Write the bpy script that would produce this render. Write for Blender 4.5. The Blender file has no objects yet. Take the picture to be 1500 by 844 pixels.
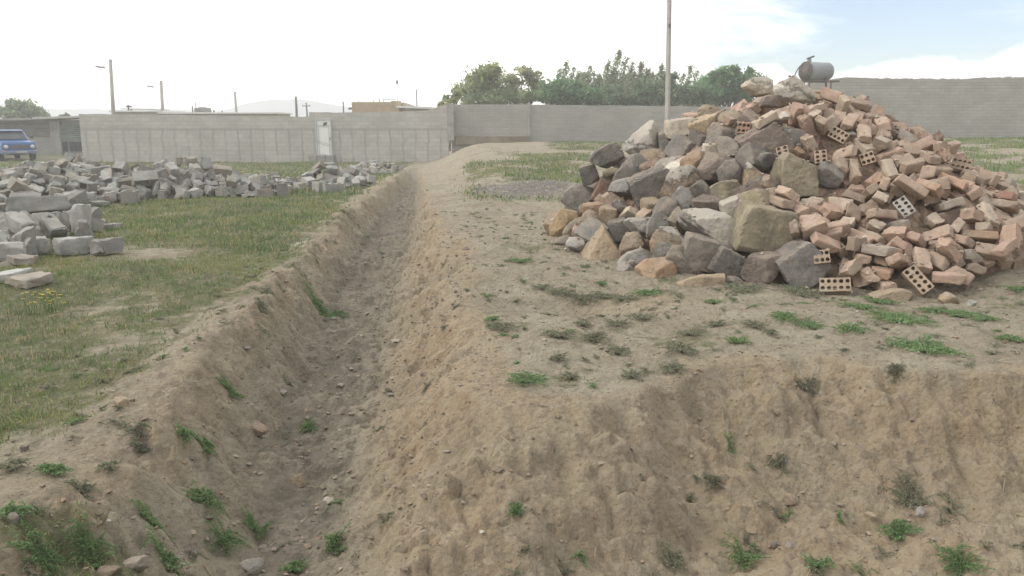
import bpy, bmesh, math, random
import numpy as np
from mathutils import Vector, Matrix, Euler, Quaternion, noise as mnoise

# ------------------------------------------------------------------ camera, world, sun, exposure
scene = bpy.context.scene
COL = scene.collection
CAM_H, HORIZON, FPX = 1.15, 182.0, 1177.0
PITCH = math.atan((422 - HORIZON) / FPX)
cam_d = bpy.data.cameras.new('camera')
cam_d.sensor_width = 36.0
cam_d.lens = 36.0 * FPX / 1500.0
cam_d.clip_start = 0.05
cam_d.clip_end = 6000
cam = bpy.data.objects.new('camera', cam_d)
COL.objects.link(cam)
cam.location = (0, 0, CAM_H)
cam.rotation_euler = (math.pi / 2 - PITCH, 0, 0)
scene.camera = cam

SUN_EL, SUN_AZ = math.radians(38), math.radians(-104)      # azimuth from +Y towards +X
sun_d = bpy.data.lights.new('sun', 'SUN')
sun_d.energy = 1.5
sun_d.angle = math.radians(24)
sun_d.color = (1.0, 0.955, 0.89)
sun = bpy.data.objects.new('sun', sun_d)
COL.objects.link(sun)
sdir = Vector((math.sin(SUN_AZ) * math.cos(SUN_EL), math.cos(SUN_AZ) * math.cos(SUN_EL), math.sin(SUN_EL)))
sun.rotation_euler = sdir.to_track_quat('Z', 'Y').to_euler()
sun.location = sdir * 50

scene.view_settings.view_transform = 'Standard'
scene.view_settings.look = 'None'
scene.view_settings.exposure = 0.14
scene.view_settings.gamma = 1.0
scene.cycles.use_denoising = True
scene.cycles.max_bounces = 6
scene.cycles.diffuse_bounces = 3
scene.cycles.transparent_max_bounces = 8
scene.cycles.volume_bounces = 1


class NT:
    """small node-tree helper"""
    def __init__(s, tree):
        s.t = tree
        tree.nodes.clear()

    def n(s, typ, **kw):
        nd = s.t.nodes.new(typ)
        for k, v in kw.items():
            setattr(nd, k, v)
        return nd

    def put(s, sock, v):
        if v is None:
            return
        if isinstance(v, bpy.types.NodeSocket):
            s.t.links.new(v, sock)
        elif isinstance(v, (tuple, list)) and len(v) == 3 and sock.type == 'RGBA':
            sock.default_value = (*v, 1)
        else:
            sock.default_value = v

    def math(s, op, a, b=None, c=None, clamp=False):
        nd = s.n('ShaderNodeMath', operation=op, use_clamp=clamp)
        for i, v in enumerate((a, b, c)):
            s.put(nd.inputs[i], v)
        return nd.outputs[0]

    def vmath(s, op, a, b=None):
        nd = s.n('ShaderNodeVectorMath', operation=op)
        s.put(nd.inputs[0], a)
        s.put(nd.inputs[1], b)
        return nd.outputs[0]

    def mix(s, f, a, b, blend='MIX'):
        nd = s.n('ShaderNodeMix', data_type='RGBA', blend_type=blend)
        s.put(nd.inputs[0], f)
        s.put(nd.inputs[6], a)
        s.put(nd.inputs[7], b)
        return nd.outputs[2]

    def noise(s, vec, scale, detail=4, rough=0.6, dist=0.0):
        nd = s.n('ShaderNodeTexNoise')
        s.put(nd.inputs['Vector'], vec)
        nd.inputs['Scale'].default_value = scale
        nd.inputs['Detail'].default_value = detail
        nd.inputs['Roughness'].default_value = rough
        nd.inputs['Distortion'].default_value = dist
        return nd.outputs[0]

    def voro(s, vec, scale, feature='F1', out=0):
        nd = s.n('ShaderNodeTexVoronoi', feature=feature)
        s.put(nd.inputs['Vector'], vec)
        nd.inputs['Scale'].default_value = scale
        return nd.outputs[out]

    def ramp(s, f, a, b, lo=0.0, hi=1.0, smooth=True):
        nd = s.n('ShaderNodeMapRange', interpolation_type='SMOOTHSTEP' if smooth else 'LINEAR')
        nd.clamp = True
        for i, v in enumerate((f, a, b, lo, hi)):
            s.put(nd.inputs[i], v)
        return nd.outputs[0]

    def sep(s, v):
        nd = s.n('ShaderNodeSeparateXYZ')
        s.put(nd.inputs[0], v)
        return nd.outputs

    def comb(s, x, y, z):
        nd = s.n('ShaderNodeCombineXYZ')
        for i, v in enumerate((x, y, z)):
            s.put(nd.inputs[i], v)
        return nd.outputs[0]

    def attr(s, name, out='Color'):
        nd = s.n('ShaderNodeAttribute', attribute_name=name)
        return nd.outputs[out]

    def objcolor(s):
        return s.n('ShaderNodeObjectInfo').outputs['Color']

    def objrand(s):
        return s.n('ShaderNodeObjectInfo').outputs['Random']

    def obj(s):
        return s.n('ShaderNodeTexCoord').outputs['Object']

    def bump(s, h, strength=0.5, dist=0.01):
        nd = s.n('ShaderNodeBump')
        nd.inputs['Strength'].default_value = strength
        nd.inputs['Distance'].default_value = dist
        s.put(nd.inputs['Height'], h)
        return nd.outputs[0]

    def out(s, col, rough=0.9, normal=None, spec=0.3, metal=0.0, trans=0.0, emit=None):
        b = s.n('ShaderNodeBsdfPrincipled')
        s.put(b.inputs['Base Color'], col)
        s.put(b.inputs['Roughness'], rough)
        s.put(b.inputs['Normal'], normal)
        b.inputs['Specular IOR Level'].default_value = spec
        b.inputs['Metallic'].default_value = metal
        o = s.n('ShaderNodeOutputMaterial')
        if trans:
            t = s.n('ShaderNodeBsdfTranslucent')
            s.put(t.inputs[0], col)
            m = s.n('ShaderNodeMixShader')
            m.inputs[0].default_value = trans
            s.t.links.new(b.outputs[0], m.inputs[1])
            s.t.links.new(t.outputs[0], m.inputs[2])
            s.t.links.new(m.outputs[0], o.inputs[0])
        else:
            s.t.links.new(b.outputs[0], o.inputs[0])


def material(name):
    m = bpy.data.materials.new(name)
    m.use_nodes = True
    return m, NT(m.node_tree)


world = bpy.data.worlds.new('World')
scene.world = world
world.use_nodes = True
w = NT(world.node_tree)
sky = w.n('ShaderNodeTexSky', sky_type='NISHITA')
sky.sun_disc = False
sky.sun_elevation = SUN_EL
sky.sun_rotation = SUN_AZ
sky.air_density = 1.0
sky.dust_density = 0.6
bg_sky = w.n('ShaderNodeBackground')
w.put(bg_sky.inputs[0], w.mix(1.0, sky.outputs[0], (0.95, 1.0, 1.10), 'MULTIPLY'))
bg_sky.inputs[1].default_value = 0.125
sky.ozone_density = 2.0
dirv = w.n('ShaderNodeTexCoord').outputs['Generated']
dx, dy, dz = w.sep(dirv)
# clouds: layered noise on the dome, stretched along the horizon, with one open blue gap
el = w.math('ARCSINE', dz)
az = w.math('ARCTAN2', dx, dy)
cv = w.comb(w.math('MULTIPLY', az, 2.2), w.math('MULTIPLY', el, 7.0), 0.37)
c1 = w.noise(cv, 1.5, 7, 0.58, 0.5)
gap_a = w.math('DIVIDE', w.math('SUBTRACT', az, 0.44), 0.42)
gap_e = w.math('DIVIDE', w.math('SUBTRACT', el, 0.078), 0.14)
gap = w.math('EXPONENT', w.math('MULTIPLY', w.math('ADD', w.math('MULTIPLY', gap_a, gap_a), w.math('MULTIPLY', gap_e, gap_e)), -1.0))
cover = w.math('SUBTRACT', w.math('ADD', w.math('MULTIPLY', c1, 2.2), -0.10), w.math('MULTIPLY', gap, 0.80))
# low bank of white cloud just over the right-hand wall
bank_top = w.math('ADD', 0.062, w.math('MULTIPLY', w.math('SUBTRACT', w.noise(w.comb(w.math('MULTIPLY', az, 9.0), w.math('MULTIPLY', el, 9.0), 1.1), 1.3, 5), 0.5), 0.05))
bank_slope = w.math('MULTIPLY', w.math('ABSOLUTE', w.math('SUBTRACT', az, 0.36)), 0.16)
bank = w.ramp(w.math('SUBTRACT', w.math('ADD', bank_top, w.math('SUBTRACT', bank_slope, 0.012)), el), -0.006, 0.008)
mask = w.math('MAXIMUM', w.ramp(cover, 0.20, 0.85, 0.10, 1.0), w.math('MULTIPLY', bank, 0.92))
# clouds are brightest round the hidden sun and greyer away from it
sd = w.n('ShaderNodeVectorMath', operation='DOT_PRODUCT')
w.put(sd.inputs[0], dirv)
sd.inputs[1].default_value = Vector((-0.45, 0.82, 0.35)).normalized()
glow = w.ramp(sd.outputs['Value'], 0.2, 0.95)
c2 = w.noise(cv, 3.2, 6, 0.6, 0.3)
bg_cloud = w.n('ShaderNodeBackground')
w.put(bg_cloud.inputs[0], w.mix(glow, (0.90, 0.92, 0.95), (1.0, 0.985, 0.95)))
w.put(bg_cloud.inputs[1], w.math('MULTIPLY', w.math('ADD', 1.02, w.math('MULTIPLY', glow, 1.0)), w.ramp(c2, 0.25, 0.75, 0.9, 1.06)))
msh = w.n('ShaderNodeMixShader')
w.put(msh.inputs[0], mask)
w.t.links.new(bg_sky.outputs[0], msh.inputs[1])
w.t.links.new(bg_cloud.outputs[0], msh.inputs[2])
wo = w.n('ShaderNodeOutputWorld')
w.t.links.new(msh.outputs[0], wo.inputs[0])

# === TERRAIN BEGIN
# ------------------------------------------------------------------ numpy noise


def _hash(ix, iy, seed):
    h = (ix.astype(np.int64) * 374761393 + iy.astype(np.int64) * 668265263 + seed * 974634777) & 0xFFFFFFFF
    h = ((h ^ (h >> 13)) * 1274126177) & 0xFFFFFFFF
    return ((h ^ (h >> 16)) & 0xFFFF) / 65535.0


def vnoise(x, y, seed=0):
    """gradient noise, about -1..1"""
    x0, y0 = np.floor(x), np.floor(y)
    fx, fy = x - x0, y - y0
    u, v = fx * fx * fx * (fx * (fx * 6 - 15) + 10), fy * fy * fy * (fy * (fy * 6 - 15) + 10)

    def g(i, j):
        a = _hash(x0 + i, y0 + j, seed) * 2 * math.pi
        return np.cos(a) * (fx - i) + np.sin(a) * (fy - j)
    a = g(0, 0) * (1 - u) + g(1, 0) * u
    b = g(0, 1) * (1 - u) + g(1, 1) * u
    return (a * (1 - v) + b * v) * 1.5


def fbm(x, y, seed=0, octv=4, gain=0.5, lac=2.03):
    s, a, f = 0.0, 1.0, 1.0
    for o in range(octv):
        s = s + a * vnoise(x * f, y * f, seed + o * 17)
        a *= gain
        f *= lac
    return s


def sstep(t, a, b):
    t = np.clip((t - a) / (b - a), 0, 1)
    return t * t * (3 - 2 * t)


def smin(a, b, k):
    h = np.clip(0.5 + 0.5 * (b - a) / k, 0, 1)
    return b * (1 - h) + a * h - k * h * (1 - h)


def clods(x, y, cell, seed, share=0.6):
    """half-buried lumps: rounded crumbs of chance size, 0 between them"""
    gx_, gy_ = np.floor(x / cell), np.floor(y / cell)
    out = np.zeros_like(x)
    for i in (-1, 0, 1):
        for j in (-1, 0, 1):
            cx, cy = gx_ + i, gy_ + j
            jx, jy, jr = _hash(cx, cy, seed), _hash(cx, cy, seed + 1), _hash(cx, cy, seed + 2)
            r = np.where(jr < share, 0.25 + 0.55 * jr / share, 0.0) * cell
            a = jr * 40.0
            ux, uy = x - (cx + jx) * cell, y - (cy + jy) * cell
            ex = ux * np.cos(a) + uy * np.sin(a)
            ey = (uy * np.cos(a) - ux * np.sin(a)) * (0.75 + 0.8 * jx)
            out = np.maximum(out, np.sqrt(np.maximum(r * r - ex * ex - ey * ey, 0)))
    return out


# ------------------------------------------------------------------ lie of the land
FIELD = np.array([(-1.9, 1.0), (-1.88, 2.78), (-1.85, 3.8), (-1.89, 4.93), (-1.97, 6.23), (-2.17, 8.16), (-2.52, 11.7), (-2.95, 15.5), (-3.55, 22), (-4.6, 32), (-4.8, 36)])
CREST = np.array([(-1.36, 1.0), (-1.33, 2.49), (-1.31, 2.87), (-1.36, 3.28), (-1.41, 3.82), (-1.49, 4.63), (-1.63, 5.85), (-1.84, 7.9), (-2.05, 11.0), (-2.4, 15.2), (-2.89, 21.48), (-4.2, 32), (-4.55, 36)])
FLOOR_L = np.array([(-0.8, 1.0), (-0.9, 2.64), (-0.97, 2.93), (-1.07, 3.4), (-1.16, 3.97), (-1.28, 4.81), (-1.43, 5.95), (-1.59, 7.51), (-1.84, 10.21), (-2.23, 14.57), (-2.82, 21.32), (-4.02, 32), (-4.4, 36)])
FLOOR_R = np.array([(-0.5, 1.0), (-0.63, 2.64), (-0.71, 3.15), (-0.77, 3.73), (-0.81, 4.35), (-0.9, 5.4), (-0.99, 6.39), (-1.1, 7.86), (-1.31, 10.21), (-1.73, 14.57), (-2.48, 21.32), (-3.72, 32), (-4.1, 36)])
LIP = np.array([(0.1, 1.0), (0.02, 3.4), (-0.1, 4.38), (-0.24, 5.54), (-0.39, 7.49), (-0.77, 9.05), (-1.25, 12.49), (-2.19, 19.96), (-3.5, 32), (-3.9, 36)])
PIT_LIP = np.array([(-4, 1.7), (-2.4, 1.85), (-1.6, 2.0), (-1.15, 2.15), (-0.8, 2.6), (-0.5, 3.0), (-0.17, 3.2), (0.03, 3.33), (0.29, 3.25), (0.54, 3.38), (0.84, 3.8), (1.22, 3.93), (1.54, 3.88), (1.7, 3.76), (1.91, 3.6), (2.42, 3.66), (3.2, 3.7), (5, 3.8)])
PIT_FLOOR = np.array([(-4, 0.6), (-2.4, 0.7), (-1.6, 0.8), (-1.0, 1.0), (-0.6, 1.4), (-0.2, 1.9), (0.25, 2.25), (0.71, 2.95), (1.06, 3.25), (1.42, 3.42), (1.89, 3.38), (2.41, 3.42), (3.2, 3.5), (5, 3.6)])
PIT_DEPTH = np.array([(-4, -.22), (-2.0, -.26), (-1.0, -.40), (0, -.46), (1.0, -.42), (5, -.42)])
HEAP_C, HEAP_H = (2.86, 8.2), 1.56


def heap(x, y):
    """height of the brick heap's core above the ground"""
    dx, dy = x - HEAP_C[0], y - HEAP_C[1]
    r = np.hypot(dx, dy) + 1e-6
    th = np.arctan2(dy, dx)
    R = np.interp(th, [-math.pi, -2.5, -2.05, -1.57, -1.1, -0.6, 0, 0.8, 1.6, 2.4, math.pi],
                  [2.45, 2.50, 2.65, 2.70, 2.66, 2.50, 2.45, 2.35, 2.3, 2.3, 2.45])
    q = np.clip(1 - r / R, 0, 1)
    cv = np.interp(th, [-math.pi, -2.2, -1.6, -0.9, 0, 1.6, math.pi], [0.42, 0.30, 0.22, 0.35, 0.42, 0.4, 0.42])
    prof = (1 - cv) * q + cv * (1 - (1 - q) ** 2)
    return HEAP_H * prof * (1 - 0.06 * np.exp(-(r / 0.35) ** 2))


def terrain(x, y, fine=True):
    """ground height (x, y: arrays of the same shape)"""
    x = np.asarray(x, float)
    y = np.asarray(y, float)
    yy = np.maximum(y, 0.5)
    s = x / np.maximum(y, 4.0)
    far = sstep(y, 9, 36)
    zl = -0.68
    zr = 0.28 + 0.30 * sstep(s, 0.3, 0.62)
    base = far * (zl + (zr - zl) * sstep(s, -0.11, -0.02))
    base = base + 0.05 * fbm(x * 0.45, y * 0.45, 3, 3) * sstep(y, 1.5, 5)
    base = base - 0.13 * np.exp(-((x - 0.42) / 0.42) ** 2 - ((y - 5.15) / 0.26) ** 2) + 0.06 * np.exp(-((x - 1.6) / 0.9) ** 2 - ((y - 4.75) / 0.4) ** 2)
    # a low earth mound by the right end of the heap
    base = base + 0.13 * np.exp(-((x - 4.3) / 0.9) ** 2 - ((y - 6.3) / 0.75) ** 2)
    # dirt hummocks beside the far wall and beyond the heap
    base = base + 0.16 * np.clip(fbm(x * 0.8, y * 0.55, 9, 3), 0, 2) * sstep(s, 0.35, 0.5) * sstep(y, 8, 12) * (1 - sstep(y, 22, 27))
    base = base + 0.28 * np.exp(-((s + 0.062) / 0.03) ** 2) * np.exp(-((y - 33) / 6.0) ** 2)
    # wavy warp so no edge runs straight
    wx = x + 0.07 * vnoise(x * 1.7, y * 1.9, 21) + 0.045 * vnoise(x * 4.3, y * 4.6, 22) + (0.010 * vnoise(x * 12, y * 12, 23) if fine else 0)
    wy = y + 0.07 * vnoise(x * 1.8, y * 1.8, 31) + 0.05 * vnoise(x * 4.9, y * 4.9, 32) + (0.018 * vnoise(x * 13, y * 13, 33) if fine else 0)
    fx = np.interp(yy, FIELD[:, 1], FIELD[:, 0])
    cx = np.interp(yy, CREST[:, 1], CREST[:, 0])
    lx = np.interp(yy, FLOOR_L[:, 1], FLOOR_L[:, 0])
    rx = np.interp(yy, FLOOR_R[:, 1], FLOOR_R[:, 0])
    px = np.interp(yy, LIP[:, 1], LIP[:, 0])
    fade = 1 - sstep(y, 32, 35)
    hc = (0.085 + 0.07 * vnoise(y * 0.9, y * 0 + 3.3, 41)) * fade
    # spoil bank on the field side of the trench
    t = np.clip((wx - fx) / (cx - fx), 0, 1)
    t = np.clip(t * 1.25, 0, 1)
    bank = hc * (t * t * (3 - 2 * t)) * (wx < cx) + hc * (wx >= cx) * (1 - sstep(wx, px, px + 0.9) * 0.85) * np.where(wx > rx, 0.35, 1)
    g = base + bank
    # trench cut
    tl = (wx - lx) / (cx - 0.16 - lx)                            # 0 at the floor, 1 at the crest
    tr = np.clip((wx - rx) / (px - rx), 0, 1.3)
    dep = np.interp(yy, [2.6, 3.5, 5, 6.5, 20], [.45, .42, .34, .31, .27])
    tlc = np.clip(tl, 0, 1)
    up_l = -dep + (dep + hc) * (0.72 * tlc + 0.28 * tlc * tlc * (3 - 2 * tlc))
    up_l = up_l + np.maximum(tl - 1, 0) * 0.75 * (dep + hc)
    cut_p = np.clip(0.55 + 0.35 * vnoise(y * 1.3, y * 0 + 8.1, 43), 0.25, 0.9)   # where the scarp breaks
    sc = np.where(tr < cut_p, tr * (0.45 + 0.12 * cut_p) / cut_p, 0)
    k0 = 0.45 + 0.12 * cut_p
    sc = np.where(tr >= cut_p, k0 + (1 - k0) * np.clip((tr - cut_p) / np.minimum(1 - cut_p, 0.30), 0, 1.2), sc)
    up_r = -dep + (dep + 0.06) * sc
    cut = np.where(wx < lx, up_l, np.where(wx > rx, up_r, -dep + 0 * x))
    outside = (wx < cx - 1.2) | (wx > px + 0.15)
    cut = np.where(outside, 9.0, cut + base) + (1 - fade) * 9
    # working pit in front
    yl = np.interp(x, PIT_LIP[:, 0], PIT_LIP[:, 1])
    yf = np.interp(x, PIT_FLOOR[:, 0], PIT_FLOOR[:, 1])
    pd = np.interp(x, PIT_DEPTH[:, 0], PIT_DEPTH[:, 1])
    yl = yl + 0.10 * vnoise(x * 2.6, x * 0 + 4.4, 95) + 0.055 * vnoise(x * 7.3, x * 0 + 2.4, 96)
    yf = yf - 0.10 - 0.24 * sstep(x, 0.3, 1.0) - 0.14 * np.clip(vnoise(x * 3.3, x * 0 + 9.4, 94), -.3, 1)
    tp = np.clip((wy - yf) / (yl - yf), 0, 1.4)
    soft = sstep(x, 0.0, 0.9)
    prof = (1 - soft) * (tp * tp * (3 - 2 * np.clip(tp, 0, 1))) + soft * (0.46 * np.clip(tp, 0, 1) + 0.30 * sstep(tp, 0.08, 0.7) + 0.24 * sstep(tp, 0.70, 1.0))
    hmax = np.where(x < -0.9, 0.16, 0.05)
    pit = pd + (hmax - pd) * np.clip(prof, 0, 1)
    pit = np.where(wy > yl + 0.12, 9.0, pit)
    pit = np.where(y < -6, -0.05, pit)
    z = smin(g, cut, np.where(wx < lx, 0.20, 0.03))
    z = smin(z, pit, 0.03)
    # clods and crumbs, strongest on cut faces
    below = g - z
    rough = 0.35 + 0.65 * sstep(below, 0.02, 0.12)
    rough = rough * np.where(wx < fx, 0.45, 1.0)
    z = z + rough * 0.034 * fbm(x * 3.1, y * 3.1, 51, 3)
    face = sstep(below, 0.03, 0.10) * (1 - sstep(below, 0.33, 0.42) * 0.5)
    if fine:
        # blocky lumps that broke out of the faces, clods and crumbs on the floors
        wv = vnoise(x * 5.5 + 0.6 * vnoise(x * 14, y * 14, 90), y * 5.5, 91)
        z = z + face * 0.07 * (np.abs(wv) - 0.22)
        jx_, jy_ = x + 0.012 * vnoise(x * 25, y * 25, 97), y + 0.012 * vnoise(x * 25, y * 25, 98)
        dens = np.clip(0.45 + 0.5 * fbm(x * 1.6, y * 1.6, 99, 2), 0.1, 1)
        low = rough * (0.35 + 0.65 * face) * dens
        z = z + low * (0.62 * clods(jx_, jy_, 0.19, 301, 0.45) + 0.6 * clods(jx_, jy_, 0.085, 311, 0.5))
        z = z + (0.3 + 0.7 * rough) * dens * 0.55 * clods(jx_, jy_, 0.045, 321, 0.42)
        c = fbm(x * 9.5, y * 9.5, 61, 4, 0.6)
        z = z + rough * 0.016 * c + 0.005 * fbm(x * 38, y * 38, 71, 2)
        # gullies that run down the cut faces
        z = z - 0.022 * face * np.clip(vnoise(x * 6 + 0.5 * y, y * 1.8, 81) - 0.15, 0, 1)
    return z


# === TERRAIN END
def zat(x, y):
    return float(terrain(np.array([x]), np.array([y]))[0])

# ------------------------------------------------------------------ object helpers


def tag(o, label=None, cat=None, group=None, kind=None):
    if label: o['label'] = label
    if cat: o['category'] = cat
    if group: o['group'] = group
    if kind: o['kind'] = kind
    return o


def link(name, me, mat=None, parent=None, loc=None):
    o = bpy.data.objects.new(name, me)
    COL.objects.link(o)
    if mat is not None and me is not None:
        for m in (mat if isinstance(mat, (list, tuple)) else [mat]):
            me.materials.append(m)
    if parent is not None: o.parent = parent
    if loc is not None: o.location = loc
    return o


def empty(name, loc=(0, 0, 0), rz=0.0):
    o = bpy.data.objects.new(name, None)
    o.empty_display_size = 0.2
    COL.objects.link(o)
    o.location = loc
    o.rotation_euler = (0, 0, rz)
    return o


def np_mesh(name, verts, faces, smooth=False, colors=None, k=None):
    """mesh from numpy arrays; every face has the same vertex count"""
    verts = np.asarray(verts, np.float32)
    faces = np.asarray(faces, np.int32)
    me = bpy.data.meshes.new(name)
    nf, kk = faces.shape
    me.vertices.add(len(verts))
    me.vertices.foreach_set('co', verts.ravel())
    me.loops.add(nf * kk)
    me.loops.foreach_set('vertex_index', faces.ravel())
    me.polygons.add(nf)
    me.polygons.foreach_set('loop_start', np.arange(0, nf * kk, kk, dtype=np.int32))
    me.polygons.foreach_set('use_smooth', np.full(nf, smooth))
    if colors is not None:
        a = me.color_attributes.new('tint', 'FLOAT_COLOR', 'POINT')
        c = np.ones((len(verts), 4), np.float32)
        c[:, :3] = colors
        a.data.foreach_set('color', c.ravel())
    me.update(calc_edges=True)
    return me


def bm_mesh(name, bm, smooth=False):
    me = bpy.data.meshes.new(name)
    bm.normal_update()
    for f in bm.faces: f.smooth = smooth
    bm.to_mesh(me)
    bm.free()
    return me


def add_box(bm, c, s, rot=None, bevel=0.0, seg=1):
    r = bmesh.ops.create_cube(bm, size=1.0)
    vs = r['verts']
    bmesh.ops.scale(bm, vec=s, verts=vs)
    if bevel > 0:
        es = list({e for v in vs for e in v.link_edges})
        rb = bmesh.ops.bevel(bm, geom=es, offset=bevel, segments=seg, affect='EDGES', profile=0.6)
        vs = list({v for f in rb['faces'] for v in f.verts} | {v for v in vs if v.is_valid})
    if rot is not None:
        bmesh.ops.rotate(bm, cent=(0, 0, 0), matrix=Euler(rot).to_matrix(), verts=vs)
    bmesh.ops.translate(bm, vec=c, verts=vs)
    return vs


def add_cyl(bm, p, q, r0, r1=None, seg=12, caps=True):
    p, q = Vector(p), Vector(q)
    r1 = r0 if r1 is None else r1
    d = q - p
    r = bmesh.ops.create_cone(bm, cap_ends=caps, segments=seg, radius1=r0, radius2=r1, depth=d.length)
    bmesh.ops.rotate(bm, cent=(0, 0, 0), matrix=d.to_track_quat('Z', 'Y').to_matrix(), verts=r['verts'])
    bmesh.ops.translate(bm, vec=(p + q) / 2, verts=r['verts'])
    return r['verts']


def box_obj(name, c, s, mat, parent=None, bevel=0.0, rot=None):
    bm = bmesh.new()
    add_box(bm, c, s, rot, bevel)
    return link(name, bm_mesh(name, bm), mat, parent)


def cyl_obj(name, p, q, r0, mat, parent=None, r1=None, seg=12):
    bm = bmesh.new()
    add_cyl(bm, p, q, r0, r1, seg)
    o = link(name, bm_mesh(name, bm, True), mat, parent)
    return o


def ray_dir(u, v):
    a, b = (u - 750) / FPX, (422 - v) / FPX
    cp, sp = math.cos(PITCH), math.sin(PITCH)
    return Vector((a, cp + b * sp, -sp + b * cp))


def at(u, v, Y):
    """survey helper: the point at distance Y seen in direction (u, v)"""
    d = ray_dir(u, v)
    return Vector((0, 0, CAM_H)) + d * (Y / d.y)


def survey(u, v, surf=None):
    """survey helper: where the line of sight (u, v) meets the ground (or another surface)"""
    d = ray_dir(u, v)
    d /= d.y
    ys = np.concatenate([np.arange(1.2, 12, 0.02), np.arange(12, 60, 0.1)])
    zz = CAM_H + d.z * ys
    h = (surf or terrain)(d.x * ys, ys)
    i = int(np.argmax(zz <= h))
    return Vector((d.x * ys[i], ys[i], float(h[i])))


# ------------------------------------------------------------------ ground
def axis(parts):
    out = [np.array([parts[0][0]])]
    for a, b, step in parts:
        n = max(1, int(round((b - a) / step)))
        out.append(np.linspace(a, b, n + 1)[1:])
    return np.concatenate(out)


def grown(a, b, s0, g):
    v, s = [a], s0
    while v[-1] < b:
        v.append(v[-1] + s)
        s *= g
    return np.array(v)


def cover_map(x, y):
    """how green the ground is, 0..1"""
    yy = np.maximum(y, .5)
    fx = np.interp(yy, FIELD[:, 1], FIELD[:, 0])
    px = np.interp(yy, LIP[:, 1], LIP[:, 0])
    yl = np.interp(x, PIT_LIP[:, 0], PIT_LIP[:, 1])
    n1 = fbm(x * 1.3, y * 1.3, 101, 4)
    n2 = fbm(x * 0.5, y * 0.35, 111, 4)
    n3 = fbm(x * 4, y * 4, 121, 3)
    fieldm = (1 - sstep(x + 0.28 * n3 + 0.2 * n1, fx - 0.15, fx + 0.35)) * sstep(y, 2.3, 3.0)
    g = fieldm * np.clip(0.92 + 0.4 * n2 + 0.4 * n1 + 0.3 * n3, 0.12, 1)
    g = g * (1 - 0.7 * np.exp(-((x + 3.3) / 0.7) ** 2 - ((y - 7.2) / 0.6) ** 2))       # bare patch in the field
    s = x / np.maximum(y, 4)
    g = np.maximum(g, sstep(n2 + 0.5 * n1 + 0.4 * n3, -0.6, 0.25) * sstep(y, 10.5, 14) * sstep(s, -0.07, -0.04) * (1 - sstep(s, 0.08, 0.16)) * (1 - sstep(y, 24, 30)) * 1.0)
    g = np.maximum(g, 1.1 * sstep(n1, -0.5, 0.2) * sstep(y, 27, 31) * sstep(s, 0.03, 0.06))
    g = np.maximum(g, 0.85 * sstep(n2 + 0.6 * n1, -0.3, 0.25) * sstep(s, 0.42, 0.48) * sstep(y, 9, 12))
    g = np.maximum(g, 0.5 * sstep(n1 + 0.5 * n3, 0.3, 0.75) * (x > px + 0.1) * (y > yl + 0.1) * (y < 9))
    g = np.maximum(g, 0.6 * sstep(n1 + 0.7 * n3, 0.0, 0.7) * (1 - sstep(y, 2.15, 2.6)) * (1 - sstep(x, -1.0, -0.65)) * sstep(y, 1.0, 1.4))
    return np.clip(g, 0, 1)


def gravel_map(x, y):
    """the spill of grey gravel left of the heap"""
    return np.clip(1.5 * np.exp(-((x - 0.35 - (y - 14.5) * 0.16) / 1.0) ** 2 - ((y - 14.3) / 1.9) ** 2) + 0.35 * vnoise(x * 3, y * 2, 151) - 0.35, 0, 1)


gx = np.concatenate([-grown(3.0, 480, 0.02, 1.045)[::-1], axis([(-3.0, 4.2, 0.0135)])[1:-1], grown(4.2, 480, 0.02, 1.045)])
gy = np.concatenate([-grown(-1.7, 250, 0.05, 1.12)[::-1], axis([(1.7, 6.0, 0.0135), (6.0, 13.0, 0.03)])[1:-1], grown(13.0, 495, 0.035, 1.022)])
X, Y = np.meshgrid(gx, gy)
Z = terrain(X, Y)
nx, ny = len(gx), len(gy)
# soil tones: R = orange subsoil bared by digging, G = green (moss, low herbs), B = grey gravelly dust
fxg = np.interp(np.maximum(Y, .5), FIELD[:, 1], FIELD[:, 0])
cxg = np.interp(np.maximum(Y, .5), CREST[:, 1], CREST[:, 0])
rxg = np.interp(np.maximum(Y, .5), FLOOR_R[:, 1], FLOOR_R[:, 0])
lxg = np.interp(np.maximum(Y, .5), FLOOR_L[:, 1], FLOOR_L[:, 0])
pxg = np.interp(np.maximum(Y, .5), LIP[:, 1], LIP[:, 0])
ylg = np.interp(X, PIT_LIP[:, 0], PIT_LIP[:, 1])
n1 = fbm(X * 1.3, Y * 1.3, 101, 4)
n2 = fbm(X * 0.5, Y * 0.35, 111, 4)
n3 = fbm(X * 4, Y * 4, 121, 3)
subs = sstep(X, rxg - 0.05, rxg + 0.3) * (1 - sstep(X + 0.1 * n3, pxg - 0.06, pxg + 0.05)) * (1 - sstep(Y, 22, 26))
subs = np.maximum(subs, 0.9 * (1 - sstep(Y + 0.08 * n3, ylg - 0.06, ylg + 0.05)) * sstep(X, -0.9, 0.2) * sstep(Y, 2.0, 2.9))
subs = np.maximum(subs, 0.55 * sstep(X, fxg, cxg) * (1 - sstep(X, cxg, cxg + 0.1)))
subs = np.maximum(subs, 0.7 * np.exp(-((Y - 5.3) / 0.28) ** 2) * np.exp(-((X - 0.75) / 0.4) ** 2))
subs = np.clip(subs * (0.75 + 0.5 * n1), 0, 1)
wl_ = np.minimum(0.12, (lxg - cxg) * 0.4)
grey = sstep(X + 0.03 * n3, lxg - wl_, lxg + 0.02) * (1 - sstep(X + 0.05 * n3, rxg - 0.12, rxg + 0.12)) * (1 - sstep(Y, 31, 34))
grey = np.clip(grey * (0.7 + 0.4 * n3), 0, 1)
green = cover_map(X, Y)
grey = np.maximum(grey, 1.3 * gravel_map(X, Y))
green = green * (1 - np.clip(gravel_map(X, Y) * 1.5, 0, 1))
idx = np.arange(nx * ny).reshape(ny, nx)
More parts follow.
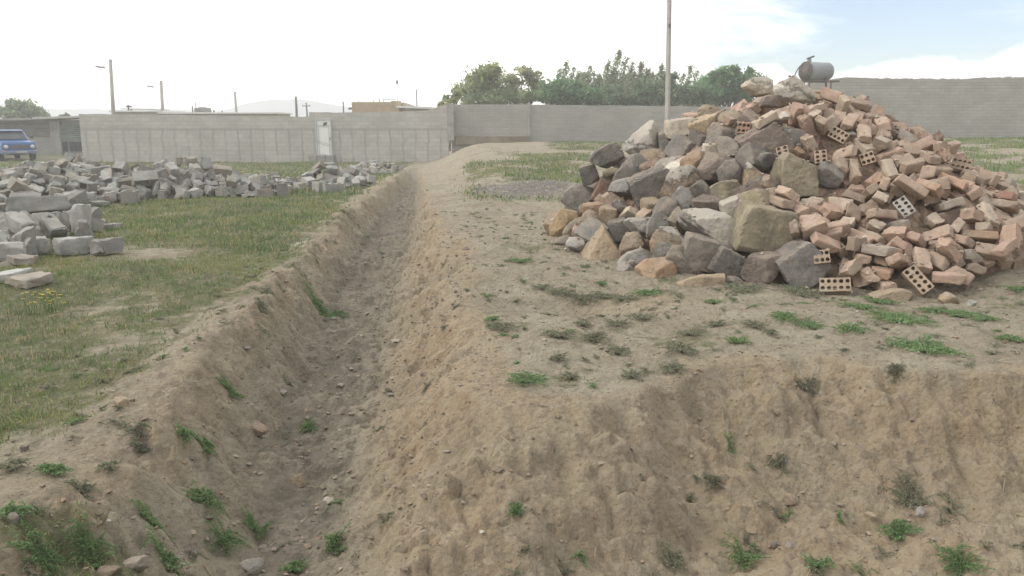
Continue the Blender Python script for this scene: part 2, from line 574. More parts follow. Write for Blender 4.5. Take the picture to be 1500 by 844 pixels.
quads = np.stack([idx[:-1, :-1], idx[:-1, 1:], idx[1:, 1:], idx[1:, :-1]], -1).reshape(-1, 4)
gm = np_mesh('ground', np.stack([X, Y, Z], -1).reshape(-1, 3), quads, True, np.stack([subs, green, grey], -1).reshape(-1, 3))
m, t = material('soil')
P = t.n('ShaderNodeNewGeometry').outputs['Position']
r, g_, b_ = t.n('ShaderNodeSeparateColor').outputs[:3]
t.t.links.new(t.attr('tint'), r.node.inputs[0])
a1 = t.noise(P, 1.7, 6, 0.65)
a2 = t.noise(P, 9.0, 5, 0.65)
a3 = t.noise(P, 60.0, 4, 0.7)
dry = t.mix(t.ramp(a1, 0.3, 0.7), (0.305, 0.262, 0.186), (0.41, 0.366, 0.274))
dry = t.mix(t.ramp(a2, 0.35, 0.75, 0, 0.6), dry, (0.225, 0.19, 0.138))
orange = t.mix(t.ramp(a2, 0.3, 0.7), (0.345, 0.25, 0.155), (0.42, 0.332, 0.222))
c = t.mix(t.math('MULTIPLY', r, 0.9), dry, orange)
c = t.mix(t.math('MULTIPLY', b_, 0.85), c, t.mix(a2, (0.135, 0.117, 0.092), (0.225, 0.197, 0.158)))
grn = t.mix(t.ramp(a3, 0.3, 0.7), (0.095, 0.118, 0.05), (0.18, 0.178, 0.088))
gmask = t.math('MULTIPLY', t.ramp(t.math('ADD', g_, t.math('MULTIPLY', t.math('SUBTRACT', a2, 0.5), 1.1)), 0.25, 0.7), 0.9)
c = t.mix(gmask, c, grn)
crumb = t.voro(P, 28, 'F1', 1)
cs = t.n('ShaderNodeSeparateColor')
t.put(cs.inputs[0], crumb)
c = t.mix(t.ramp(cs.outputs[0], 0.55, 1.0, 0, 0.30), c, (0.41, 0.362, 0.28))
c = t.mix(t.ramp(cs.outputs[1], 0.7, 1.0, 0, 0.40), c, (0.16, 0.13, 0.10))
c = t.mix(t.ramp(a3, 0.42, 0.8, 0, 0.40), c, (0.15, 0.12, 0.09))
c = t.mix(t.ramp(t.noise(P, 4.2, 6, 0.7, 0.6), 0.5, 0.78, 0, 0.45), c, (0.175, 0.14, 0.105))
h = t.math('ADD', t.math('MULTIPLY', a3, 0.5), t.math('MULTIPLY', t.noise(P, 160, 3, 0.7), 0.35))
h = t.math('ADD', h, t.math('MULTIPLY', t.voro(P, 45), -0.5))
h = t.math('ADD', h, t.math('MULTIPLY', t.noise(P, 25, 5, 0.7), 0.9))
t.out(c, 0.95, t.bump(h, 1.0, 0.022), 0.15)
SOIL = m
tag(link('ground', gm, m), kind='structure')

# ------------------------------------------------------------------ plain materials


def plain(name, col, rough=0.8, var=0.15, scale=3.0, bump=0.2, spec=0.3, metal=0.0, dirt=None):
    m, t = material(name)
    P = t.obj()
    a = t.noise(P, scale, 5, 0.6)
    b = t.noise(P, scale * 9, 3, 0.6)
    lo = tuple(x * (1 - var) for x in col)
    hi = tuple(min(1, x * (1 + var)) for x in col)
    c = t.mix(t.ramp(a, 0.3, 0.7), lo, hi)
    if dirt: c = t.mix(t.ramp(b, 0.5, 0.75, 0, 0.6), c, dirt)
    t.out(c, rough, t.bump(b, bump, 0.01) if bump else None, spec, metal)
    return m


def wall_material(name, base, course, block, dark, stain_every=None, band_z=None):
    """rough grey block wall: courses, perpends, patches, and mortar ties running down it"""
    m, t = material(name)
    P = t.obj()
    x, y, z = t.sep(P)
    a = t.noise(P, 0.9, 5, 0.65)
    b = t.noise(P, 7.0, 4, 0.7)
    col = t.mix(t.ramp(a, 0.3, 0.7), tuple(v * 0.9 for v in base), tuple(v * 1.1 for v in base))
    br = t.n('ShaderNodeTexBrick')
    wob = t.math('MULTIPLY', t.math('SUBTRACT', b, 0.5), 0.05)
    t.put(br.inputs['Vector'], t.comb(t.math('ADD', x, wob), t.math('ADD', z, wob), 0.0))
    br.inputs['Scale'].default_value = 1.0
    br.inputs['Mortar Size'].default_value = 0.018
    br.inputs['Mortar Smooth'].default_value = 0.6
    br.inputs['Brick Width'].default_value = block
    br.inputs['Row Height'].default_value = course
    br.inputs['Color1'].default_value = (0.82, 0.82, 0.82, 1)
    br.inputs['Color2'].default_value = (1.05, 1.05, 1.05, 1)
    br.inputs['Mortar'].default_value = (0.72, 0.71, 0.69, 1)
    br.offset = 0.5
    col = t.mix(0.55, col, t.mix(1.0, col, br.outputs[0], 'MULTIPLY'))
    streak = t.noise(t.comb(t.math('MULTIPLY', x, 0.6), 0.0, t.math('MULTIPLY', z, 7.0)), 1.3, 4, 0.6)
    col = t.mix(t.ramp(streak, 0.5, 0.75, 0, 0.35), col, dark)
    if stain_every:
        wx = t.math('ADD', x, t.math('MULTIPLY', t.math('SUBTRACT', t.noise(t.comb(t.math('MULTIPLY', x, 0.25), 0, t.math('MULTIPLY', z, 1.1)), 2.0, 3), 0.5), 0.30))
        ph = t.math('ABSOLUTE', t.math('SUBTRACT', t.math('FRACT', t.math('DIVIDE', wx, stain_every)), 0.5))
        gate = t.math('MULTIPLY', t.ramp(t.noise(t.comb(t.math('MULTIPLY', x, 0.9), 0, t.math('MULTIPLY', z, 0.8)), 1.2, 3), 0.3, 0.6, 0.25, 0.75),
                      t.math('SUBTRACT', 1.0, t.ramp(z, band_z - 0.05, band_z + 0.12)))
        col = t.mix(t.math('MULTIPLY', t.math('SUBTRACT', 1.0, t.ramp(ph, 0.035, 0.13)), gate), col, dark)
        bz = t.math('ABSOLUTE', t.math('SUBTRACT', t.math('ADD', z, t.math('MULTIPLY', t.math('SUBTRACT', a, 0.5), 0.16)), band_z))
        col = t.mix(t.math('SUBTRACT', 0.55, t.ramp(bz, 0.03, 0.12, 0, 0.55)), col, dark)
    col = t.mix(t.ramp(b, 0.55, 0.85, 0, 0.3), col, tuple(v * 1.35 for v in base))
    hh = t.math('ADD', t.math('MULTIPLY', br.outputs['Fac'], -0.5), t.math('MULTIPLY', b, 0.6))
    t.out(col, 0.95, t.bump(hh, 0.6, 0.02), 0.1)
    return m


def prism(name, pts, depth, mat, parent=None, y0=0.0):
    """a wall from its outline in x/z, with real thickness in y"""
    bm = bmesh.new()
    f = [bm.verts.new((x, y0, z)) for x, z in pts]
    b = [bm.verts.new((x, y0 + depth, z)) for x, z in pts]
    bm.faces.new(f[::-1])
    bm.faces.new(b)
    n = len(pts)
    for i in range(n):
        bm.faces.new((f[i], f[(i + 1) % n], b[(i + 1) % n], b[i]))
    bmesh.ops.recalc_face_normals(bm, faces=bm.faces[:])
    return link(name, bm_mesh(name, bm), mat, parent)


WALL_TIES = wall_material('plastered block wall', (0.50, 0.478, 0.435), 0.2, 0.41, (0.33, 0.315, 0.285), 0.62, 1.62)
WALL_GREY = wall_material('grey block wall', (0.385, 0.368, 0.335), 0.11, 0.42, (0.27, 0.26, 0.24))
WALL_DARK = wall_material('weathered grey block wall', (0.42, 0.40, 0.36), 0.13, 0.42, (0.285, 0.275, 0.25))
CONCRETE = plain('raw concrete', (0.33, 0.315, 0.29), 0.9, 0.18, 2.5, 0.4, 0.15)
PALE_CONCRETE = plain('pale concrete', (0.46, 0.445, 0.41), 0.9, 0.12, 2.5, 0.3, 0.15)
WHITE_PAINT = plain('white door paint', (0.82, 0.82, 0.78), 0.45, 0.05, 2.0, 0.0, 0.4)
DOOR_TRIM = plain('grey trim steel', (0.50, 0.51, 0.49), 0.5, 0.08, 2.0, 0.0, 0.4)  # grey steel of the door frame and mouldings
DARK_METAL = plain('dark steel', (0.09, 0.09, 0.09), 0.6, 0.2, 4, 0.1, 0.4)
GREY_METAL = plain('galvanised steel', (0.30, 0.31, 0.32), 0.5, 0.12, 3, 0.1, 0.4, 0.5)
RUST = plain('rusty steel', (0.135, 0.115, 0.105), 0.85, 0.3, 4, 0.2, 0.2)
TAN_BRICK = plain('tan brickwork', (0.42, 0.315, 0.20), 0.9, 0.12, 2, 0.3, 0.15)
TAN_PALE = plain('pale plaster', (0.45, 0.40, 0.33), 0.9, 0.12, 2, 0.2, 0.15)
WHITE_ROOF = plain('whitewashed roof edge', (0.68, 0.67, 0.64), 0.85, 0.06, 2, 0.1, 0.2)
OPENING_SHADE = plain('painted opening shade', (0.045, 0.045, 0.045), 0.9, 0.1, 2, 0.0, 0.1)  # near-black colour painted in for the shade inside the shed openings

# ------------------------------------------------------------------ boundary walls
YW = 40.0


def wall_from_outline(name, us, base_u, Yw, depth, mat, zb, label, cat='wall'):
    jr = random.Random(int(base_u))
    fine_ = [us[0]]
    for (ua, va), (ub, vb) in zip(us, us[1:]):
        nn = max(1, int((ub - ua) / 9))
        for k in range(1, nn + 1):
            f = k / nn
            fine_.append((ua + (ub - ua) * f, va + (vb - va) * f + (jr.uniform(-.45, .45) if k < nn else 0)))
    pts = [at(u, v, Yw) for u, v in fine_]
    o0 = at(base_u, HORIZON, Yw)
    root = empty(name, (o0.x, Yw, zb))
    poly = [(p.x - o0.x, p.z - zb) for p in pts]
    poly = [(poly[0][0], -0.5)] + poly + [(poly[-1][0], -0.5)]
    tag(root, label, cat)
    prism('masonry', poly, depth, mat, root)
    return root, o0.x


lw, lw_x = wall_from_outline('block_wall', [(115, 167), (240, 168.5), (380, 170), (452.5, 171), (453, 164.3), (498, 165), (560, 164), (624, 162), (636, 159), (646, 155), (656, 153)],
                             115, YW, 0.25, WALL_TIES, -0.72, 'long pale block wall streaked with dark vertical mortar bands, white metal door in it')
# the metal door stands in the wall's plane
dp0, dp1 = at(462, 174.5, YW - 0.04), at(487.5, 230.5, YW - 0.04)
dw, dh = dp1.x - dp0.x, dp0.z - dp1.z
door = empty('door', (dp0.x - lw_x, -0.06, dp1.z + 0.72))
door.parent = lw
box_obj('leaf', (dw / 2, 0.02, dh / 2), (dw - 0.10, 0.05, dh - 0.08), WHITE_PAINT, door, 0.008)
bm = bmesh.new()
for cx_, sx, cz, sz in ((0.02, 0.06, dh / 2, dh), (dw - 0.02, 0.06, dh / 2, dh), (dw / 2, dw - 0.08, dh - 0.02, 0.05)):
    add_box(bm, (cx_, 0, cz), (sx, 0.1, sz), None, 0.006)
link('frame', bm_mesh('frame', bm), DOOR_TRIM, door)
bm = bmesh.new()
zt = dh * 0.80
for cx_, sx, cz, sz in ((dw * 0.17, 0.025, dh * 0.43, zt - 0.16), (dw * 0.83, 0.025, dh * 0.43, zt - 0.16), (dw / 2, dw * 0.68, 0.10, 0.025), (dw / 2, dw * 0.68, zt, 0.03), (dw / 2, dw * 0.84, zt + 0.06, 0.03)):
    add_box(bm, (cx_, -0.012, cz), (sx, 0.02, sz))
for k in (0, 0.09):
    add_box(bm, (dw / 2, -0.014, dh * 0.33 + k), (dw * 0.84, 0.02, 0.028), (0, math.radians(17), 0))
link('panel_moulding', bm_mesh('panel_moulding', bm), DOOR_TRIM, door)
bm = bmesh.new()
for i in range(3):
    add_box(bm, (dw * 0.55 + 0.05 * i, -0.012, dh * 0.875), (0.045, 0.02, 0.17), (0, math.radians(28), 0))
    add_box(bm, (dw * 0.60, -0.014, dh * 0.84 + 0.05 * i), (0.2, 0.02, 0.022), (0, math.radians(-14), 0))
link('window_grille', bm_mesh('window_grille', bm), DARK_METAL, door)
cyl_obj('handle', (dw * 0.9, -0.06, dh * 0.46), (dw * 0.9, -0.06, dh * 0.53), 0.014, DARK_METAL, door)

ds0, ds1 = at(453, 229.5, YW - 0.5), at(491, 244, YW - 0.5)
step = tag(empty('door_step', ((ds0.x + ds1.x) / 2, YW - 0.45, ds1.z - 0.1)), 'rough concrete block step below the white metal door', 'step')
for i in range(3):
    wd = (ds1.x - ds0.x) / 3
    box_obj('block', ((i - 1) * wd, 0, (ds0.z - ds1.z) / 2 + 0.1), (wd - 0.02, 0.5, ds0.z - ds1.z + 0.15 + 0.03 * (i == 1)), CONCRETE, step, 0.02)

mw, mw_x = wall_from_outline('block_wall', [(661, 153.2), (770, 152.6), (778, 153.4), (900, 154.5), (1020, 156), (1190, 157.5)], 661, YW + 0.3, 0.22, WALL_GREY, 0.1,
                             'low grey block wall in front of the row of trees, bare footing showing at its foot')
p0, p1 = at(655, 152, YW), at(665.5, 206, YW)
box_obj('pillar', (p0.x + (p1.x - p0.x) / 2 - mw_x, -0.32, (p0.z + p1.z) / 2 - 0.1), (p1.x - p0.x, 0.34, p0.z - p1.z), CONCRETE, mw, 0.015)
f0, f1 = at(666, 201, YW), at(776, 209, YW)
box_obj('footing', ((f0.x + f1.x) / 2 - mw_x, -0.05, f1.z - 0.1 + 0.10), (f1.x - f0.x, 0.24, 0.42), plain('earthy footing', (0.235, 0.20, 0.15), 0.95, 0.25, 1.5, 0.5, 0.1), mw, 0.02)
j0 = at(775, 153, YW)
box_obj('joint_post', (j0.x - mw_x, -0.03, 1.02), (0.16, 0.12, 2.05), CONCRETE, mw, 0.01)

rw, rw_x = wall_from_outline('block_wall', [(1184, 121.5), (1212, 117.5), (1238, 113.2), (1262, 113.8), (1300, 115.6), (1340, 116), (1418, 116.4), (1428, 114.2), (1500, 114.5), (1640, 115), (2200, 116)],
                             1184, 35.0, 0.25, WALL_DARK, 0.4, 'tall weathered grey block wall behind the right side of the brick heap')
rc = at(1184, 122, 35)
box_obj('return_wall', (0.12, 3.0, (rc.z - 0.4) / 2 - 0.2), (0.24, 5.4, rc.z - 0.4), WALL_DARK, rw)
bm = bmesh.new()
rng = random.Random(5)
for i in range(46):
    u = 1240 + i * 8.5 + rng.uniform(-3, 3)
    q = at(u, 114.6 + 1.6 * rng.random() - (1.2 if u > 1425 else -1.0), 35.12)
    add_box(bm, (q.x - rw_x, 0.12, q.z - 0.4), (rng.uniform(.12, .3), 0.2, rng.uniform(.04, .10)), (0, rng.uniform(-.2, .2), 0), 0.01)
link('coping', bm_mesh('coping', bm), PALE_CONCRETE, rw)

# ------------------------------------------------------------------ shed at the far left
sh0 = at(-70, 233, 49)
shed = tag(empty('shed', (sh0.x, 49, -0.75)), 'low grey block shed with green corrugated sheets and dark openings behind the blue pickup', 'shed')


def sx(u, v, Y=49):
    q = at(u, v, Y)
    return q.x - sh0.x, q.z + 0.75


a0, a1 = sx(-70, 177), sx(121, 175)
wl = box_obj('wall', ((a0[0] + a1[0]) / 2, 1.6, a1[1] / 2 - 0.2), (a1[0] - a0[0], 3.0, a1[1] + 0.35), WALL_GREY, shed)
r0, r1 = sx(58, 176), sx(124, 172.5)
box_obj('roof', ((r0[0] + r1[0]) / 2, 1.2, r1[1]), (r1[0] - r0[0], 3.9, 0.13), PALE_CONCRETE, shed, 0.01, (0, math.radians(-1.5), 0))
r0, r1 = sx(-70, 178), sx(56, 174.5)
box_obj('roof', ((r0[0] + r1[0]) / 2, 1.2, r1[1] - 0.05), (r1[0] - r0[0], 3.8, 0.12), CONCRETE, shed, 0.01, (0, math.radians(-1.0), 0))


def corrugated(name, x0, x1, z0, z1, y, mat, parent, horiz=True):
    bm = bmesh.new()
    n = 60
    rows = []
    for i in range(n + 1):
        t_ = i / n
        o = 0.035 * math.sin(t_ * 2 * math.pi * 9)
        z_ = z0 + (z1 - z0) * t_
        rows.append([bm.verts.new((x0, y + o, z_)), bm.verts.new((x1, y + o, z_)), bm.verts.new((x1, y + o + 0.01, z_)), bm.verts.new((x0, y + o + 0.01, z_))])
    for i in range(n):
        for k in range(4):
            bm.faces.new((rows[i][k], rows[i][(k + 1) % 4], rows[i + 1][(k + 1) % 4], rows[i + 1][k]))
    bmesh.ops.recalc_face_normals(bm, faces=bm.faces[:])
    return link(name, bm_mesh(name, bm), mat, parent)


GREEN_SHEET = plain('faded green sheet', (0.25, 0.30, 0.26), 0.6, 0.2, 1.5, 0.1, 0.3, 0.0, (0.2, 0.17, 0.13))
GREY_SHEET = plain('grey ribbed sheet', (0.30, 0.295, 0.27), 0.6, 0.15, 1.5, 0.1, 0.3)
q0, q1 = sx(88, 208), sx(119, 183)
corrugated('corrugated_sheet', q0[0], q1[0], q0[1], q1[1], 0.02, GREEN_SHEET, shed)['label'] = 'faded green corrugated sheet'
q0, q1 = sx(-60, 200), sx(74, 180)
corrugated('corrugated_sheet', q0[0], q1[0], q0[1], q1[1], 0.03, GREY_SHEET, shed)['label'] = 'grey ribbed sheet'
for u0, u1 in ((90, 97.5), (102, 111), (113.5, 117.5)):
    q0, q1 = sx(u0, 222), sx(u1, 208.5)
    box_obj('opening', ((q0[0] + q1[0]) / 2, 0.12, (q0[1] + q1[1]) / 2), (q1[0] - q0[0], 0.16, q1[1] - q0[1]), OPENING_SHADE, shed)  # solid dark box on the wall face, its darkness painted as inside shade
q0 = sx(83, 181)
box_obj('vent', (q0[0] + 0.1, 0.09, q0[1]), (0.22, 0.05, 0.22), OPENING_SHADE, shed)
q0, q1 = sx(78, 226), sx(87, 178)
box_obj('pillar', ((q0[0] + q1[0]) / 2, 0.0, (q0[1] + q1[1]) / 2 - 0.15), (q1[0] - q0[0], 0.22, q1[1] - q0[1] + 0.3), CONCRETE, shed, 0.01)

# ------------------------------------------------------------------ houses beyond the left wall
hb = at(160, 170, 62)
house = tag(empty('flat_roofed_house', (hb.x, 62, -0.7)), 'low flat roofed house peeping over the streaked wall, pale roof edge with pipes', 'house')


def hx(u, v, Y=62):
    q = at(u, v, Y)
    return q.x - hb.x, q.z + 0.7


for (u0, u1, vt, vb) in ((168, 238, 164.5, 190), (238, 404, 167.2, 190)):
    q0, q1 = hx(u0, vb), hx(u1, vt)
    wl = box_obj('wall', ((q0[0] + q1[0]) / 2, 2, q1[1] / 2), (q1[0] - q0[0], 4, q1[1]), TAN_PALE, house)
    box_obj('roof', ((q0[0] + q1[0]) / 2, 1.9, q1[1] + 0.07), (q1[0] - q0[0] + 0.3, 4.4, 0.12), WHITE_ROOF, house, 0.01)
q0, q1 = hx(178, 164), hx(232, 162.5)
box_obj('roof_sheet', ((q0[0] + q1[0]) / 2, 1.0, q1[1] + 0.12), (q1[0] - q0[0], 2.2, 0.05), CONCRETE, house, 0, (0, math.radians(1.6), 0))
for u, vt, rr in ((183.5, 153.5, 0.06), (187.5, 159, 0.07), (230, 160.5, 0.03), (233.5, 160, 0.03), (278, 155, 0.05), (309.5, 161, 0.06), (321.5, 162, 0.05)):
    q0, q1 = hx(u, 168), hx(u, vt)
    pz = cyl_obj('vent_pipe', (q0[0], 0.6, q0[1] - 0.3), (q0[0], 0.6, q1[1]), rr, DARK_METAL, house, None, 8)
q0 = hx(183.5, 156)
box_obj('pipe_cowl', (q0[0], 0.6, q0[1]), (0.3, 0.3, 0.12), DARK_METAL, house)
q = at(294.5, 167, 63)
q2 = at(294.5, 158.5, 63)
tk = tag(empty('roof_water_tank', (q.x, 63.4, q.z - 0.05)), 'grey boxy water tank on the pale flat roof', 'water tank')
box_obj('tank_body', (0, 0, (q2.z - q.z) / 2 + 0.08), (1.04, 0.9, q2.z - q.z), plain('grey tank', (0.23, 0.225, 0.21), 0.7, 0.1, 2, 0.1), tk, 0.06)
box_obj('tank_lid', (0, 0, q2.z - q.z + 0.1), (0.5, 0.5, 0.06), CONCRETE, tk, 0.02)
q3 = at(289, 147.5, 63)
cyl_obj('overflow_pipe', (-0.25, -0.55, -0.3), (-0.33, -0.55, q3.z - q.z), 0.035, GREY_METAL, tk, None, 8)

tb = at(516, 170, 64)
tan = tag(empty('tan_brick_house', (tb.x, 64, -0.7)), 'tan brick house with stepped parapet rising behind the white door', 'house')


def tx(u, v, Y=64):
    q = at(u, v, Y)
    return q.x - tb.x, q.z + 0.7


for nm, u0, u1, vt, y0, dep, mt in (('wall', 516.5, 582, 149.5, 0, 5, TAN_BRICK), ('side_wall', 582, 625, 160, 0.6, 4, TAN_PALE), ('parapet', 574, 585, 148, -0.1, 1.2, TAN_BRICK)):
    q0, q1 = tx(u0, 190), tx(u1, vt)
    box_obj(nm, ((q0[0] + q1[0]) / 2, y0 + dep / 2, q1[1] / 2), (q1[0] - q0[0], dep, q1[1]), mt, tan)
q0, q1 = tx(582, 158), tx(633, 156.5)
box_obj('roof', ((q0[0] + q1[0]) / 2, 2.0, q1[1] - 0.06), (q1[0] - q0[0], 5.2, 0.16), WHITE_ROOF, tan, 0.01, (0, math.radians(2.0), 0))
q0, q1 = tx(584, 153), tx(612, 151)
bm = bmesh.new()
vv = [bm.verts.new(p) for p in ((q0[0], 2.2, q0[1] - 0.2), (q1[0], 2.2, q0[1] - 0.28), (q0[0], 2.2, q1[1] + 0.12), (q0[0], 5.0, q0[1] - 0.2), (q1[0], 5.0, q0[1] - 0.28), (q0[0], 5.0, q1[1] + 0.12))]
for f in ((0, 1, 2), (5, 4, 3), (0, 3, 4, 1), (1, 4, 5, 2), (2, 5, 3, 0)): bm.faces.new([vv[i] for i in f])
link('gable', bm_mesh('gable', bm), TAN_PALE, tan)
q0, q1 = tx(509, 160.5), tx(518, 157.5)
box_obj('roof_beam', ((q0[0] + q1[0]) / 2, 0.5, (q0[1] + q1[1]) / 2), (q1[0] - q0[0], 0.3, q1[1] - q0[1]), RUST, tan)
for u, vt in ((524, 147.5), (546, 146.5), (555, 144), (560.5, 145.5)):
    q0, q1 = tx(u, 152), tx(u, vt)
    cyl_obj('rebar_stub', (q0[0], 0.3, q0[1] - 0.1), (q0[0], 0.3, q1[1]), 0.03, RUST, tan, None, 6)
q0, q1 = tx(560, 145.3), tx(580, 145.3)
cyl_obj('roof_rail', (q0[0], 0.3, q0[1]), (q1[0], 0.3, q1[1]), 0.025, RUST, tan, None, 6)
for u, vt, Yp, lab in ((583, 121, 63.5, 'very thin antenna mast rising from the tan brick house'), (611, 132, 69, 'thin plain mast standing just right of the tan brick house'), (503.5, 150, 63, 'short dark post at the left end of the tan brick house')):
    q0, q1 = at(u, 168, Yp), at(u, vt, Yp)
    ms = tag(empty('mast', (q0.x, Yp, -0.7)), lab, 'mast')
    rr = {583: 0.02, 611: 0.045, 503.5: 0.05}[u]
    cyl_obj('tube', (0, 0, 0), (0, 0, q1.z + 0.7), rr * 1.2, DARK_METAL if u != 583 else GREY_METAL, ms, rr, 8)
    if u == 583:
        box_obj('antenna_head', (0, 0, q1.z + 0.72), (0.16, 0.12, 0.3), GREY_METAL, ms)
    else:
        cyl_obj('end_cap', (0, 0, q1.z + 0.69), (0, 0, q1.z + 0.75), rr * 1.3, DARK_METAL, ms, None, 8)

# ------------------------------------------------------------------ poles
POLE = plain('weathered pole', (0.40, 0.375, 0.34), 0.85, 0.12, 2.0, 0.2, 0.15)
POLE_DARK = plain('dark wooden pole', (0.16, 0.15, 0.135), 0.85, 0.2, 2.0, 0.2, 0.15)


def pole(name, u0, v0, u1, v1, Yp, r, mat, label, lamp=None, cross=False, square=False):
    q0, q1 = at(u0, v0, Yp), at(u1, v1, Yp)
    d = (q1 - q0)
    z0 = zat(q0.x, Yp) - 0.3
    base = q0 + d * ((z0 - q0.z) / d.z)
    root = tag(empty(name, base), label, 'utility pole')
    top = q1 - base
    bm = bmesh.new()
    vs = add_cyl(bm, (0, 0, 0), top, r * 1.35, r, 4 if square else 12)
    link('shaft', bm_mesh('shaft', bm, not square), mat, root)
    if lamp:
        lp = at(lamp[0], lamp[1], Yp) - base
        st = top * 0.93
        bm = bmesh.new()
        prev = st
        for k in range(1, 7):
            f = k / 6
            cur = st.lerp(lp, f) + Vector((0, 0, 0.35 * math.sin(f * math.pi) * 0.6))
            add_cyl(bm, prev, cur, 0.03, 0.03, 6)
            prev = cur
        ar = link('lamp_arm', bm_mesh('lamp_arm', bm, True), WHITE_ROOF, root)
        box_obj('lamp_head', (lp.x - 0.18, lp.y, lp.z - 0.02), (0.62, 0.22, 0.12), GREY_METAL, root, 0.04, (0, math.radians(8), 0))
    if cross:
        box_obj('cross_arm', (top.x, top.y - 0.1, top.z - 0.35), (0.9, 0.08, 0.09), POLE_DARK, root)
        for k in (-0.36, 0.0, 0.36):
            cyl_obj('insulator', (top.x + k, top.y - 0.1, top.z - 0.30), (top.x + k, top.y - 0.1, top.z - 0.15), 0.04, WHITE_ROOF, root, None, 8)
    else:
        cyl_obj('pole_cap', top * 0.999, top * 1.003, r * 1.1, mat, root, None, 12)
    return root


pole('utility_pole', 166, 166, 161.5, 87.5, 55, 0.105, POLE, 'tallest leaning lamp pole behind the streaked wall, lamp arm reaching left', (151, 98))
pole('utility_pole', 238.5, 168, 235.8, 118.5, 74, 0.125, POLE, 'second lamp pole behind the streaked wall, shorter, lamp arm reaching left', (223, 126.5))
pole('utility_pole', 346.5, 170, 344, 134.5, 92, 0.13, POLE, 'pale bare pole with no arm between the roof tank and the hill')
pole('utility_pole', 434.8, 171, 433.3, 141.5, 72, 0.10, POLE_DARK, 'thick dark bare pole left of the white door')
pole('utility_pole', 450, 170, 448.6, 150.5, 90, 0.09, POLE_DARK, 'thin dark pole with a cross arm just left of the white door', None, True)
big = pole('utility_pole', 977, 205, 981.5, -60, 33, 0.085, POLE, 'tall pale concrete pole rising out of the picture between trees and heap', None, False, True)
bq = at(981, 38, 32.85) - big.location
box_obj('number_plate', (bq.x, bq.y, bq.z), (0.09, 0.03, 0.16), DARK_METAL, big)

# ------------------------------------------------------------------ fuel tank on its stand, beyond the heap
YT = 31.0
ta, tb_ = at(1175.5, 104.7, YT), at(1217, 104.7, YT)
tank = tag(empty('fuel_tank', ((ta.x + tb_.x) / 2, YT, zat((ta.x + tb_.x) / 2, YT) - 0.05)), 'grey horizontal drum tank with a dull brownish end on a stand above the heap', 'tank')
tz = ta.z - tank.location.z
TANK_GREY = plain('grey tank paint', (0.27, 0.285, 0.29), 0.5, 0.12, 1.5, 0.05, 0.4, 0.0, (0.2, 0.2, 0.2))
hl, tr_ = (tb_.x - ta.x) / 2, 0.335
ang = math.radians(24)
ax = Vector((math.cos(ang), math.sin(ang), 0))
bm = bmesh.new()
prof = [(-hl, tr_), (hl - 0.03, tr_), (hl + 0.04, tr_ * 0.9), (hl + 0.09, tr_ * 0.5), (hl + 0.1, 0.01)]
rings = []
for s_, r_ in prof:
    rings.append([bm.verts.new(ax * s_ + Vector((-ax.y, ax.x, 0)) * (r_ * math.cos(k * math.pi / 16)) + Vector((0, 0, tz + r_ * math.sin(k * math.pi / 16)))) for k in range(32)])
for a_, b_ in zip(rings, rings[1:]):
    for k in range(32): bm.faces.new((a_[k], a_[(k + 1) % 32], b_[(k + 1) % 32], b_[k]))
bmesh.ops.recalc_face_normals(bm, faces=bm.faces[:])
link('drum', bm_mesh('drum', bm, True), TANK_GREY, tank)
c0 = ax * (-hl) + Vector((0, 0, tz))
cyl_obj('end_plate', c0 - ax * 0.035, c0 + ax * 0.02, tr_ * 1.02, RUST, tank, None, 32)['label'] = 'dull brownish end plate'
fz = tz + tr_
fx0 = ax * (-hl + 0.13)
fc = cyl_obj('filler_neck', (fx0.x, fx0.y, fz - 0.04), (fx0.x, fx0.y, fz + 0.10), 0.08, GREY_METAL, tank)
box_obj('filler_lid', (fx0.x + 0.04, fx0.y, fz + 0.15), (0.26, 0.2, 0.06), DARK_METAL, tank, 0.02, (0, math.radians(-22), 0))
bm = bmesh.new()
pp = [at(1177, 93, YT - .1), at(1171, 98, YT - .1), at(1166.5, 105, YT - .1), at(1163.5, 112, YT - .1), at(1161.5, 119, YT - .1)]
for a_, b_ in zip(pp, pp[1:]): add_cyl(bm, a_ - tank.location, b_ - tank.location, 0.02, 0.02, 6)
link('hose', bm_mesh('hose', bm, True), DARK_METAL, tank)
pa, pb = at(1158, 118.3, YT) - tank.location, at(1226, 117.6, YT) - tank.location
for k in (-0.24, 0.24):
    box_obj('rail', ((pa.x + pb.x) / 2, k, pa.z - 0.03), (pb.x - pa.x, 0.06, 0.06), RUST, tank)
for u in (1173, 1182, 1214):
    q = at(u, 118, YT) - tank.location
    for k in (-0.24, 0.24):
        cyl_obj('leg', (q.x, k, 0), (q.x, k, pa.z - 0.06), 0.035, RUST, tank, None, 8)
for u in (1178, 1208):
    q = at(u, 118, YT) - tank.location
    box_obj('cradle', (q.x, 0, pa.z + 0.04), (0.07, 0.5, 0.12), RUST, tank)

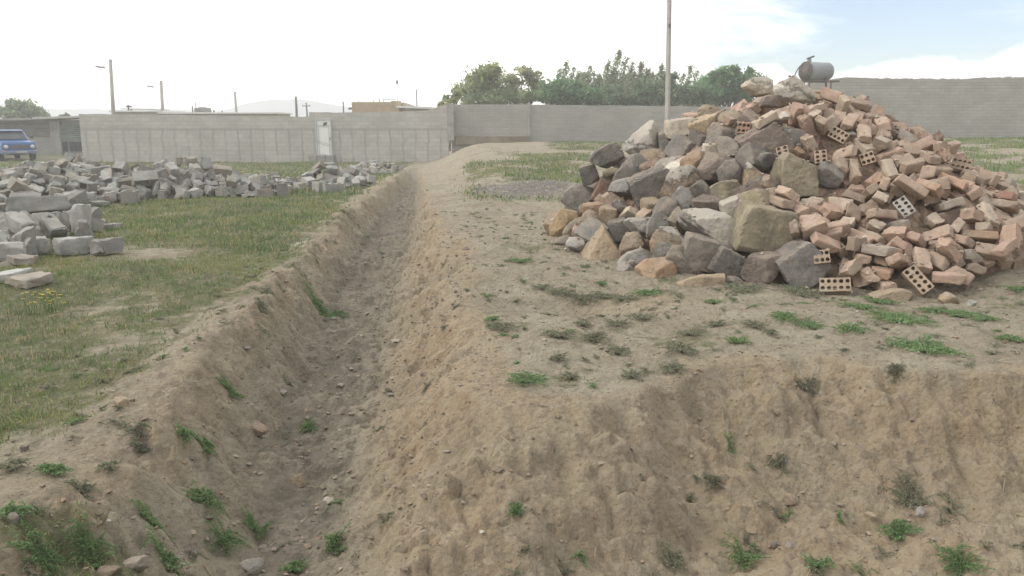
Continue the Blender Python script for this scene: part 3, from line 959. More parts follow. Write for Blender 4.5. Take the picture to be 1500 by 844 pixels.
# ------------------------------------------------------------------ hills far off
hxs = np.linspace(-440, 330, 260)
hys = np.linspace(360, 470, 40)
HX, HY = np.meshgrid(hxs, hys)
su = 750 + FPX * HX / HY
pk = 13.5 + 4 * np.exp(-((su + 10) / 90) ** 2) * 2.2 + 10 * np.exp(-((su - 455) / 62) ** 2) + 6.5 * np.exp(-((su - 380) / 55) ** 2) + 3 * np.exp(-((su - 200) / 90) ** 2) - 8 * sstep(su, 560, 700)
pk = pk + 1.6 * fbm(HX * 0.045, HX * 0, 131, 4)
across = np.sin(np.clip((HY - 360) / 110, 0, 1) * math.pi) ** 1.2
pk = 1.15 + (pk - 1.15) * 0.475
HZ_ = -1.5 + (pk + 1.5) * across * (1 + 0.12 * fbm(HX * 0.027, HY * 0.045, 141, 3))
ii = np.arange(HX.size).reshape(HX.shape)
hq = np.stack([ii[:-1, :-1], ii[:-1, 1:], ii[1:, 1:], ii[1:, :-1]], -1).reshape(-1, 4)
HILL = plain('haze-tinted hillside', (0.40, 0.43, 0.47), 0.95, 0.1, 0.02, 0, 0.1)  # pale blue of distance haze is put into the hill colour
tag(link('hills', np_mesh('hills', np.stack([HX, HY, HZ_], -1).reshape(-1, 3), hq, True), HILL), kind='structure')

# ------------------------------------------------------------------ trees
LEAF, t = material('leaves')
tc = t.attr('tint')
t.out(tc, 0.6, None, 0.25, 0.0, 0.7)
BARK = plain('bark', (0.13, 0.105, 0.08), 0.95, 0.25, 5, 0.4, 0.1)


def leaf_mesh(name, pts, size, tints, rs, up=0.3, aspect=2.0):
    """a quad leaf or leaf spray at every point"""
    n = len(pts)
    d = rs.normal(size=(n, 3))
    d[:, 2] += up
    d /= np.linalg.norm(d, axis=1)[:, None]
    e = np.cross(d, rs.normal(size=(n, 3)))
    e /= np.linalg.norm(e, axis=1)[:, None]
    s = size * rs.uniform(0.6, 1.4, n)[:, None]
    a, b = d * s * aspect * 0.5, e * s * 0.5
    v = np.stack([pts - a, pts + b * 0.9 - a * 0.1, pts + a, pts - b * 0.9 - a * 0.1], 1).reshape(-1, 3)
    f = np.arange(4 * n).reshape(n, 4)
    return np_mesh(name, v, f, False, np.repeat(tints, 4, axis=0))


def limb_bm(bm, p, q, r0, r1, rs, segs=4, wob=0.12):
    prev = Vector(p)
    L = (Vector(q) - prev).length
    for k in range(1, segs + 1):
        f = k / segs
        cur = Vector(p).lerp(Vector(q), f) + Vector(rs.normal(size=3) * wob * L * 0.2) * (1 if k < segs else 0)
        add_cyl(bm, prev, cur, r0 + (r1 - r0) * (k - 1) / segs, r0 + (r1 - r0) * f, 7)
        prev = cur


def tree(name, x, y, clumps, leaf, col, label, cat='tree', group=None, seed=0, trunk_r=0.12, spread=1.0, aspect=2.0):
    """clumps: (dx, dy, z, rx, rz, n) leaf clumps; limbs run from the trunk to each clump"""
    rs = np.random.RandomState(seed)
    z0 = zat(x, y)
    root = tag(empty(name, (x, y, z0)), label, cat, group)
    P_, T_ = [], []
    bm = bmesh.new()
    zmin = min(c_[2] for c_ in clumps)
    ztop = max(c_[2] + 0.5 * c_[4] for c_ in clumps)
    fork = Vector((0.0, 0.0, max(0.4, zmin * 0.55)))
    limb_bm(bm, (0, 0, -0.2), fork, trunk_r * 1.3, trunk_r, rs)
    for (dx_, dy_, zc, rx, rz, n) in clumps:
        limb_bm(bm, fork, (dx_, dy_, zc + rz * 0.5), trunk_r * 0.55, 0.012, rs)
        # sub-clumps make the outline uneven and leave gaps
        k = max(4, n // 60)
        cc = rs.normal(size=(k, 3))
        cc /= np.linalg.norm(cc, axis=1)[:, None]
        cc *= (rs.uniform(0.15, 1, k) ** 0.45)[:, None]
        own = rs.uniform(0.72, 1.28, k)
        sel = rs.randint(0, k, n)
        pts = cc[sel] + rs.normal(size=(n, 3)) * 0.24 * spread
        pts = pts * np.array([rx, rx, rz]) + np.array([dx_, dy_, zc])
        P_.append(pts)
        tt = 1.2 * np.array(col)[None, :] * (own[sel] * rs.uniform(0.75, 1.25, n))[:, None]
        tt[:, 0] *= rs.uniform(0.85, 1.25, n)
        T_.append(tt)
    link('trunk', bm_mesh('trunk', bm, True), BARK, root)
    P_, T_ = np.concatenate(P_), np.concatenate(T_)
    link('crown', leaf_mesh('crown', P_, leaf, T_, rs, 0.2, aspect), LEAF, root)
    return root


def poplar(x, y, shoots, col, label, group, seed):
    """slender tree: upright shoots bent by the wind, leaves along each"""
    rs = np.random.RandomState(seed)
    z0 = zat(x, y)
    root = tag(empty('poplar_tree', (x, y, z0)), label, 'tree', group)
    bm = bmesh.new()
    P_, T_ = [], []
    for (dx_, h_, lean, wd, n) in shoots:
        f = rs.uniform(0.22, 1, n) ** 0.8
        cx = dx_ + lean * f ** 2
        rad = wd * np.sin(np.clip(f, 0, 1) * math.pi * 0.93 + 0.12) ** 0.8
        br = rs.randint(0, 26, n)
        ba = br * 2.4
        pts = np.stack([cx + np.cos(ba) * rad * rs.uniform(0.1, 1, n) + rs.normal(size=n) * 0.06, np.sin(ba) * rad * rs.uniform(0.1, 1, n), h_ * f + rad * 0.5 + rs.normal(size=n) * 0.08], -1) + rs.normal(size=(n, 3)) * rad[:, None] * 0.3
        P_.append(pts)
        own = rs.uniform(0.7, 1.3, 26)[br]
        tt = 1.2 * np.array(col)[None, :] * (own * rs.uniform(0.75, 1.3, n))[:, None]
        T_.append(tt)
        prev = Vector((dx_ * 0.3, 0, -0.2))
        for k in range(1, 8):
            q = k / 7
            cur = Vector((dx_ + lean * q * q, 0, h_ * q * 0.98))
            add_cyl(bm, prev, cur, 0.07 * (1 - q) + 0.02, 0.07 * (1 - q) + 0.012, 6)
            prev = cur
    link('trunk', bm_mesh('trunk', bm, True), BARK, root)
    P_, T_ = np.concatenate(P_), np.concatenate(T_)
    link('crown', leaf_mesh('crown', P_, 0.095, T_, rs, 0.5, 2.6), LEAF, root)
    return root


def tpos(u, Yt): return (u - 750) / FPX * Yt * 1.0


def hz(v, Yt):
    return at(750, v, Yt).z


G = 'trees behind the low grey wall'
Yt = 50.0
zg = zat(tpos(720, Yt), Yt)


def cl(u0, list_, Yt=50.0):
    """clump list from survey: (u, v, half width px, half height px, n)"""
    x0 = tpos(u0, Yt)
    z0 = zat(x0, Yt)
    k = Yt / FPX
    rsl = np.random.RandomState(int(u0))
    return x0, [(tpos(u, Yt) - x0, rsl.uniform(-0.5, 0.5), hz(v, Yt) - z0, wpx * k, hpx * k, n) for u, v, wpx, hpx, n in list_]


OLIVE, MID, DEEP, GREYG = (0.25, 0.30, 0.13), (0.14, 0.20, 0.09), (0.135, 0.235, 0.12), (0.28, 0.32, 0.21)
x0, c_ = cl(712, [(715, 118, 25, 19, 1500), (692, 132, 20, 16, 800), (728, 136, 20, 18, 800), (702, 146, 28, 14, 800), (722, 106, 18, 11, 500)])
tree('leafy_tree', x0, Yt, c_, 0.13, OLIVE, 'round open crowned olive green tree standing furthest from the pole behind the grey wall', 'tree', G, 11, 0.14)
x0, c_ = cl(766, [(765, 118, 22, 15, 700), (752, 134, 17, 17, 500), (782, 130, 20, 20, 700), (768, 145, 28, 12, 600), (778, 106, 16, 9, 260)])
tree('leafy_tree', x0, Yt + 1, c_, 0.12, (0.26, 0.29, 0.16), 'pale loose crowned tree right beside the round olive tree', 'tree', G, 12, 0.11)
x0, c_ = cl(668, [(666, 147, 9, 7, 240), (676, 143, 8, 8, 220), (660, 152, 8, 6, 180)])
tree('young_tree', x0, Yt - 4, c_, 0.11, OLIVE, 'small spiky shoots just above the pillar of the grey wall', 'tree', G, 13, 0.05, 1.0, 3.0)
x0, c_ = cl(822, [(815, 138, 26, 15, 1500), (838, 140, 24, 14, 1300), (800, 144, 16, 12, 500), (826, 130, 18, 9, 500), (858, 144, 16, 11, 600)])
tree('broad_bush', x0, Yt - 3, c_, 0.13, DEEP, 'broad dark green bush low over the wall, left of the poplars', 'bush', G, 14, 0.10, 0.85)
x0, c_ = cl(885, [(875, 142, 24, 12, 900), (900, 144, 26, 11, 900), (925, 145, 24, 10, 800), (892, 134, 16, 9, 400)])
tree('broad_bush', x0, Yt - 2, c_, 0.12, (0.14, 0.20, 0.12), 'greyish green undergrowth bush at the foot of the poplars', 'bush', G, 15, 0.08, 0.9)
for k, (u, v, lean, n, wd, lab) in enumerate((
        (818, 92, 10, 900, 13, 'feathery poplar showing above the broad dark bush'),
        (856, 97, 5, 620, 10, 'thin isolated poplar with sky around its tip'),
        (893, 76, 8, 1500, 17, 'tallest feathery poplar, reaching highest of the row'),
        (928, 93, 6, 900, 13, 'feathery poplar between the tallest one and the pole'),
        (958, 97, 4, 1200, 15, 'bushy poplar immediately left of the concrete pole'),
        (996, 98, 8, 800, 13, 'feathery poplar immediately right of the concrete pole'))):
    Yp = Yt + 2 + (k % 3)
    x0 = tpos(u, Yp)
    z0 = zat(x0, Yp)
    kk = Yp / FPX
    H_ = hz(v, Yp) - z0
    n = int(n * 1.25)
    wk = wd * kk * 1.15
    sh = [(0, H_, lean * kk, wk * 0.55, n // 3), (-wk * 0.8, H_ * 0.88, lean * kk * 1.2, wk * 0.5, n // 4), (wk * 0.9, H_ * 0.85, lean * kk * 1.3, wk * 0.5, n // 4),
          (wk * 0.35, H_ * 0.93, lean * kk * 1.5, wk * 0.35, n // 6), (-wk * 0.3, H_ * 0.78, lean * kk, wk * 0.6, n // 4), (wk * 1.5, H_ * 0.74, lean * kk * 1.4, wk * 0.5, n // 5), (-wk * 1.4, H_ * 0.72, lean * kk * 1.1, wk * 0.5, n // 5), (wk * 0.1, H_ * 0.6, 0.1, wk * 1.4, n // 3)]
    poplar(x0, Yp, sh, (GREYG if k != 3 else (0.27, 0.27, 0.20)), lab, G, 30 + k)
x0, c_ = cl(745, [(742, 143, 22, 10, 800), (782, 146, 20, 8, 600), (718, 148, 26, 7, 600)])
tree('broad_bush', x0, Yt - 2, c_, 0.12, (0.17, 0.225, 0.115), 'low pale bush filling the gap under the two open crowned trees', 'bush', G, 20, 0.07)
x0, c_ = cl(955, [(945, 138, 26, 16, 1100), (975, 142, 24, 13, 900), (1000, 143, 20, 12, 700), (960, 124, 16, 12, 420)])
tree('broad_bush', x0, Yt - 2, c_, 0.12, (0.15, 0.21, 0.125), 'middling green bush behind the concrete pole', 'bush', G, 21, 0.08)
x0, c_ = cl(845, [(842, 128, 20, 14, 700), (868, 126, 18, 18, 700), (855, 112, 14, 10, 300)])
tree('leafy_tree', x0, Yt + 4, c_, 0.11, (0.22, 0.26, 0.165), 'hazy pale tree between the isolated poplar and the tallest one', 'tree', G, 22, 0.08)
x0, c_ = cl(918, [(905, 120, 18, 18, 700), (935, 118, 20, 18, 700), (960, 116, 16, 14, 400)])
tree('leafy_tree', x0, Yt + 5, c_, 0.11, (0.22, 0.26, 0.17), 'hazy pale tree between the tallest poplar and the concrete pole', 'tree', G, 23, 0.08)
x0, c_ = cl(1050, [(1050, 126, 34, 22, 2600), (1022, 138, 26, 16, 1300), (1076, 130, 24, 20, 1300), (1052, 108, 18, 10, 600), (1035, 114, 14, 10, 450), (1068, 112, 14, 10, 450), (1045, 146, 46, 9, 900)])
tree('leafy_tree', x0, Yt - 1, c_, 0.13, (0.145, 0.25, 0.12), 'dense dark green tree between the concrete pole and the heap', 'tree', G, 16, 0.14, 0.8)
x0, c_ = cl(1092, [(1094, 124, 14, 14, 420), (1104, 134, 12, 14, 380), (1086, 138, 14, 12, 380), (1102, 116, 9, 7, 140)])
tree('young_tree', x0, Yt + 1, c_, 0.11, (0.18, 0.22, 0.11), 'pale twiggy tree beside the dense dark tree, above the white rocks', 'tree', G, 17, 0.07)
x0, c_ = cl(42, [(45, 162, 22, 12, 1500), (30, 166, 18, 9, 700), (62, 166, 18, 8, 700), (44, 152, 12, 7, 300), (78, 171, 9, 4, 150)], 70.0)
tree('leafy_tree', x0, 70, c_, 0.17, (0.16, 0.215, 0.12), 'bushy green tree behind the shed roof', 'tree', None, 18, 0.16)
x0, c_ = cl(108, [(108, 170, 7, 4, 160), (2, 172, 12, 5, 300)], 70.0)
tree('young_tree', x0, 70.5, c_, 0.15, (0.18, 0.21, 0.14), 'small faint shrub between the shed roof and the streaked wall', 'tree', None, 19, 0.06)

# ------------------------------------------------------------------ blue pickup
BLUE = plain('blue paint', (0.012, 0.09, 0.27), 0.35, 0.08, 1.5, 0.0, 0.5)
GLASS = plain('dark glass', (0.05, 0.06, 0.065), 0.12, 0.05, 1, 0.0, 0.6)
RUBBER = plain('tyre rubber', (0.03, 0.03, 0.03), 0.9, 0.2, 8, 0.1, 0.2)
CHROME = plain('dull chrome', (0.55, 0.55, 0.55), 0.35, 0.05, 1, 0.0, 0.5, 0.7)
LAMP_GLASS = plain('lamp lens', (0.65, 0.66, 0.62), 0.2, 0.05, 1, 0.0, 0.6)
ORANGE = plain('amber lens', (0.6, 0.22, 0.03), 0.3, 0.05, 1, 0.0, 0.5)
tp = at(38, 234.5, 42)
truck = tag(empty('pickup_truck', (tp.x - 1.15, 42.6, zat(tp.x, 42)), math.radians(-90 + 44)), 'blue pickup truck parked in front of the shed, nose towards the rubble', 'pickup truck')
# built facing +x
bm = bmesh.new()
W2 = 0.80


def loft(bm, secs):
    """closed loft of rectangular-ish sections (x, half width bottom, half width top, z bottom, z top)"""
    rs_ = []
    for (x_, wb, wt, zb_, zt_) in secs:
        rs_.append([bm.verts.new(p) for p in ((x_, -wb, zb_), (x_, wb, zb_), (x_, wb, zb_ + (zt_ - zb_) * 0.7), (x_, wt, zt_), (x_, -wt, zt_), (x_, -wb, zb_ + (zt_ - zb_) * 0.7))])
    for a_, b_ in zip(rs_, rs_[1:]):
        for k in range(6): bm.faces.new((a_[k], a_[(k + 1) % 6], b_[(k + 1) % 6], b_[k]))
    bm.faces.new(rs_[0][::-1])
    bm.faces.new(rs_[-1])
    bmesh.ops.recalc_face_normals(bm, faces=bm.faces[:])


loft(bm, [(2.05, 0.74, 0.68, 0.42, 0.84), (1.95, 0.78, 0.74, 0.36, 0.93), (0.95, 0.80, 0.76, 0.34, 1.00), (0.6, 0.80, 0.76, 0.34, 1.02), (-0.75, 0.80, 0.76, 0.34, 1.0)])
bmesh.ops.bevel(bm, geom=bm.edges[:], offset=0.025, segments=2, affect='EDGES')
link('body', bm_mesh('body', bm), BLUE, truck)
bm = bmesh.new()
loft(bm, [(0.85, 0.74, 0.70, 0.99, 1.01), (0.35, 0.72, 0.60, 0.99, 1.50), (-0.10, 0.72, 0.61, 0.99, 1.54), (-0.62, 0.72, 0.60, 0.99, 1.50), (-0.74, 0.73, 0.62, 0.99, 1.10)])
bmesh.ops.bevel(bm, geom=bm.edges[:], offset=0.02, segments=1, affect='EDGES')
link('cab', bm_mesh('cab', bm), BLUE, truck)
bm = bmesh.new()
vs = [bm.verts.new(p) for p in ((0.825, -0.64, 1.055), (0.825, 0.64, 1.055), (0.44, 0.56, 1.435), (0.44, -0.56, 1.435), (0.80, -0.64, 1.03), (0.80, 0.64, 1.03), (0.41, 0.56, 1.40), (0.41, -0.56, 1.40))]
for f in ((0, 1, 2, 3), (7, 6, 5, 4), (0, 4, 5, 1), (1, 5, 6, 2), (2, 6, 7, 3), (3, 7, 4, 0)): bm.faces.new([vs[i] for i in f])
bmesh.ops.translate(bm, vec=(0.02, 0, 0.02), verts=bm.verts[:])
link('windscreen', bm_mesh('windscreen', bm), GLASS, truck)
for s_ in (-1, 1):
    bm = bmesh.new()
    pts_ = [(0.62, 0.722, 1.06), (-0.55, 0.722, 1.06), (-0.5, 0.655, 1.40), (0.33, 0.655, 1.40)]
    vs = [bm.verts.new((x_, s_ * (y_ + 0.012), z_)) for x_, y_, z_ in pts_] + [bm.verts.new((x_, s_ * (y_ - 0.02), z_)) for x_, y_, z_ in pts_]
    for f in ((0, 1, 2, 3), (7, 6, 5, 4), (0, 4, 5, 1), (1, 5, 6, 2), (2, 6, 7, 3), (3, 7, 4, 0)): bm.faces.new([vs[i] for i in f])
    bmesh.ops.recalc_face_normals(bm, faces=bm.faces[:])
    link('side_window', bm_mesh('side_window', bm), GLASS, truck)
    mr = box_obj('mirror', (0.70, s_ * 0.93, 1.17), (0.08, 0.16, 0.18), DARK_METAL, truck, 0.02)
    hd = cyl_obj('headlight', (2.0, s_ * 0.59, 0.70), (2.075, s_ * 0.59, 0.70), 0.105, CHROME, truck, None, 16)
    cyl_obj('lens', (2.07, s_ * 0.59, 0.70), (2.09, s_ * 0.59, 0.70), 0.088, LAMP_GLASS, hd, None, 16)
    box_obj('indicator', (2.055, s_ * 0.70, 0.52), (0.04, 0.11, 0.06), ORANGE, truck, 0.01)
    for x_ in (1.32, -1.75):
        wh = cyl_obj('wheel', (x_, s_ * 0.62, 0.31), (x_, s_ * 0.80, 0.31), 0.31, RUBBER, truck, None, 24)
        cyl_obj('rim', (x_, s_ * 0.79, 0.31), (x_, s_ * 0.815, 0.31), 0.17, CHROME, wh, None, 16)
box_obj('grille', (2.062, 0, 0.70), (0.03, 0.88, 0.18), DARK_METAL, truck, 0.008)
bp = box_obj('bumper', (2.13, 0, 0.43), (0.10, 1.56, 0.16), plain('blue grey bumper', (0.18, 0.22, 0.30), 0.5, 0.1, 2, 0, 0.4), truck, 0.03)
box_obj('number_plate', (2.19, 0.05, 0.44), (0.012, 0.46, 0.09), PALE_CONCRETE, bp)
box_obj('sun_visor', (0.47, 0, 1.50), (0.22, 1.22, 0.03), BLUE, truck, 0.01, (0, math.radians(12), 0))
bm = bmesh.new()
for c_, s_ in (((-1.65, 0.80, 0.86), (1.75, 0.05, 0.48)), ((-1.65, -0.80, 0.86), (1.75, 0.05, 0.48)), ((-2.52, 0, 0.86), (0.05, 1.6, 0.48)), ((-0.80, 0, 0.86), (0.05, 1.6, 0.48)), ((-1.65, 0, 0.62), (1.75, 1.6, 0.06))):
    add_box(bm, c_, s_, None, 0.008)
link('cargo_bed', bm_mesh('cargo_bed', bm), BLUE, truck)
box_obj('chassis', (-0.4, 0, 0.36), (4.0, 0.8, 0.14), DARK_METAL, truck)
for s_ in (-0.3, 0.3):
    cyl_obj('wiper', (0.87, s_, 1.05), (0.68, s_ + 0.22, 1.25), 0.01, DARK_METAL, truck, None, 5)

# === MASONRY BEGIN
# ------------------------------------------------------------------ stones, bricks and blocks


def cut_bm(bm, co, no):
    r = bmesh.ops.bisect_plane(bm, geom=bm.verts[:] + bm.edges[:] + bm.faces[:], plane_co=co, plane_no=no, clear_outer=True)
    es = [e for e in r['geom_cut'] if isinstance(e, bmesh.types.BMEdge)]
    if es:
        bmesh.ops.edgeloop_fill(bm, edges=es)


def chunk_mesh(name, L, W, H, seed, breaks=1, bevel=0.012, rough=0.004, corner=2):
    """a brick or block, worn, with broken ends and knocked-off corners"""
    rs = random.Random(seed)
    bm = bmesh.new()
    bmesh.ops.create_cube(bm, size=1.0)
    bmesh.ops.scale(bm, vec=(L, W, H), verts=bm.verts)
    for k in range(breaks):
        s = 1 if k % 2 == 0 else -1
        no = Vector((s, rs.uniform(-.6, .6), rs.uniform(-.6, .6))).normalized()
        cut_bm(bm, Vector((s * L * rs.uniform(.22, .40), 0, 0)), no)
    for k in range(corner):
        c = Vector((rs.choice((-1, 1)) * L / 2, rs.choice((-1, 1)) * W / 2, rs.choice((-1, 1)) * H / 2))
        no = Vector((c.x / L + rs.uniform(-.3, .3), c.y / W + rs.uniform(-.3, .3), c.z / H + rs.uniform(-.3, .3))).normalized()
        cut_bm(bm, c * rs.uniform(0.72, 0.9), no)
    bmesh.ops.bevel(bm, geom=bm.edges[:], offset=bevel, segments=2, affect='EDGES', profile=0.6, clamp_overlap=True)
    bmesh.ops.triangulate(bm, faces=[f for f in bm.faces if len(f.verts) > 4])
    bmesh.ops.subdivide_edges(bm, edges=[e for e in bm.edges if e.calc_length() > 0.22 * max(W, H)], cuts=3, use_grid_fill=True)
    bmesh.ops.triangulate(bm, faces=bm.faces[:])
    o = Vector((seed * 3.7, seed * 1.3, 0))
    for v in bm.verts:
        n = mnoise.noise_vector(v.co * (1.6 / W) * 0.5 + o) * rough * 0.35 + mnoise.noise_vector(v.co * (7 / W) * 0.5 + o) * rough * 0.8 + mnoise.noise_vector(v.co * (16 / W) * 0.5 + o) * rough * 0.8
        v.co += n
    c = Vector((0, 0, 0))
    for v in bm.verts: c += v.co
    c /= len(bm.verts)
    for v in bm.verts: v.co -= c
    me = bm_mesh(name, bm, True)
    me.set_sharp_from_angle(angle=math.radians(50))
    return me


def holed_mesh(name, L, W, H, cols, rows, rad, seed, square=False, broken=False):
    """a perforated brick (round holes) or hollow block (square cells); holes run through along z"""
    bm = bmesh.new()
    S = 4 if square else 12
    cache = {}

    def vert(x, y, z):
        k = (round(x, 5), round(y, 5), round(z, 5))
        if k not in cache: cache[k] = bm.verts.new((x, y, z))
        return cache[k]
    cw, ch = L / cols, W / rows
    for i in range(cols):
        for j in range(rows):
            cx, cy = -L / 2 + (i + .5) * cw, -W / 2 + (j + .5) * ch
            ring, sq = [], []
            for k in range(S):
                a = 2 * math.pi * (k + 0.5 if S == 4 else k) / S
                if square:
                    ring.append((cx + math.copysign(cw / 2 * rad, math.cos(a)), cy + math.copysign(ch / 2 * rad, math.sin(a))))
                else:
                    ring.append((cx + rad * math.cos(a), cy + rad * math.sin(a)))
                m_ = max(abs(math.cos(a)), abs(math.sin(a)))
                sq.append((cx + cw / 2 * math.cos(a) / m_, cy + ch / 2 * math.sin(a) / m_))
            if not square:                      # the cell's own corners
                outer = []
                for k in range(S):
                    outer.append(sq[k])
            for z, flip in ((H / 2, False), (-H / 2, True)):
                for k in range(S):
                    k2 = (k + 1) % S
                    a_, b_, c_, d_ = sq[k], sq[k2], ring[k2], ring[k]
                    fv = [vert(*a_, z), vert(*b_, z), vert(*c_, z), vert(*d_, z)]
                    if not square:
                        # insert the corner where the outline turns
                        if abs(a_[0] - b_[0]) > 1e-6 and abs(a_[1] - b_[1]) > 1e-6:
                            x_ = a_[0] if abs(abs(a_[0] - cx) - cw / 2) < 1e-6 else b_[0]
                            y_ = a_[1] if abs(abs(a_[1] - cy) - ch / 2) < 1e-6 else b_[1]
                            fv.insert(1, vert(x_, y_, z))
                    if flip: fv = fv[::-1]
                    try: bm.faces.new(fv)
                    except ValueError: pass
            for k in range(S):
                k2 = (k + 1) % S
                bm.faces.new((vert(*ring[k], H / 2), vert(*ring[k2], H / 2), vert(*ring[k2], -H / 2), vert(*ring[k], -H / 2)))
    bm.edges.ensure_lookup_table()
    # outer skirts
    be = [e for e in bm.edges if len(e.link_faces) == 1]
    top = [e for e in be if e.verts[0].co.z > 0 and e.verts[1].co.z > 0]
    for e in top:
        a_, b_ = e.verts
        a2, b2 = vert(a_.co.x, a_.co.y, -H / 2), vert(b_.co.x, b_.co.y, -H / 2)
        try: bm.faces.new((a_, b_, b2, a2))
        except ValueError: pass
    bmesh.ops.recalc_face_normals(bm, faces=bm.faces[:])
    bmesh.ops.triangulate(bm, faces=[f for f in bm.faces if len(f.verts) > 4])
    o = Vector((seed * 2.1, 0, seed))
    for v in bm.verts:
        v.co += mnoise.noise_vector(v.co * 12 + o) * (0.004 if not square else 0.007)
    if broken:
        r = bmesh.ops.bisect_plane(bm, geom=bm.verts[:] + bm.edges[:] + bm.faces[:], plane_co=(L * .12, 0, 0), plane_no=Vector((1, .35, .2)).normalized(), clear_outer=True)
        es = [e for e in r['geom_cut'] if isinstance(e, bmesh.types.BMEdge)]
        bmesh.ops.holes_fill(bm, edges=es, sides=0) if False else None
    return bm_mesh(name, bm, False)


def boulder_mesh(name, a, b, c, seed, facets=12, sharp=0.75, sub=4, lump=0.05, shape='round'):
    """a quarried rock: an ellipsoid trimmed by chance planes, edges softened, surface pitted"""
    rs = np.random.RandomState(seed)
    bm = bmesh.new()
    bmesh.ops.create_icosphere(bm, subdivisions=sub + 1, radius=1.0)
    co = np.array([v.co[:] for v in bm.verts])
    facets = int(facets * 1.35)
    N = rs.normal(size=(facets, 3))
    N /= np.linalg.norm(N, axis=1)[:, None]
    D = rs.uniform(0.50, 0.76, facets)
    if shape == 'block':
        N = np.concatenate([N[:5], np.array([(1, .1, .05), (-1, .05, .1), (.05, -1, .15), (.1, 1, 0), (.08, -.1, 1), (0, .05, -1)])])
        N /= np.linalg.norm(N, axis=1)[:, None]
        D = np.concatenate([rs.uniform(.70, .88, 5), np.full(6, .58)])
    elif shape == 'pyramid':
        N = np.concatenate([N[:4], np.array([(.85, -.15, .52), (-.85, -.2, .50), (-.1, -.93, .36), (0, .9, .4), (0, 0, -1)])])
        N /= np.linalg.norm(N, axis=1)[:, None]
        D = np.concatenate([rs.uniform(.85, .98, 4), (.46, .46, .5, .5, .62)])
    elif shape == 'slab':
        N = np.concatenate([N[:7], np.array([(0, -1, .12), (0, 1, 0.)])])
        N /= np.linalg.norm(N, axis=1)[:, None]
        D = np.concatenate([rs.uniform(.56, .8, 7), (.45, .45)])
    elif shape == 'upright':
        N = np.concatenate([N[:3], np.array([(1, -.1, .08), (-1, -.1, .12), (.48, -.05, .86), (-.75, 0, .75), (0, 0, -1), (.05, -1, .16), (0, 1, .1)])])
        N /= np.linalg.norm(N, axis=1)[:, None]
        D = np.concatenate([rs.uniform(.75, .9, 3), (.60, .60, .62, .80, .62, .36, .36)])
    elif shape == 'bar':
        N = np.concatenate([N[:3], np.array([(.1, -.55, .83), (0, -.8, -.55), (0, .6, .8), (1, 0, .1), (-1, .1, -.1)])])
        N /= np.linalg.norm(N, axis=1)[:, None]
        D = np.concatenate([rs.uniform(.8, .95, 3), (.62, .62, .7, .8, .8)])
    dots = co @ N.T
    rr = np.where(dots > 1e-3, D[None, :] / np.maximum(dots, 1e-3), 1e3)
    k = 10 + 60 * sharp
    inv = (np.power(np.maximum(1 / rr, 1e-4), k).sum(1) + 1.0) ** (1 / k)
    r = 1 / inv
    P3 = co * r[:, None]
    P3 /= np.maximum(np.abs(P3).max(0), 1e-6)[None, :]
    P3 = P3 * np.array([a, b, c])
    sc = (a + b + c) / 3
    o = seed * 1.93
    for v, p in zip(bm.verts, P3):
        p = Vector(p)
        q = p / sc
        n = p.normalized()
        d = mnoise.fractal(q * 1.7 + Vector((o, 0, o)), 0.8, 2.1, 4) * lump + (abs(mnoise.noise(q * 4.3 + Vector((o, o, 0)))) - 0.2) * 0.05 + mnoise.noise(q * 10 + Vector((0, o, 0))) * 0.016 + mnoise.noise(q * 24 + Vector((0, o, 0))) * 0.010
        v.co = p + n * d * sc
    me = bm_mesh(name, bm, True)
    me.set_sharp_from_angle(angle=math.radians(30))
    return me


BR_L, BR_W, BR_H = 0.212, 0.101, 0.064
BRICKS = []                                        # (mesh, form word)


def brick_variants():
    for k in range(6): BRICKS.append((chunk_mesh('brick', BR_L, BR_W, BR_H, k + 1, 0, 0.011, 0.006, 2), 'whole'))
    for k in range(6): BRICKS.append((chunk_mesh('brick', BR_L * .95, BR_W, BR_H, k + 20, 1, 0.012, 0.008, 2), 'broken'))
    for k in range(4): BRICKS.append((chunk_mesh('brick', BR_L * .95, BR_W, BR_H * 1.1, k + 40, 2, 0.014, 0.009, 2), 'half'))
    for k in range(5): BRICKS.append((chunk_mesh('brick', BR_L * .95, BR_W * 1.1, BR_H * 1.2, k + 60, 1, 0.024, 0.014, 3), 'worn rounded'))
    BRICKS.append((chunk_mesh('brick', .30, .15, .06, 81, 1, 0.008, 0.004, 2), 'large flat'))
    BRICKS.append((chunk_mesh('brick', .34, .16, .10, 82, 0, 0.015, 0.006, 2), 'big thick'))
    BRICKS.append((holed_mesh('perforated_brick', .225, .108, .066, 5, 2, .0155, 1), 'perforated'))
    BRICKS.append((holed_mesh('perforated_brick', .17, .108, .066, 4, 2, .0155, 2), 'short perforated'))
    BRICKS.append((holed_mesh('perforated_brick', .125, .108, .066, 3, 2, .0165, 3), 'half perforated'))


BLOCKS = []


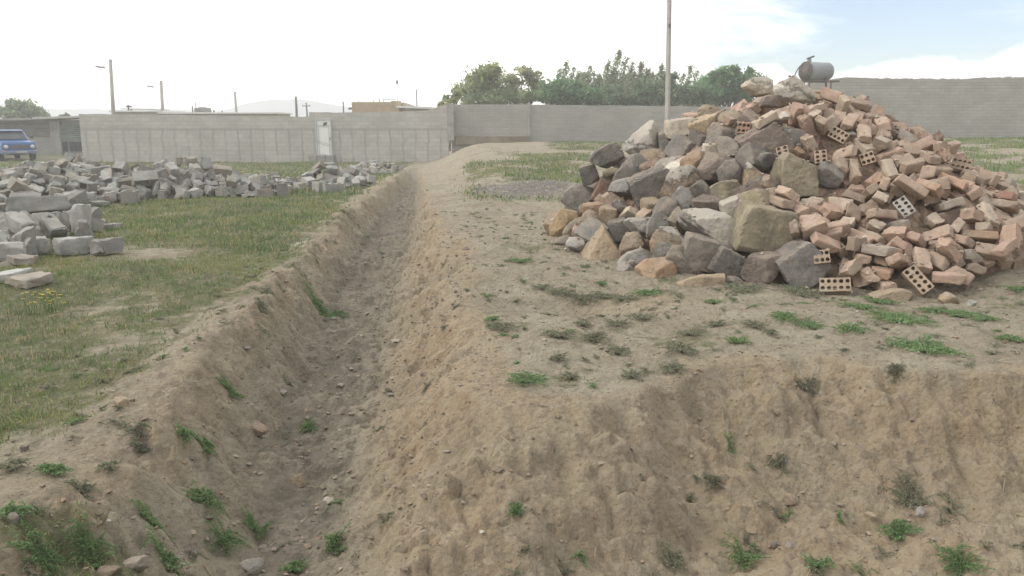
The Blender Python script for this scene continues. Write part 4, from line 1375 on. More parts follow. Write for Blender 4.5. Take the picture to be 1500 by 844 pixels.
def block_variants():
    for k in range(3): BLOCKS.append((chunk_mesh('concrete_chunk', 0.302, 0.151, 0.151, k + 101, 0, 0.012, 0.012, 3), 'whole block'))
    for k in range(5): BLOCKS.append((chunk_mesh('concrete_chunk', 0.286, 0.151, 0.126, k + 111, 1, 0.012, 0.018, 3), 'broken block'))
    for k in range(4): BLOCKS.append((chunk_mesh('concrete_chunk', 0.286, 0.210, 0.059, k + 121, 2, 0.009, 0.014, 3), 'flat slab piece'))
    for k in range(6): BLOCKS.append((chunk_mesh('concrete_chunk', 0.227, 0.168, 0.143, k + 131, 2, 0.014, 0.024, 4), 'angular lump'))
    BLOCKS.append((holed_mesh('hollow_block', 0.36, .18, .18, 3, 1, .70, 4, True), 'hollow block'))
    BLOCKS.append((holed_mesh('hollow_block', 0.24, .18, .18, 2, 1, .70, 5, True), 'broken hollow block'))
    BLOCKS.append((chunk_mesh('concrete_chunk', .74, .46, .18, 150, 1, 0.02, 0.03, 4), 'large slab'))
    for k in range(4): BLOCKS.append((chunk_mesh('concrete_chunk', 0.185, 0.134, 0.101, k + 161, 2, 0.010, 0.016, 3), 'small fragment'))


ROCK_COL = dict(lightgrey=(.38, .37, .35), bluegrey=(.245, .232, .218), dark=(.155, .145, .135), mauve=(.23, .19, .166), brown=(.275, .215, .16), tan=(.385, .305, .215),
                olive=(.30, .265, .19), cream=(.60, .535, .44), white=(.74, .70, .63), orange=(.36, .25, .165), redbrown=(.24, .155, .125), greybrown=(.26, .235, .205), ochre=(.40, .30, .18))
# survey of the big stones: u, v, width, height, roll, colour, crust, shape, sink, label
STONE_FILL = []


def fill_variants():
    for k in range(9):
        STONE_FILL.append(boulder_mesh('stone', .13 + .02 * (k % 3), .11, .085 + .015 * (k % 4), 500 + k, 11, .6, 3, .05, ('round', 'block', 'slab')[k % 3]))


STONES = [
    (946, 214, 56, 54, 10, 'lightgrey', .75, 'round', .3, 'large light grey rock with a white dusted crown at the upper left of the heap'),
    (999, 216, 66, 44, 14, 'bluegrey', .0, 'block', .3, 'blue grey angular rock under the small cream block near the pole'),
    (995, 190, 38, 22, 12, 'cream', .0, 'block', 0, 'small cream block perched on the blue grey rock below the pole'),
    (1066, 208, 60, 40, -6, 'greybrown', .15, 'round', .3, 'greenish grey rounded rock below the pinkish bricks left of the summit'),
    (1116, 220, 56, 52, 35, 'mauve', .0, 'block', .3, 'large dark mauve rock with a pointed top left of the upright tan slab'),
    (1007, 244, 56, 26, 24, 'white', .0, 'bar', .1, 'long off-white slab tilted up to the right in the middle of the rocks'),
    (1046, 227, 31, 22, 5, 'cream', .0, 'block', .15, 'small square cream block at the upper end of the off-white slab'),
    (1056, 252, 56, 38, -14, 'mauve', .0, 'round', .3, 'dark purplish rock directly under the small square cream block'),
    (998, 281, 70, 56, 38, 'brown', .25, 'round', .15, 'big brown oval rock leaning right below the off-white slab'),
    (1066, 282, 52, 32, 8, 'olive', .0, 'round', .2, 'smooth olive oval rock under the dark purplish one'),
    (1034, 304, 54, 28, 4, 'mauve', .0, 'round', .25, 'flat mauve rock between the big brown oval and the half white slab'),
    (930, 262, 46, 52, -42, 'bluegrey', .0, 'bar', .25, 'dark slate rock leaning left under the olive tan slab'),
    (957, 282, 58, 52, 30, 'dark', .0, 'block', .2, 'blackish faceted rock left of the big brown oval'),
    (891, 231, 48, 26, 28, 'dark', .0, 'slab', .3, 'dark wedge of rock left of the white dusted grey rock'),
    (914, 241, 50, 20, -10, 'lightgrey', .95, 'slab', .3, 'crusty whitish chunk below the dark wedge'),
    (917, 259, 58, 24, 4, 'olive', .1, 'bar', .3, 'olive tan slab lying flat under the crusty whitish chunk'),
    (966, 246, 50, 20, 14, 'redbrown', .0, 'bar', -.3, 'thin pinkish brown slab under the white dusted grey rock'),
    (862, 258, 22, 26, 20, 'dark', .0, 'block', .35, 'small dark rock highest on the left flank'),
    (852, 295, 48, 42, 30, 'bluegrey', .0, 'round', .25, 'grey rounded rock on the left flank above the ochre stone'),
    (887, 285, 30, 32, -20, 'redbrown', .0, 'block', -.7, 'reddish wedge between the grey flank rock and the dark slate rock'),
    (871, 313, 34, 22, 10, 'orange', .0, 'block', .3, 'orange squared stone under the reddish wedge'),
    (902, 306, 30, 36, 10, 'brown', .0, 'round', .3, 'brown upright stone under the dark slate rock'),
    (833, 334, 46, 40, -15, 'ochre', .0, 'round', .3, 'ochre and grey stone at the left foot of the heap'),
    (829, 360, 30, 22, 0, 'greybrown', .0, 'round', .3, 'small grey brown stone below the ochre stone'),
    (884, 367, 58, 58, 2, 'tan', .0, 'pyramid', .15, 'large tan pyramid shaped stone at the left front foot'),
    (930, 365, 46, 46, 10, 'brown', .0, 'round', .2, 'round brown boulder right of the tan pyramid stone'),
    (946, 335, 54, 26, -4, 'lightgrey', .4, 'slab', .2, 'speckled light grey slab above the round brown boulder'),
    (907, 340, 28, 28, 20, 'dark', .0, 'block', .3, 'small blackish rock above the gap between pyramid stone and round boulder'),
    (979, 363, 52, 44, -6, 'tan', .35, 'round', .15, 'pale tan rounded stone with a crusted top below the speckled slab'),
    (992, 328, 32, 34, 0, 'olive', .0, 'round', .3, 'olive brown stone left of the half white slab'),
    (1046, 340, 88, 42, -20, 'bluegrey', 1.0, 'slab', .05, 'long slab half white with mortar and half dark grey, sloping down to the right'),
    (1078, 309, 42, 28, 24, 'brown', .9, 'block', .25, 'white topped brown stone left of the big olive block'),
    (1117, 339, 74, 64, -6, 'olive', .0, 'block', .0, 'big faceted olive block in the middle front of the heap'),
    (1032, 376, 64, 44, -10, 'greybrown', .1, 'block', .15, 'grey brown angular rock below the half white slab'),
    (958, 403, 58, 42, -4, 'orange', .0, 'round', .1, 'orange brown boulder on the ground in front of the round brown one'),
    (1006, 396, 64, 40, -38, 'greybrown', .25, 'bar', .15, 'long greyish stone leaning down right beside the orange brown boulder'),
    (1030, 417, 66, 24, 6, 'tan', .2, 'slab', .15, 'flat pale tan stone lying on the grass at the foot of the rocks'),
    (1068, 392, 46, 36, -24, 'dark', .0, 'block', .2, 'dark rock wedged between the grey brown rock and the round mauve one'),
    (1112, 396, 54, 50, 20, 'mauve', .0, 'round', .1, 'round mauve boulder under the big olive block'),
    (1170, 393, 54, 54, 40, 'bluegrey', .0, 'block', .1, 'blue grey rock with a slanting top next to the perforated bricks at the foot'),
    (1164, 265, 52, 60, 2, 'olive', .0, 'upright', .0, 'big upright olive tan slab standing among the bricks'),
    (1103, 265, 40, 42, 20, 'tan', .3, 'pyramid', .2, 'tan peaked stone left of the upright tan slab'),
    (1160, 209, 30, 28, 0, 'bluegrey', .0, 'block', .25, 'small blue grey rock above the upright tan slab'),
    (1112, 134, 44, 28, 0, 'cream', .5, 'round', -.2, 'pale pinkish boulder left of the largest white one on the summit'),
    (1160, 138, 54, 34, -8, 'white', .6, 'round', -.2, 'largest white plastered boulder on the summit below the tank'),
    (1128, 154, 28, 18, 8, 'mauve', .0, 'round', .2, 'mauve rounded stone just under the two summit boulders'),
    (1148, 174, 16, 11, 0, 'white', .3, 'round', -.6, 'little bright white stone among the bricks below the summit'),
    (1171, 229, 24, 20, 0, 'orange', .0, 'round', .2, 'round orange lump between two perforated bricks'),
    (920, 395, 28, 18, 0, 'lightgrey', .5, 'round', .2, 'small speckled pale stone left of the orange brown boulder'),
    (1388, 444, 26, 22, 0, 'tan', .0, 'round', .1, 'round tan cobble lying on the grass to the right of the heap'),
    (1298, 440, 62, 22, 4, 'tan', .05, 'slab', .1, 'flat tan rock lying at the foot right of the perforated brick'),
    (1072, 415, 28, 14, 0, 'greybrown', .0, 'round', .2, 'low grey stone behind the flat pale tan one'),
    (1215, 262, 34, 30, -30, 'bluegrey', .0, 'bar', .35, 'slim blue grey stone right of the upright tan slab'),
]
# perforated bricks that show their holes: u, v, tilt, variant, grey?, label
HOLED = [
    (1229, 199, 38, 24, 0, 'perforated brick tilted steeply downhill high on the heap'),
    (1202, 233, 88, 25, 0, 'perforated brick end standing upright, six holes, beside the orange lump'),
    (1270, 234, -16, 25, 0, 'perforated brick tilted up to the right in mid heap, six holes showing'),
    (1147, 226, 80, 25, 0, 'small pale perforated brick end above the upright tan slab'),
    (1223, 419, 4, 23, 0, 'perforated brick lying at the foot of the heap with ten holes'),
    (1203, 379, -3, 25, 0, 'pale half perforated brick just above the blue grey foot rock'),
    (1325, 306, 62, 24, 1, 'grey perforated brick standing on end right of centre'),
    (1408, 242, 22, 24, 0, 'perforated brick sticking out on the right skyline of the heap'),
    (1344, 412, 58, 23, 0, 'large holed brick sliding off at the right front foot'),
    (1090, 190, 10, 25, 2, 'red perforated brick below the pinkish summit boulder'),
]


def to_ground(u, v, sink, wpx):
    s = survey(u, v, lambda x, y: terrain(x, y, False) + heap(x, y))
    return s


def on_heap(u, v):
    """where the line of sight meets the heap; above its outline, the nearest point over its ridge"""
    s = survey(u, v, lambda x, y: terrain(x, y, False) + heap(x, y))
    if (s.y > HEAP_C[1] + 0.9 or s.y < 1.5) and v < 420:
        d = ray_dir(u, v)
        d /= d.y
        ys = np.arange(5.2, HEAP_C[1] + 0.6, 0.02)
        gap = CAM_H + d.z * ys - terrain(d.x * ys, ys, False) - heap(d.x * ys, ys) + 0.06 * np.abs(ys - HEAP_C[1] + 0.3)
        i = int(np.argmin(gap))
        s = Vector((d.x * ys[i], ys[i], CAM_H + d.z * ys[i]))
    return s


def stone_pose(i):
    u, v, w_, h_, roll, col, crust, shape, sink, lab = STONES[i]
    p = on_heap(u, v)
    k = p.y / FPX
    a, c = w_ * k * 0.5, h_ * k * 0.5
    b = 0.75 * (a * c) ** 0.5 if shape in ('slab', 'bar') else 0.95 * (a * c) ** 0.5
    d = ray_dir(u, v).normalized()
    p = p + d * (b * (0.15 + sink * 0.8) - (0.28 if v < 200 else 0.0)) + Vector((0, 0, 0.02))
    return p, a * 1.20, b * 1.14, c * 1.20, math.radians(roll)


def holed_pose(i):
    u, v, tilt, var, grey, lab = HOLED[i]
    p = on_heap(u, v)
    d = ray_dir(u, v).normalized()
    # big face (local z) looks back at the viewer and a little up
    zl = (-d + Vector((0.12 * (i % 3 - 1), 0, 0.28))).normalized()
    xr = Vector((1, 0, 0)) - zl * zl.x
    xr.normalize()
    yr = zl.cross(xr)
    M = Matrix((xr, yr, zl)).transposed().to_4x4()
    M = M @ Matrix.Rotation(math.radians(-tilt), 4, 'Z')
    M.translation = p - d * (0.26 if v < 195 else 0.13)
    return M


RUBBLE = [(25, 300, .8, 1.5, 1.6), (100, 285, .9, 1.4, 1.8), (60, 262, .6, 1.8, 2.0), (190, 292, .38, 1.1, 0.9), (262, 286, .95, 1.0, 1.3), (335, 284, .7, .9, 1.0), (290, 262, .35, 1.8, 1.5),
          (20, 345, .55, .75, .8), (5, 390, .22, .45, .5), (490, 272, .75, .9, 1.2), (545, 254, .65, 1.0, 1.8), (425, 272, .12, .6, .6), (540, 240, .25, 1.8, 2.5)]
_rub = []
for (u, v, h_, rx_, ry_) in RUBBLE:
    q_ = survey(u, v, lambda x, y: terrain(x, y, False))
    _rub.append((q_.x, q_.y, h_, rx_, ry_))


def rubble_heap(x, y):
    """height of the spread of concrete rubble"""
    s = 0
    for cx, cy, h_, rx_, ry_ in _rub:
        s = s + (h_ * np.exp(-1.6 * (((x - cx) / rx_) ** 2 + ((y - cy) / ry_) ** 2))) ** 2
    return np.sqrt(s) * 0.62 - 0.03


# === MASONRY END

# ------------------------------------------------------------------ materials for masonry and rock


def brick_material():
    m, t = material('fired brick')
    P, oc = t.obj(), t.objcolor()
    rnd = t.objrand()
    off = t.vmath('ADD', P, t.comb(t.math('MULTIPLY', rnd, 31.0), t.math('MULTIPLY', rnd, 17.0), 0.0))
    a = t.noise(off, 9, 5, 0.65)
    b = t.noise(off, 55, 4, 0.7)
    c = t.mix(t.ramp(a, 0.3, 0.72), t.mix(1.0, oc, (0.80, 0.78, 0.76), 'MULTIPLY'), t.mix(1.0, oc, (1.12, 1.12, 1.12), 'MULTIPLY'))
    # mortar still sticking to the faces, and soil dust
    mo = t.ramp(t.noise(off, 6.5, 4, 0.6, 0.6), 0.56, 0.66)
    c = t.mix(t.math('ADD', t.math('MULTIPLY', mo, 0.5), 0.24), c, (0.44, 0.375, 0.295))
    c = t.mix(t.ramp(b, 0.55, 0.75, 0, 0.55), c, (0.19, 0.145, 0.11))
    c = t.mix(t.ramp(t.noise(off, 16, 5, 0.7, 0.4), 0.55, 0.72, 0, 0.5), c, t.mix(1.0, oc, (0.58, 0.52, 0.48), 'MULTIPLY'))
    h = t.math('ADD', t.math('MULTIPLY', b, 0.5), t.math('MULTIPLY', a, 0.8))
    t.out(c, 0.93, t.bump(h, 0.9, 0.011), 0.12)
    return m


def rock_material():
    m, t = material('field stone')
    P, info = t.obj(), t.n('ShaderNodeObjectInfo')
    oc, al, rnd = info.outputs['Color'], info.outputs['Alpha'], info.outputs['Random']
    off = t.vmath('ADD', P, t.comb(t.math('MULTIPLY', rnd, 31.0), t.math('MULTIPLY', rnd, 17.0), 0.0))
    a = t.noise(off, 4, 6, 0.7, 0.5)
    b = t.noise(off, 17, 6, 0.75, 0.3)
    v = t.noise(off, 75, 4, 0.75)
    c = t.mix(t.ramp(a, 0.3, 0.7), t.mix(1.0, oc, (0.66, 0.65, 0.64), 'MULTIPLY'), t.mix(1.0, oc, (1.25, 1.22, 1.16), 'MULTIPLY'))
    c = t.mix(t.ramp(b, 0.52, 0.68, 0, 0.6), c, t.mix(1.0, oc, (0.50, 0.48, 0.46), 'MULTIPLY'))
    c = t.mix(t.ramp(t.noise(off, 11, 5, 0.7), 0.56, 0.7, 0, 0.45), c, (0.40, 0.34, 0.265))
    c = t.mix(t.ramp(v, 0.56, 0.7, 0, 0.5), c, (0.48, 0.43, 0.37))
    c = t.mix(t.ramp(v, 0.44, 0.3, 0, 0.5), c, (0.10, 0.09, 0.08))
    # settled soil dust on whatever faces up
    up = t.sep(t.n('ShaderNodeNewGeometry').outputs['Normal'])[2]
    dust = t.math('MULTIPLY', t.ramp(up, 0.1, 0.95, 0.1, 0.5), t.ramp(t.noise(off, 6, 5, 0.65), 0.38, 0.62))
    c = t.mix(dust, c, (0.40, 0.325, 0.245))
    # old mortar left on one side of some stones
    px, py, pz = t.sep(P)
    edge = t.math('ADD', t.math('MULTIPLY', t.math('SUBTRACT', t.noise(off, 14, 6, 0.75), 0.5), 1.1), t.math('MULTIPLY', t.math('ADD', pz, t.math('MULTIPLY', px, 0.35)), 4.0))
    cr = t.math('ADD', edge, t.math('SUBTRACT', t.math('SUBTRACT', 1.0, al), 0.62))
    crm = t.math('MULTIPLY', t.ramp(cr, 0.0, 0.16), t.math('GREATER_THAN', 0.98, al))
    c = t.mix(t.math('MULTIPLY', crm, 0.9), c, t.mix(b, (0.40, 0.36, 0.30), (0.58, 0.53, 0.45)))
    h = t.math('ADD', t.math('ADD', t.math('MULTIPLY', b, 0.7), t.math('MULTIPLY', a, 0.6)), t.math('ADD', t.math('MULTIPLY', v, 0.2), t.math('MULTIPLY', crm, 0.7)))
    t.out(c, 0.9, t.bump(h, 1.0, 0.028), 0.15)
    return m


def chunk_material():
    m, t = material('broken concrete')
    P, oc = t.obj(), t.objcolor()
    rnd = t.objrand()
    off = t.vmath('ADD', P, t.comb(t.math('MULTIPLY', rnd, 31.0), t.math('MULTIPLY', rnd, 17.0), 0.0))
    a = t.noise(off, 5, 5, 0.65)
    b = t.noise(off, 45, 4, 0.7)
    c = t.mix(t.ramp(a, 0.3, 0.72), t.mix(1.0, oc, (0.78, 0.78, 0.77), 'MULTIPLY'), t.mix(1.0, oc, (1.15, 1.15, 1.14), 'MULTIPLY'))
    c = t.mix(t.ramp(b, 0.52, 0.72, 0, 0.5), c, t.mix(1.0, oc, (0.55, 0.54, 0.52), 'MULTIPLY'))
    c = t.mix(t.ramp(t.noise(off, 3.0, 4), 0.52, 0.66, 0, 0.4), c, (0.36, 0.30, 0.225))
    h = t.math('ADD', t.math('MULTIPLY', b, 0.9), t.math('MULTIPLY', a, 0.5))
    t.out(c, 0.95, t.bump(h, 0.8, 0.015), 0.1)
    return m


BRICK_M, ROCK_M, CHUNK_M = brick_material(), rock_material(), chunk_material()
brick_variants()
block_variants()
fill_variants()
for me in STONE_FILL: me.materials.append(ROCK_M)
for me, _ in BRICKS: me.materials.append(BRICK_M)
for me, _ in BLOCKS: me.materials.append(CHUNK_M)
BRICK_COL = [('tan', (.42, .308, .235)), ('pinkish tan', (.425, .288, .22)), ('pale buff', (.48, .395, .31)), ('brown', (.29, .215, .165)), ('orange', (.41, .26, .175)), ('brick red', (.30, .155, .115)), ('greyish', (.34, .30, .255))]
CHUNK_COL = [('grey', (.345, .335, .31)), ('pale grey', (.42, .41, .385)), ('brownish grey', (.33, .295, .25)), ('dark grey', (.27, .262, .245))]

# core of the heaps: small broken stuff nobody could count
core_bm = bmesh.new()


def surface_patch(name, x0, x1, y0, y1, st, fn, cut, mat):
    xs, ys = np.arange(x0, x1, st), np.arange(y0, y1, st)
    X_, Y_ = np.meshgrid(xs, ys)
    H_ = fn(X_, Y_)
    Z_ = terrain(X_, Y_, False) + np.where(H_ > cut, H_, -0.06)
    i_ = np.arange(X_.size).reshape(X_.shape)
    q_ = np.stack([i_[:-1, :-1], i_[:-1, 1:], i_[1:, 1:], i_[1:, :-1]], -1).reshape(-1, 4)
    keep = (H_.ravel()[q_] > cut).any(1)
    return link(name, np_mesh(name, np.stack([X_, Y_, Z_], -1).reshape(-1, 3), q_[keep], False), mat)


m, t = material('brick rubble')
P = t.n('ShaderNodeNewGeometry').outputs['Position']
vcol = t.voro(P, 14, 'F1', 1)
hs, ss, vs_ = t.n('ShaderNodeSeparateColor').outputs[:3]
t.t.links.new(vcol, hs.node.inputs[0])
c = t.mix(hs, (.24, .175, .125), (.38, .28, .20))
c = t.mix(t.ramp(ss, .85, .95), c, (.24, .155, .12))
c = t.mix(t.ramp(t.noise(P, 30, 4), .4, .8, 0, .5), c, (.17, .13, .10))
t.out(c, .95, t.bump(t.math('ADD', t.voro(P, 14), t.math('MULTIPLY', t.noise(P, 40, 4), .4)), 1.0, .03), .1)
RUB_M = m
core = surface_patch('brick_rubble', -.6, 6.3, 4.8, 11.6, .03, lambda x, y: heap(x, y) - .12 + .045 * fbm(x * 6, y * 6, 201, 3), .04, RUB_M)
tag(core, kind='stuff')
m, t = material('concrete rubble')
P = t.n('ShaderNodeNewGeometry').outputs['Position']
c = t.mix(t.noise(P, 7, 5), (.20, .185, .16), (.34, .32, .29))
t.out(c, .95, t.bump(t.math('ADD', t.voro(P, 11), t.math('MULTIPLY', t.noise(P, 30, 4), .5)), 1.0, .04), .1)
core2 = surface_patch('concrete_rubble', -16, -.5, 5.5, 34, .07, lambda x, y: rubble_heap(x, y) - .09 + .05 * fbm(x * 3.5, y * 3.5, 211, 3), .0, m)
tag(core2, kind='stuff')

# the big stones, each with its own shape
for i, (u, v, w_, h_, roll, col_, crust, shape, sink, lab) in enumerate(STONES):
    p, a, b, c_, rl = stone_pose(i)
    big_ = w_ * h_ > 900
    o = link('rock' if big_ else 'stone', boulder_mesh('rock', a, b, c_, i + 1, 11, .6, 4 if big_ else 3, .05, shape), ROCK_M)
    o.location, o.rotation_euler = p, (0, -rl, 0)
    o.color = (*ROCK_COL[col_], 1.0 - crust)
    tag(o, lab, 'rock', 'big stones tipped on the brick heap')
GREYS = {0: (.43, .325, .235), 1: (.40, .395, .37), 2: (.33, .165, .115)}
for i, (u, v, tilt, var, grey, lab) in enumerate(HOLED):
    o = link('perforated_brick', BRICKS[var][0])
    o.matrix_world = holed_pose(i) @ Matrix.Diagonal((.9, .9, .9, 1))
    o.color = (*GREYS[grey], 1)
    tag(o, lab, 'brick', 'perforated bricks showing their holes')

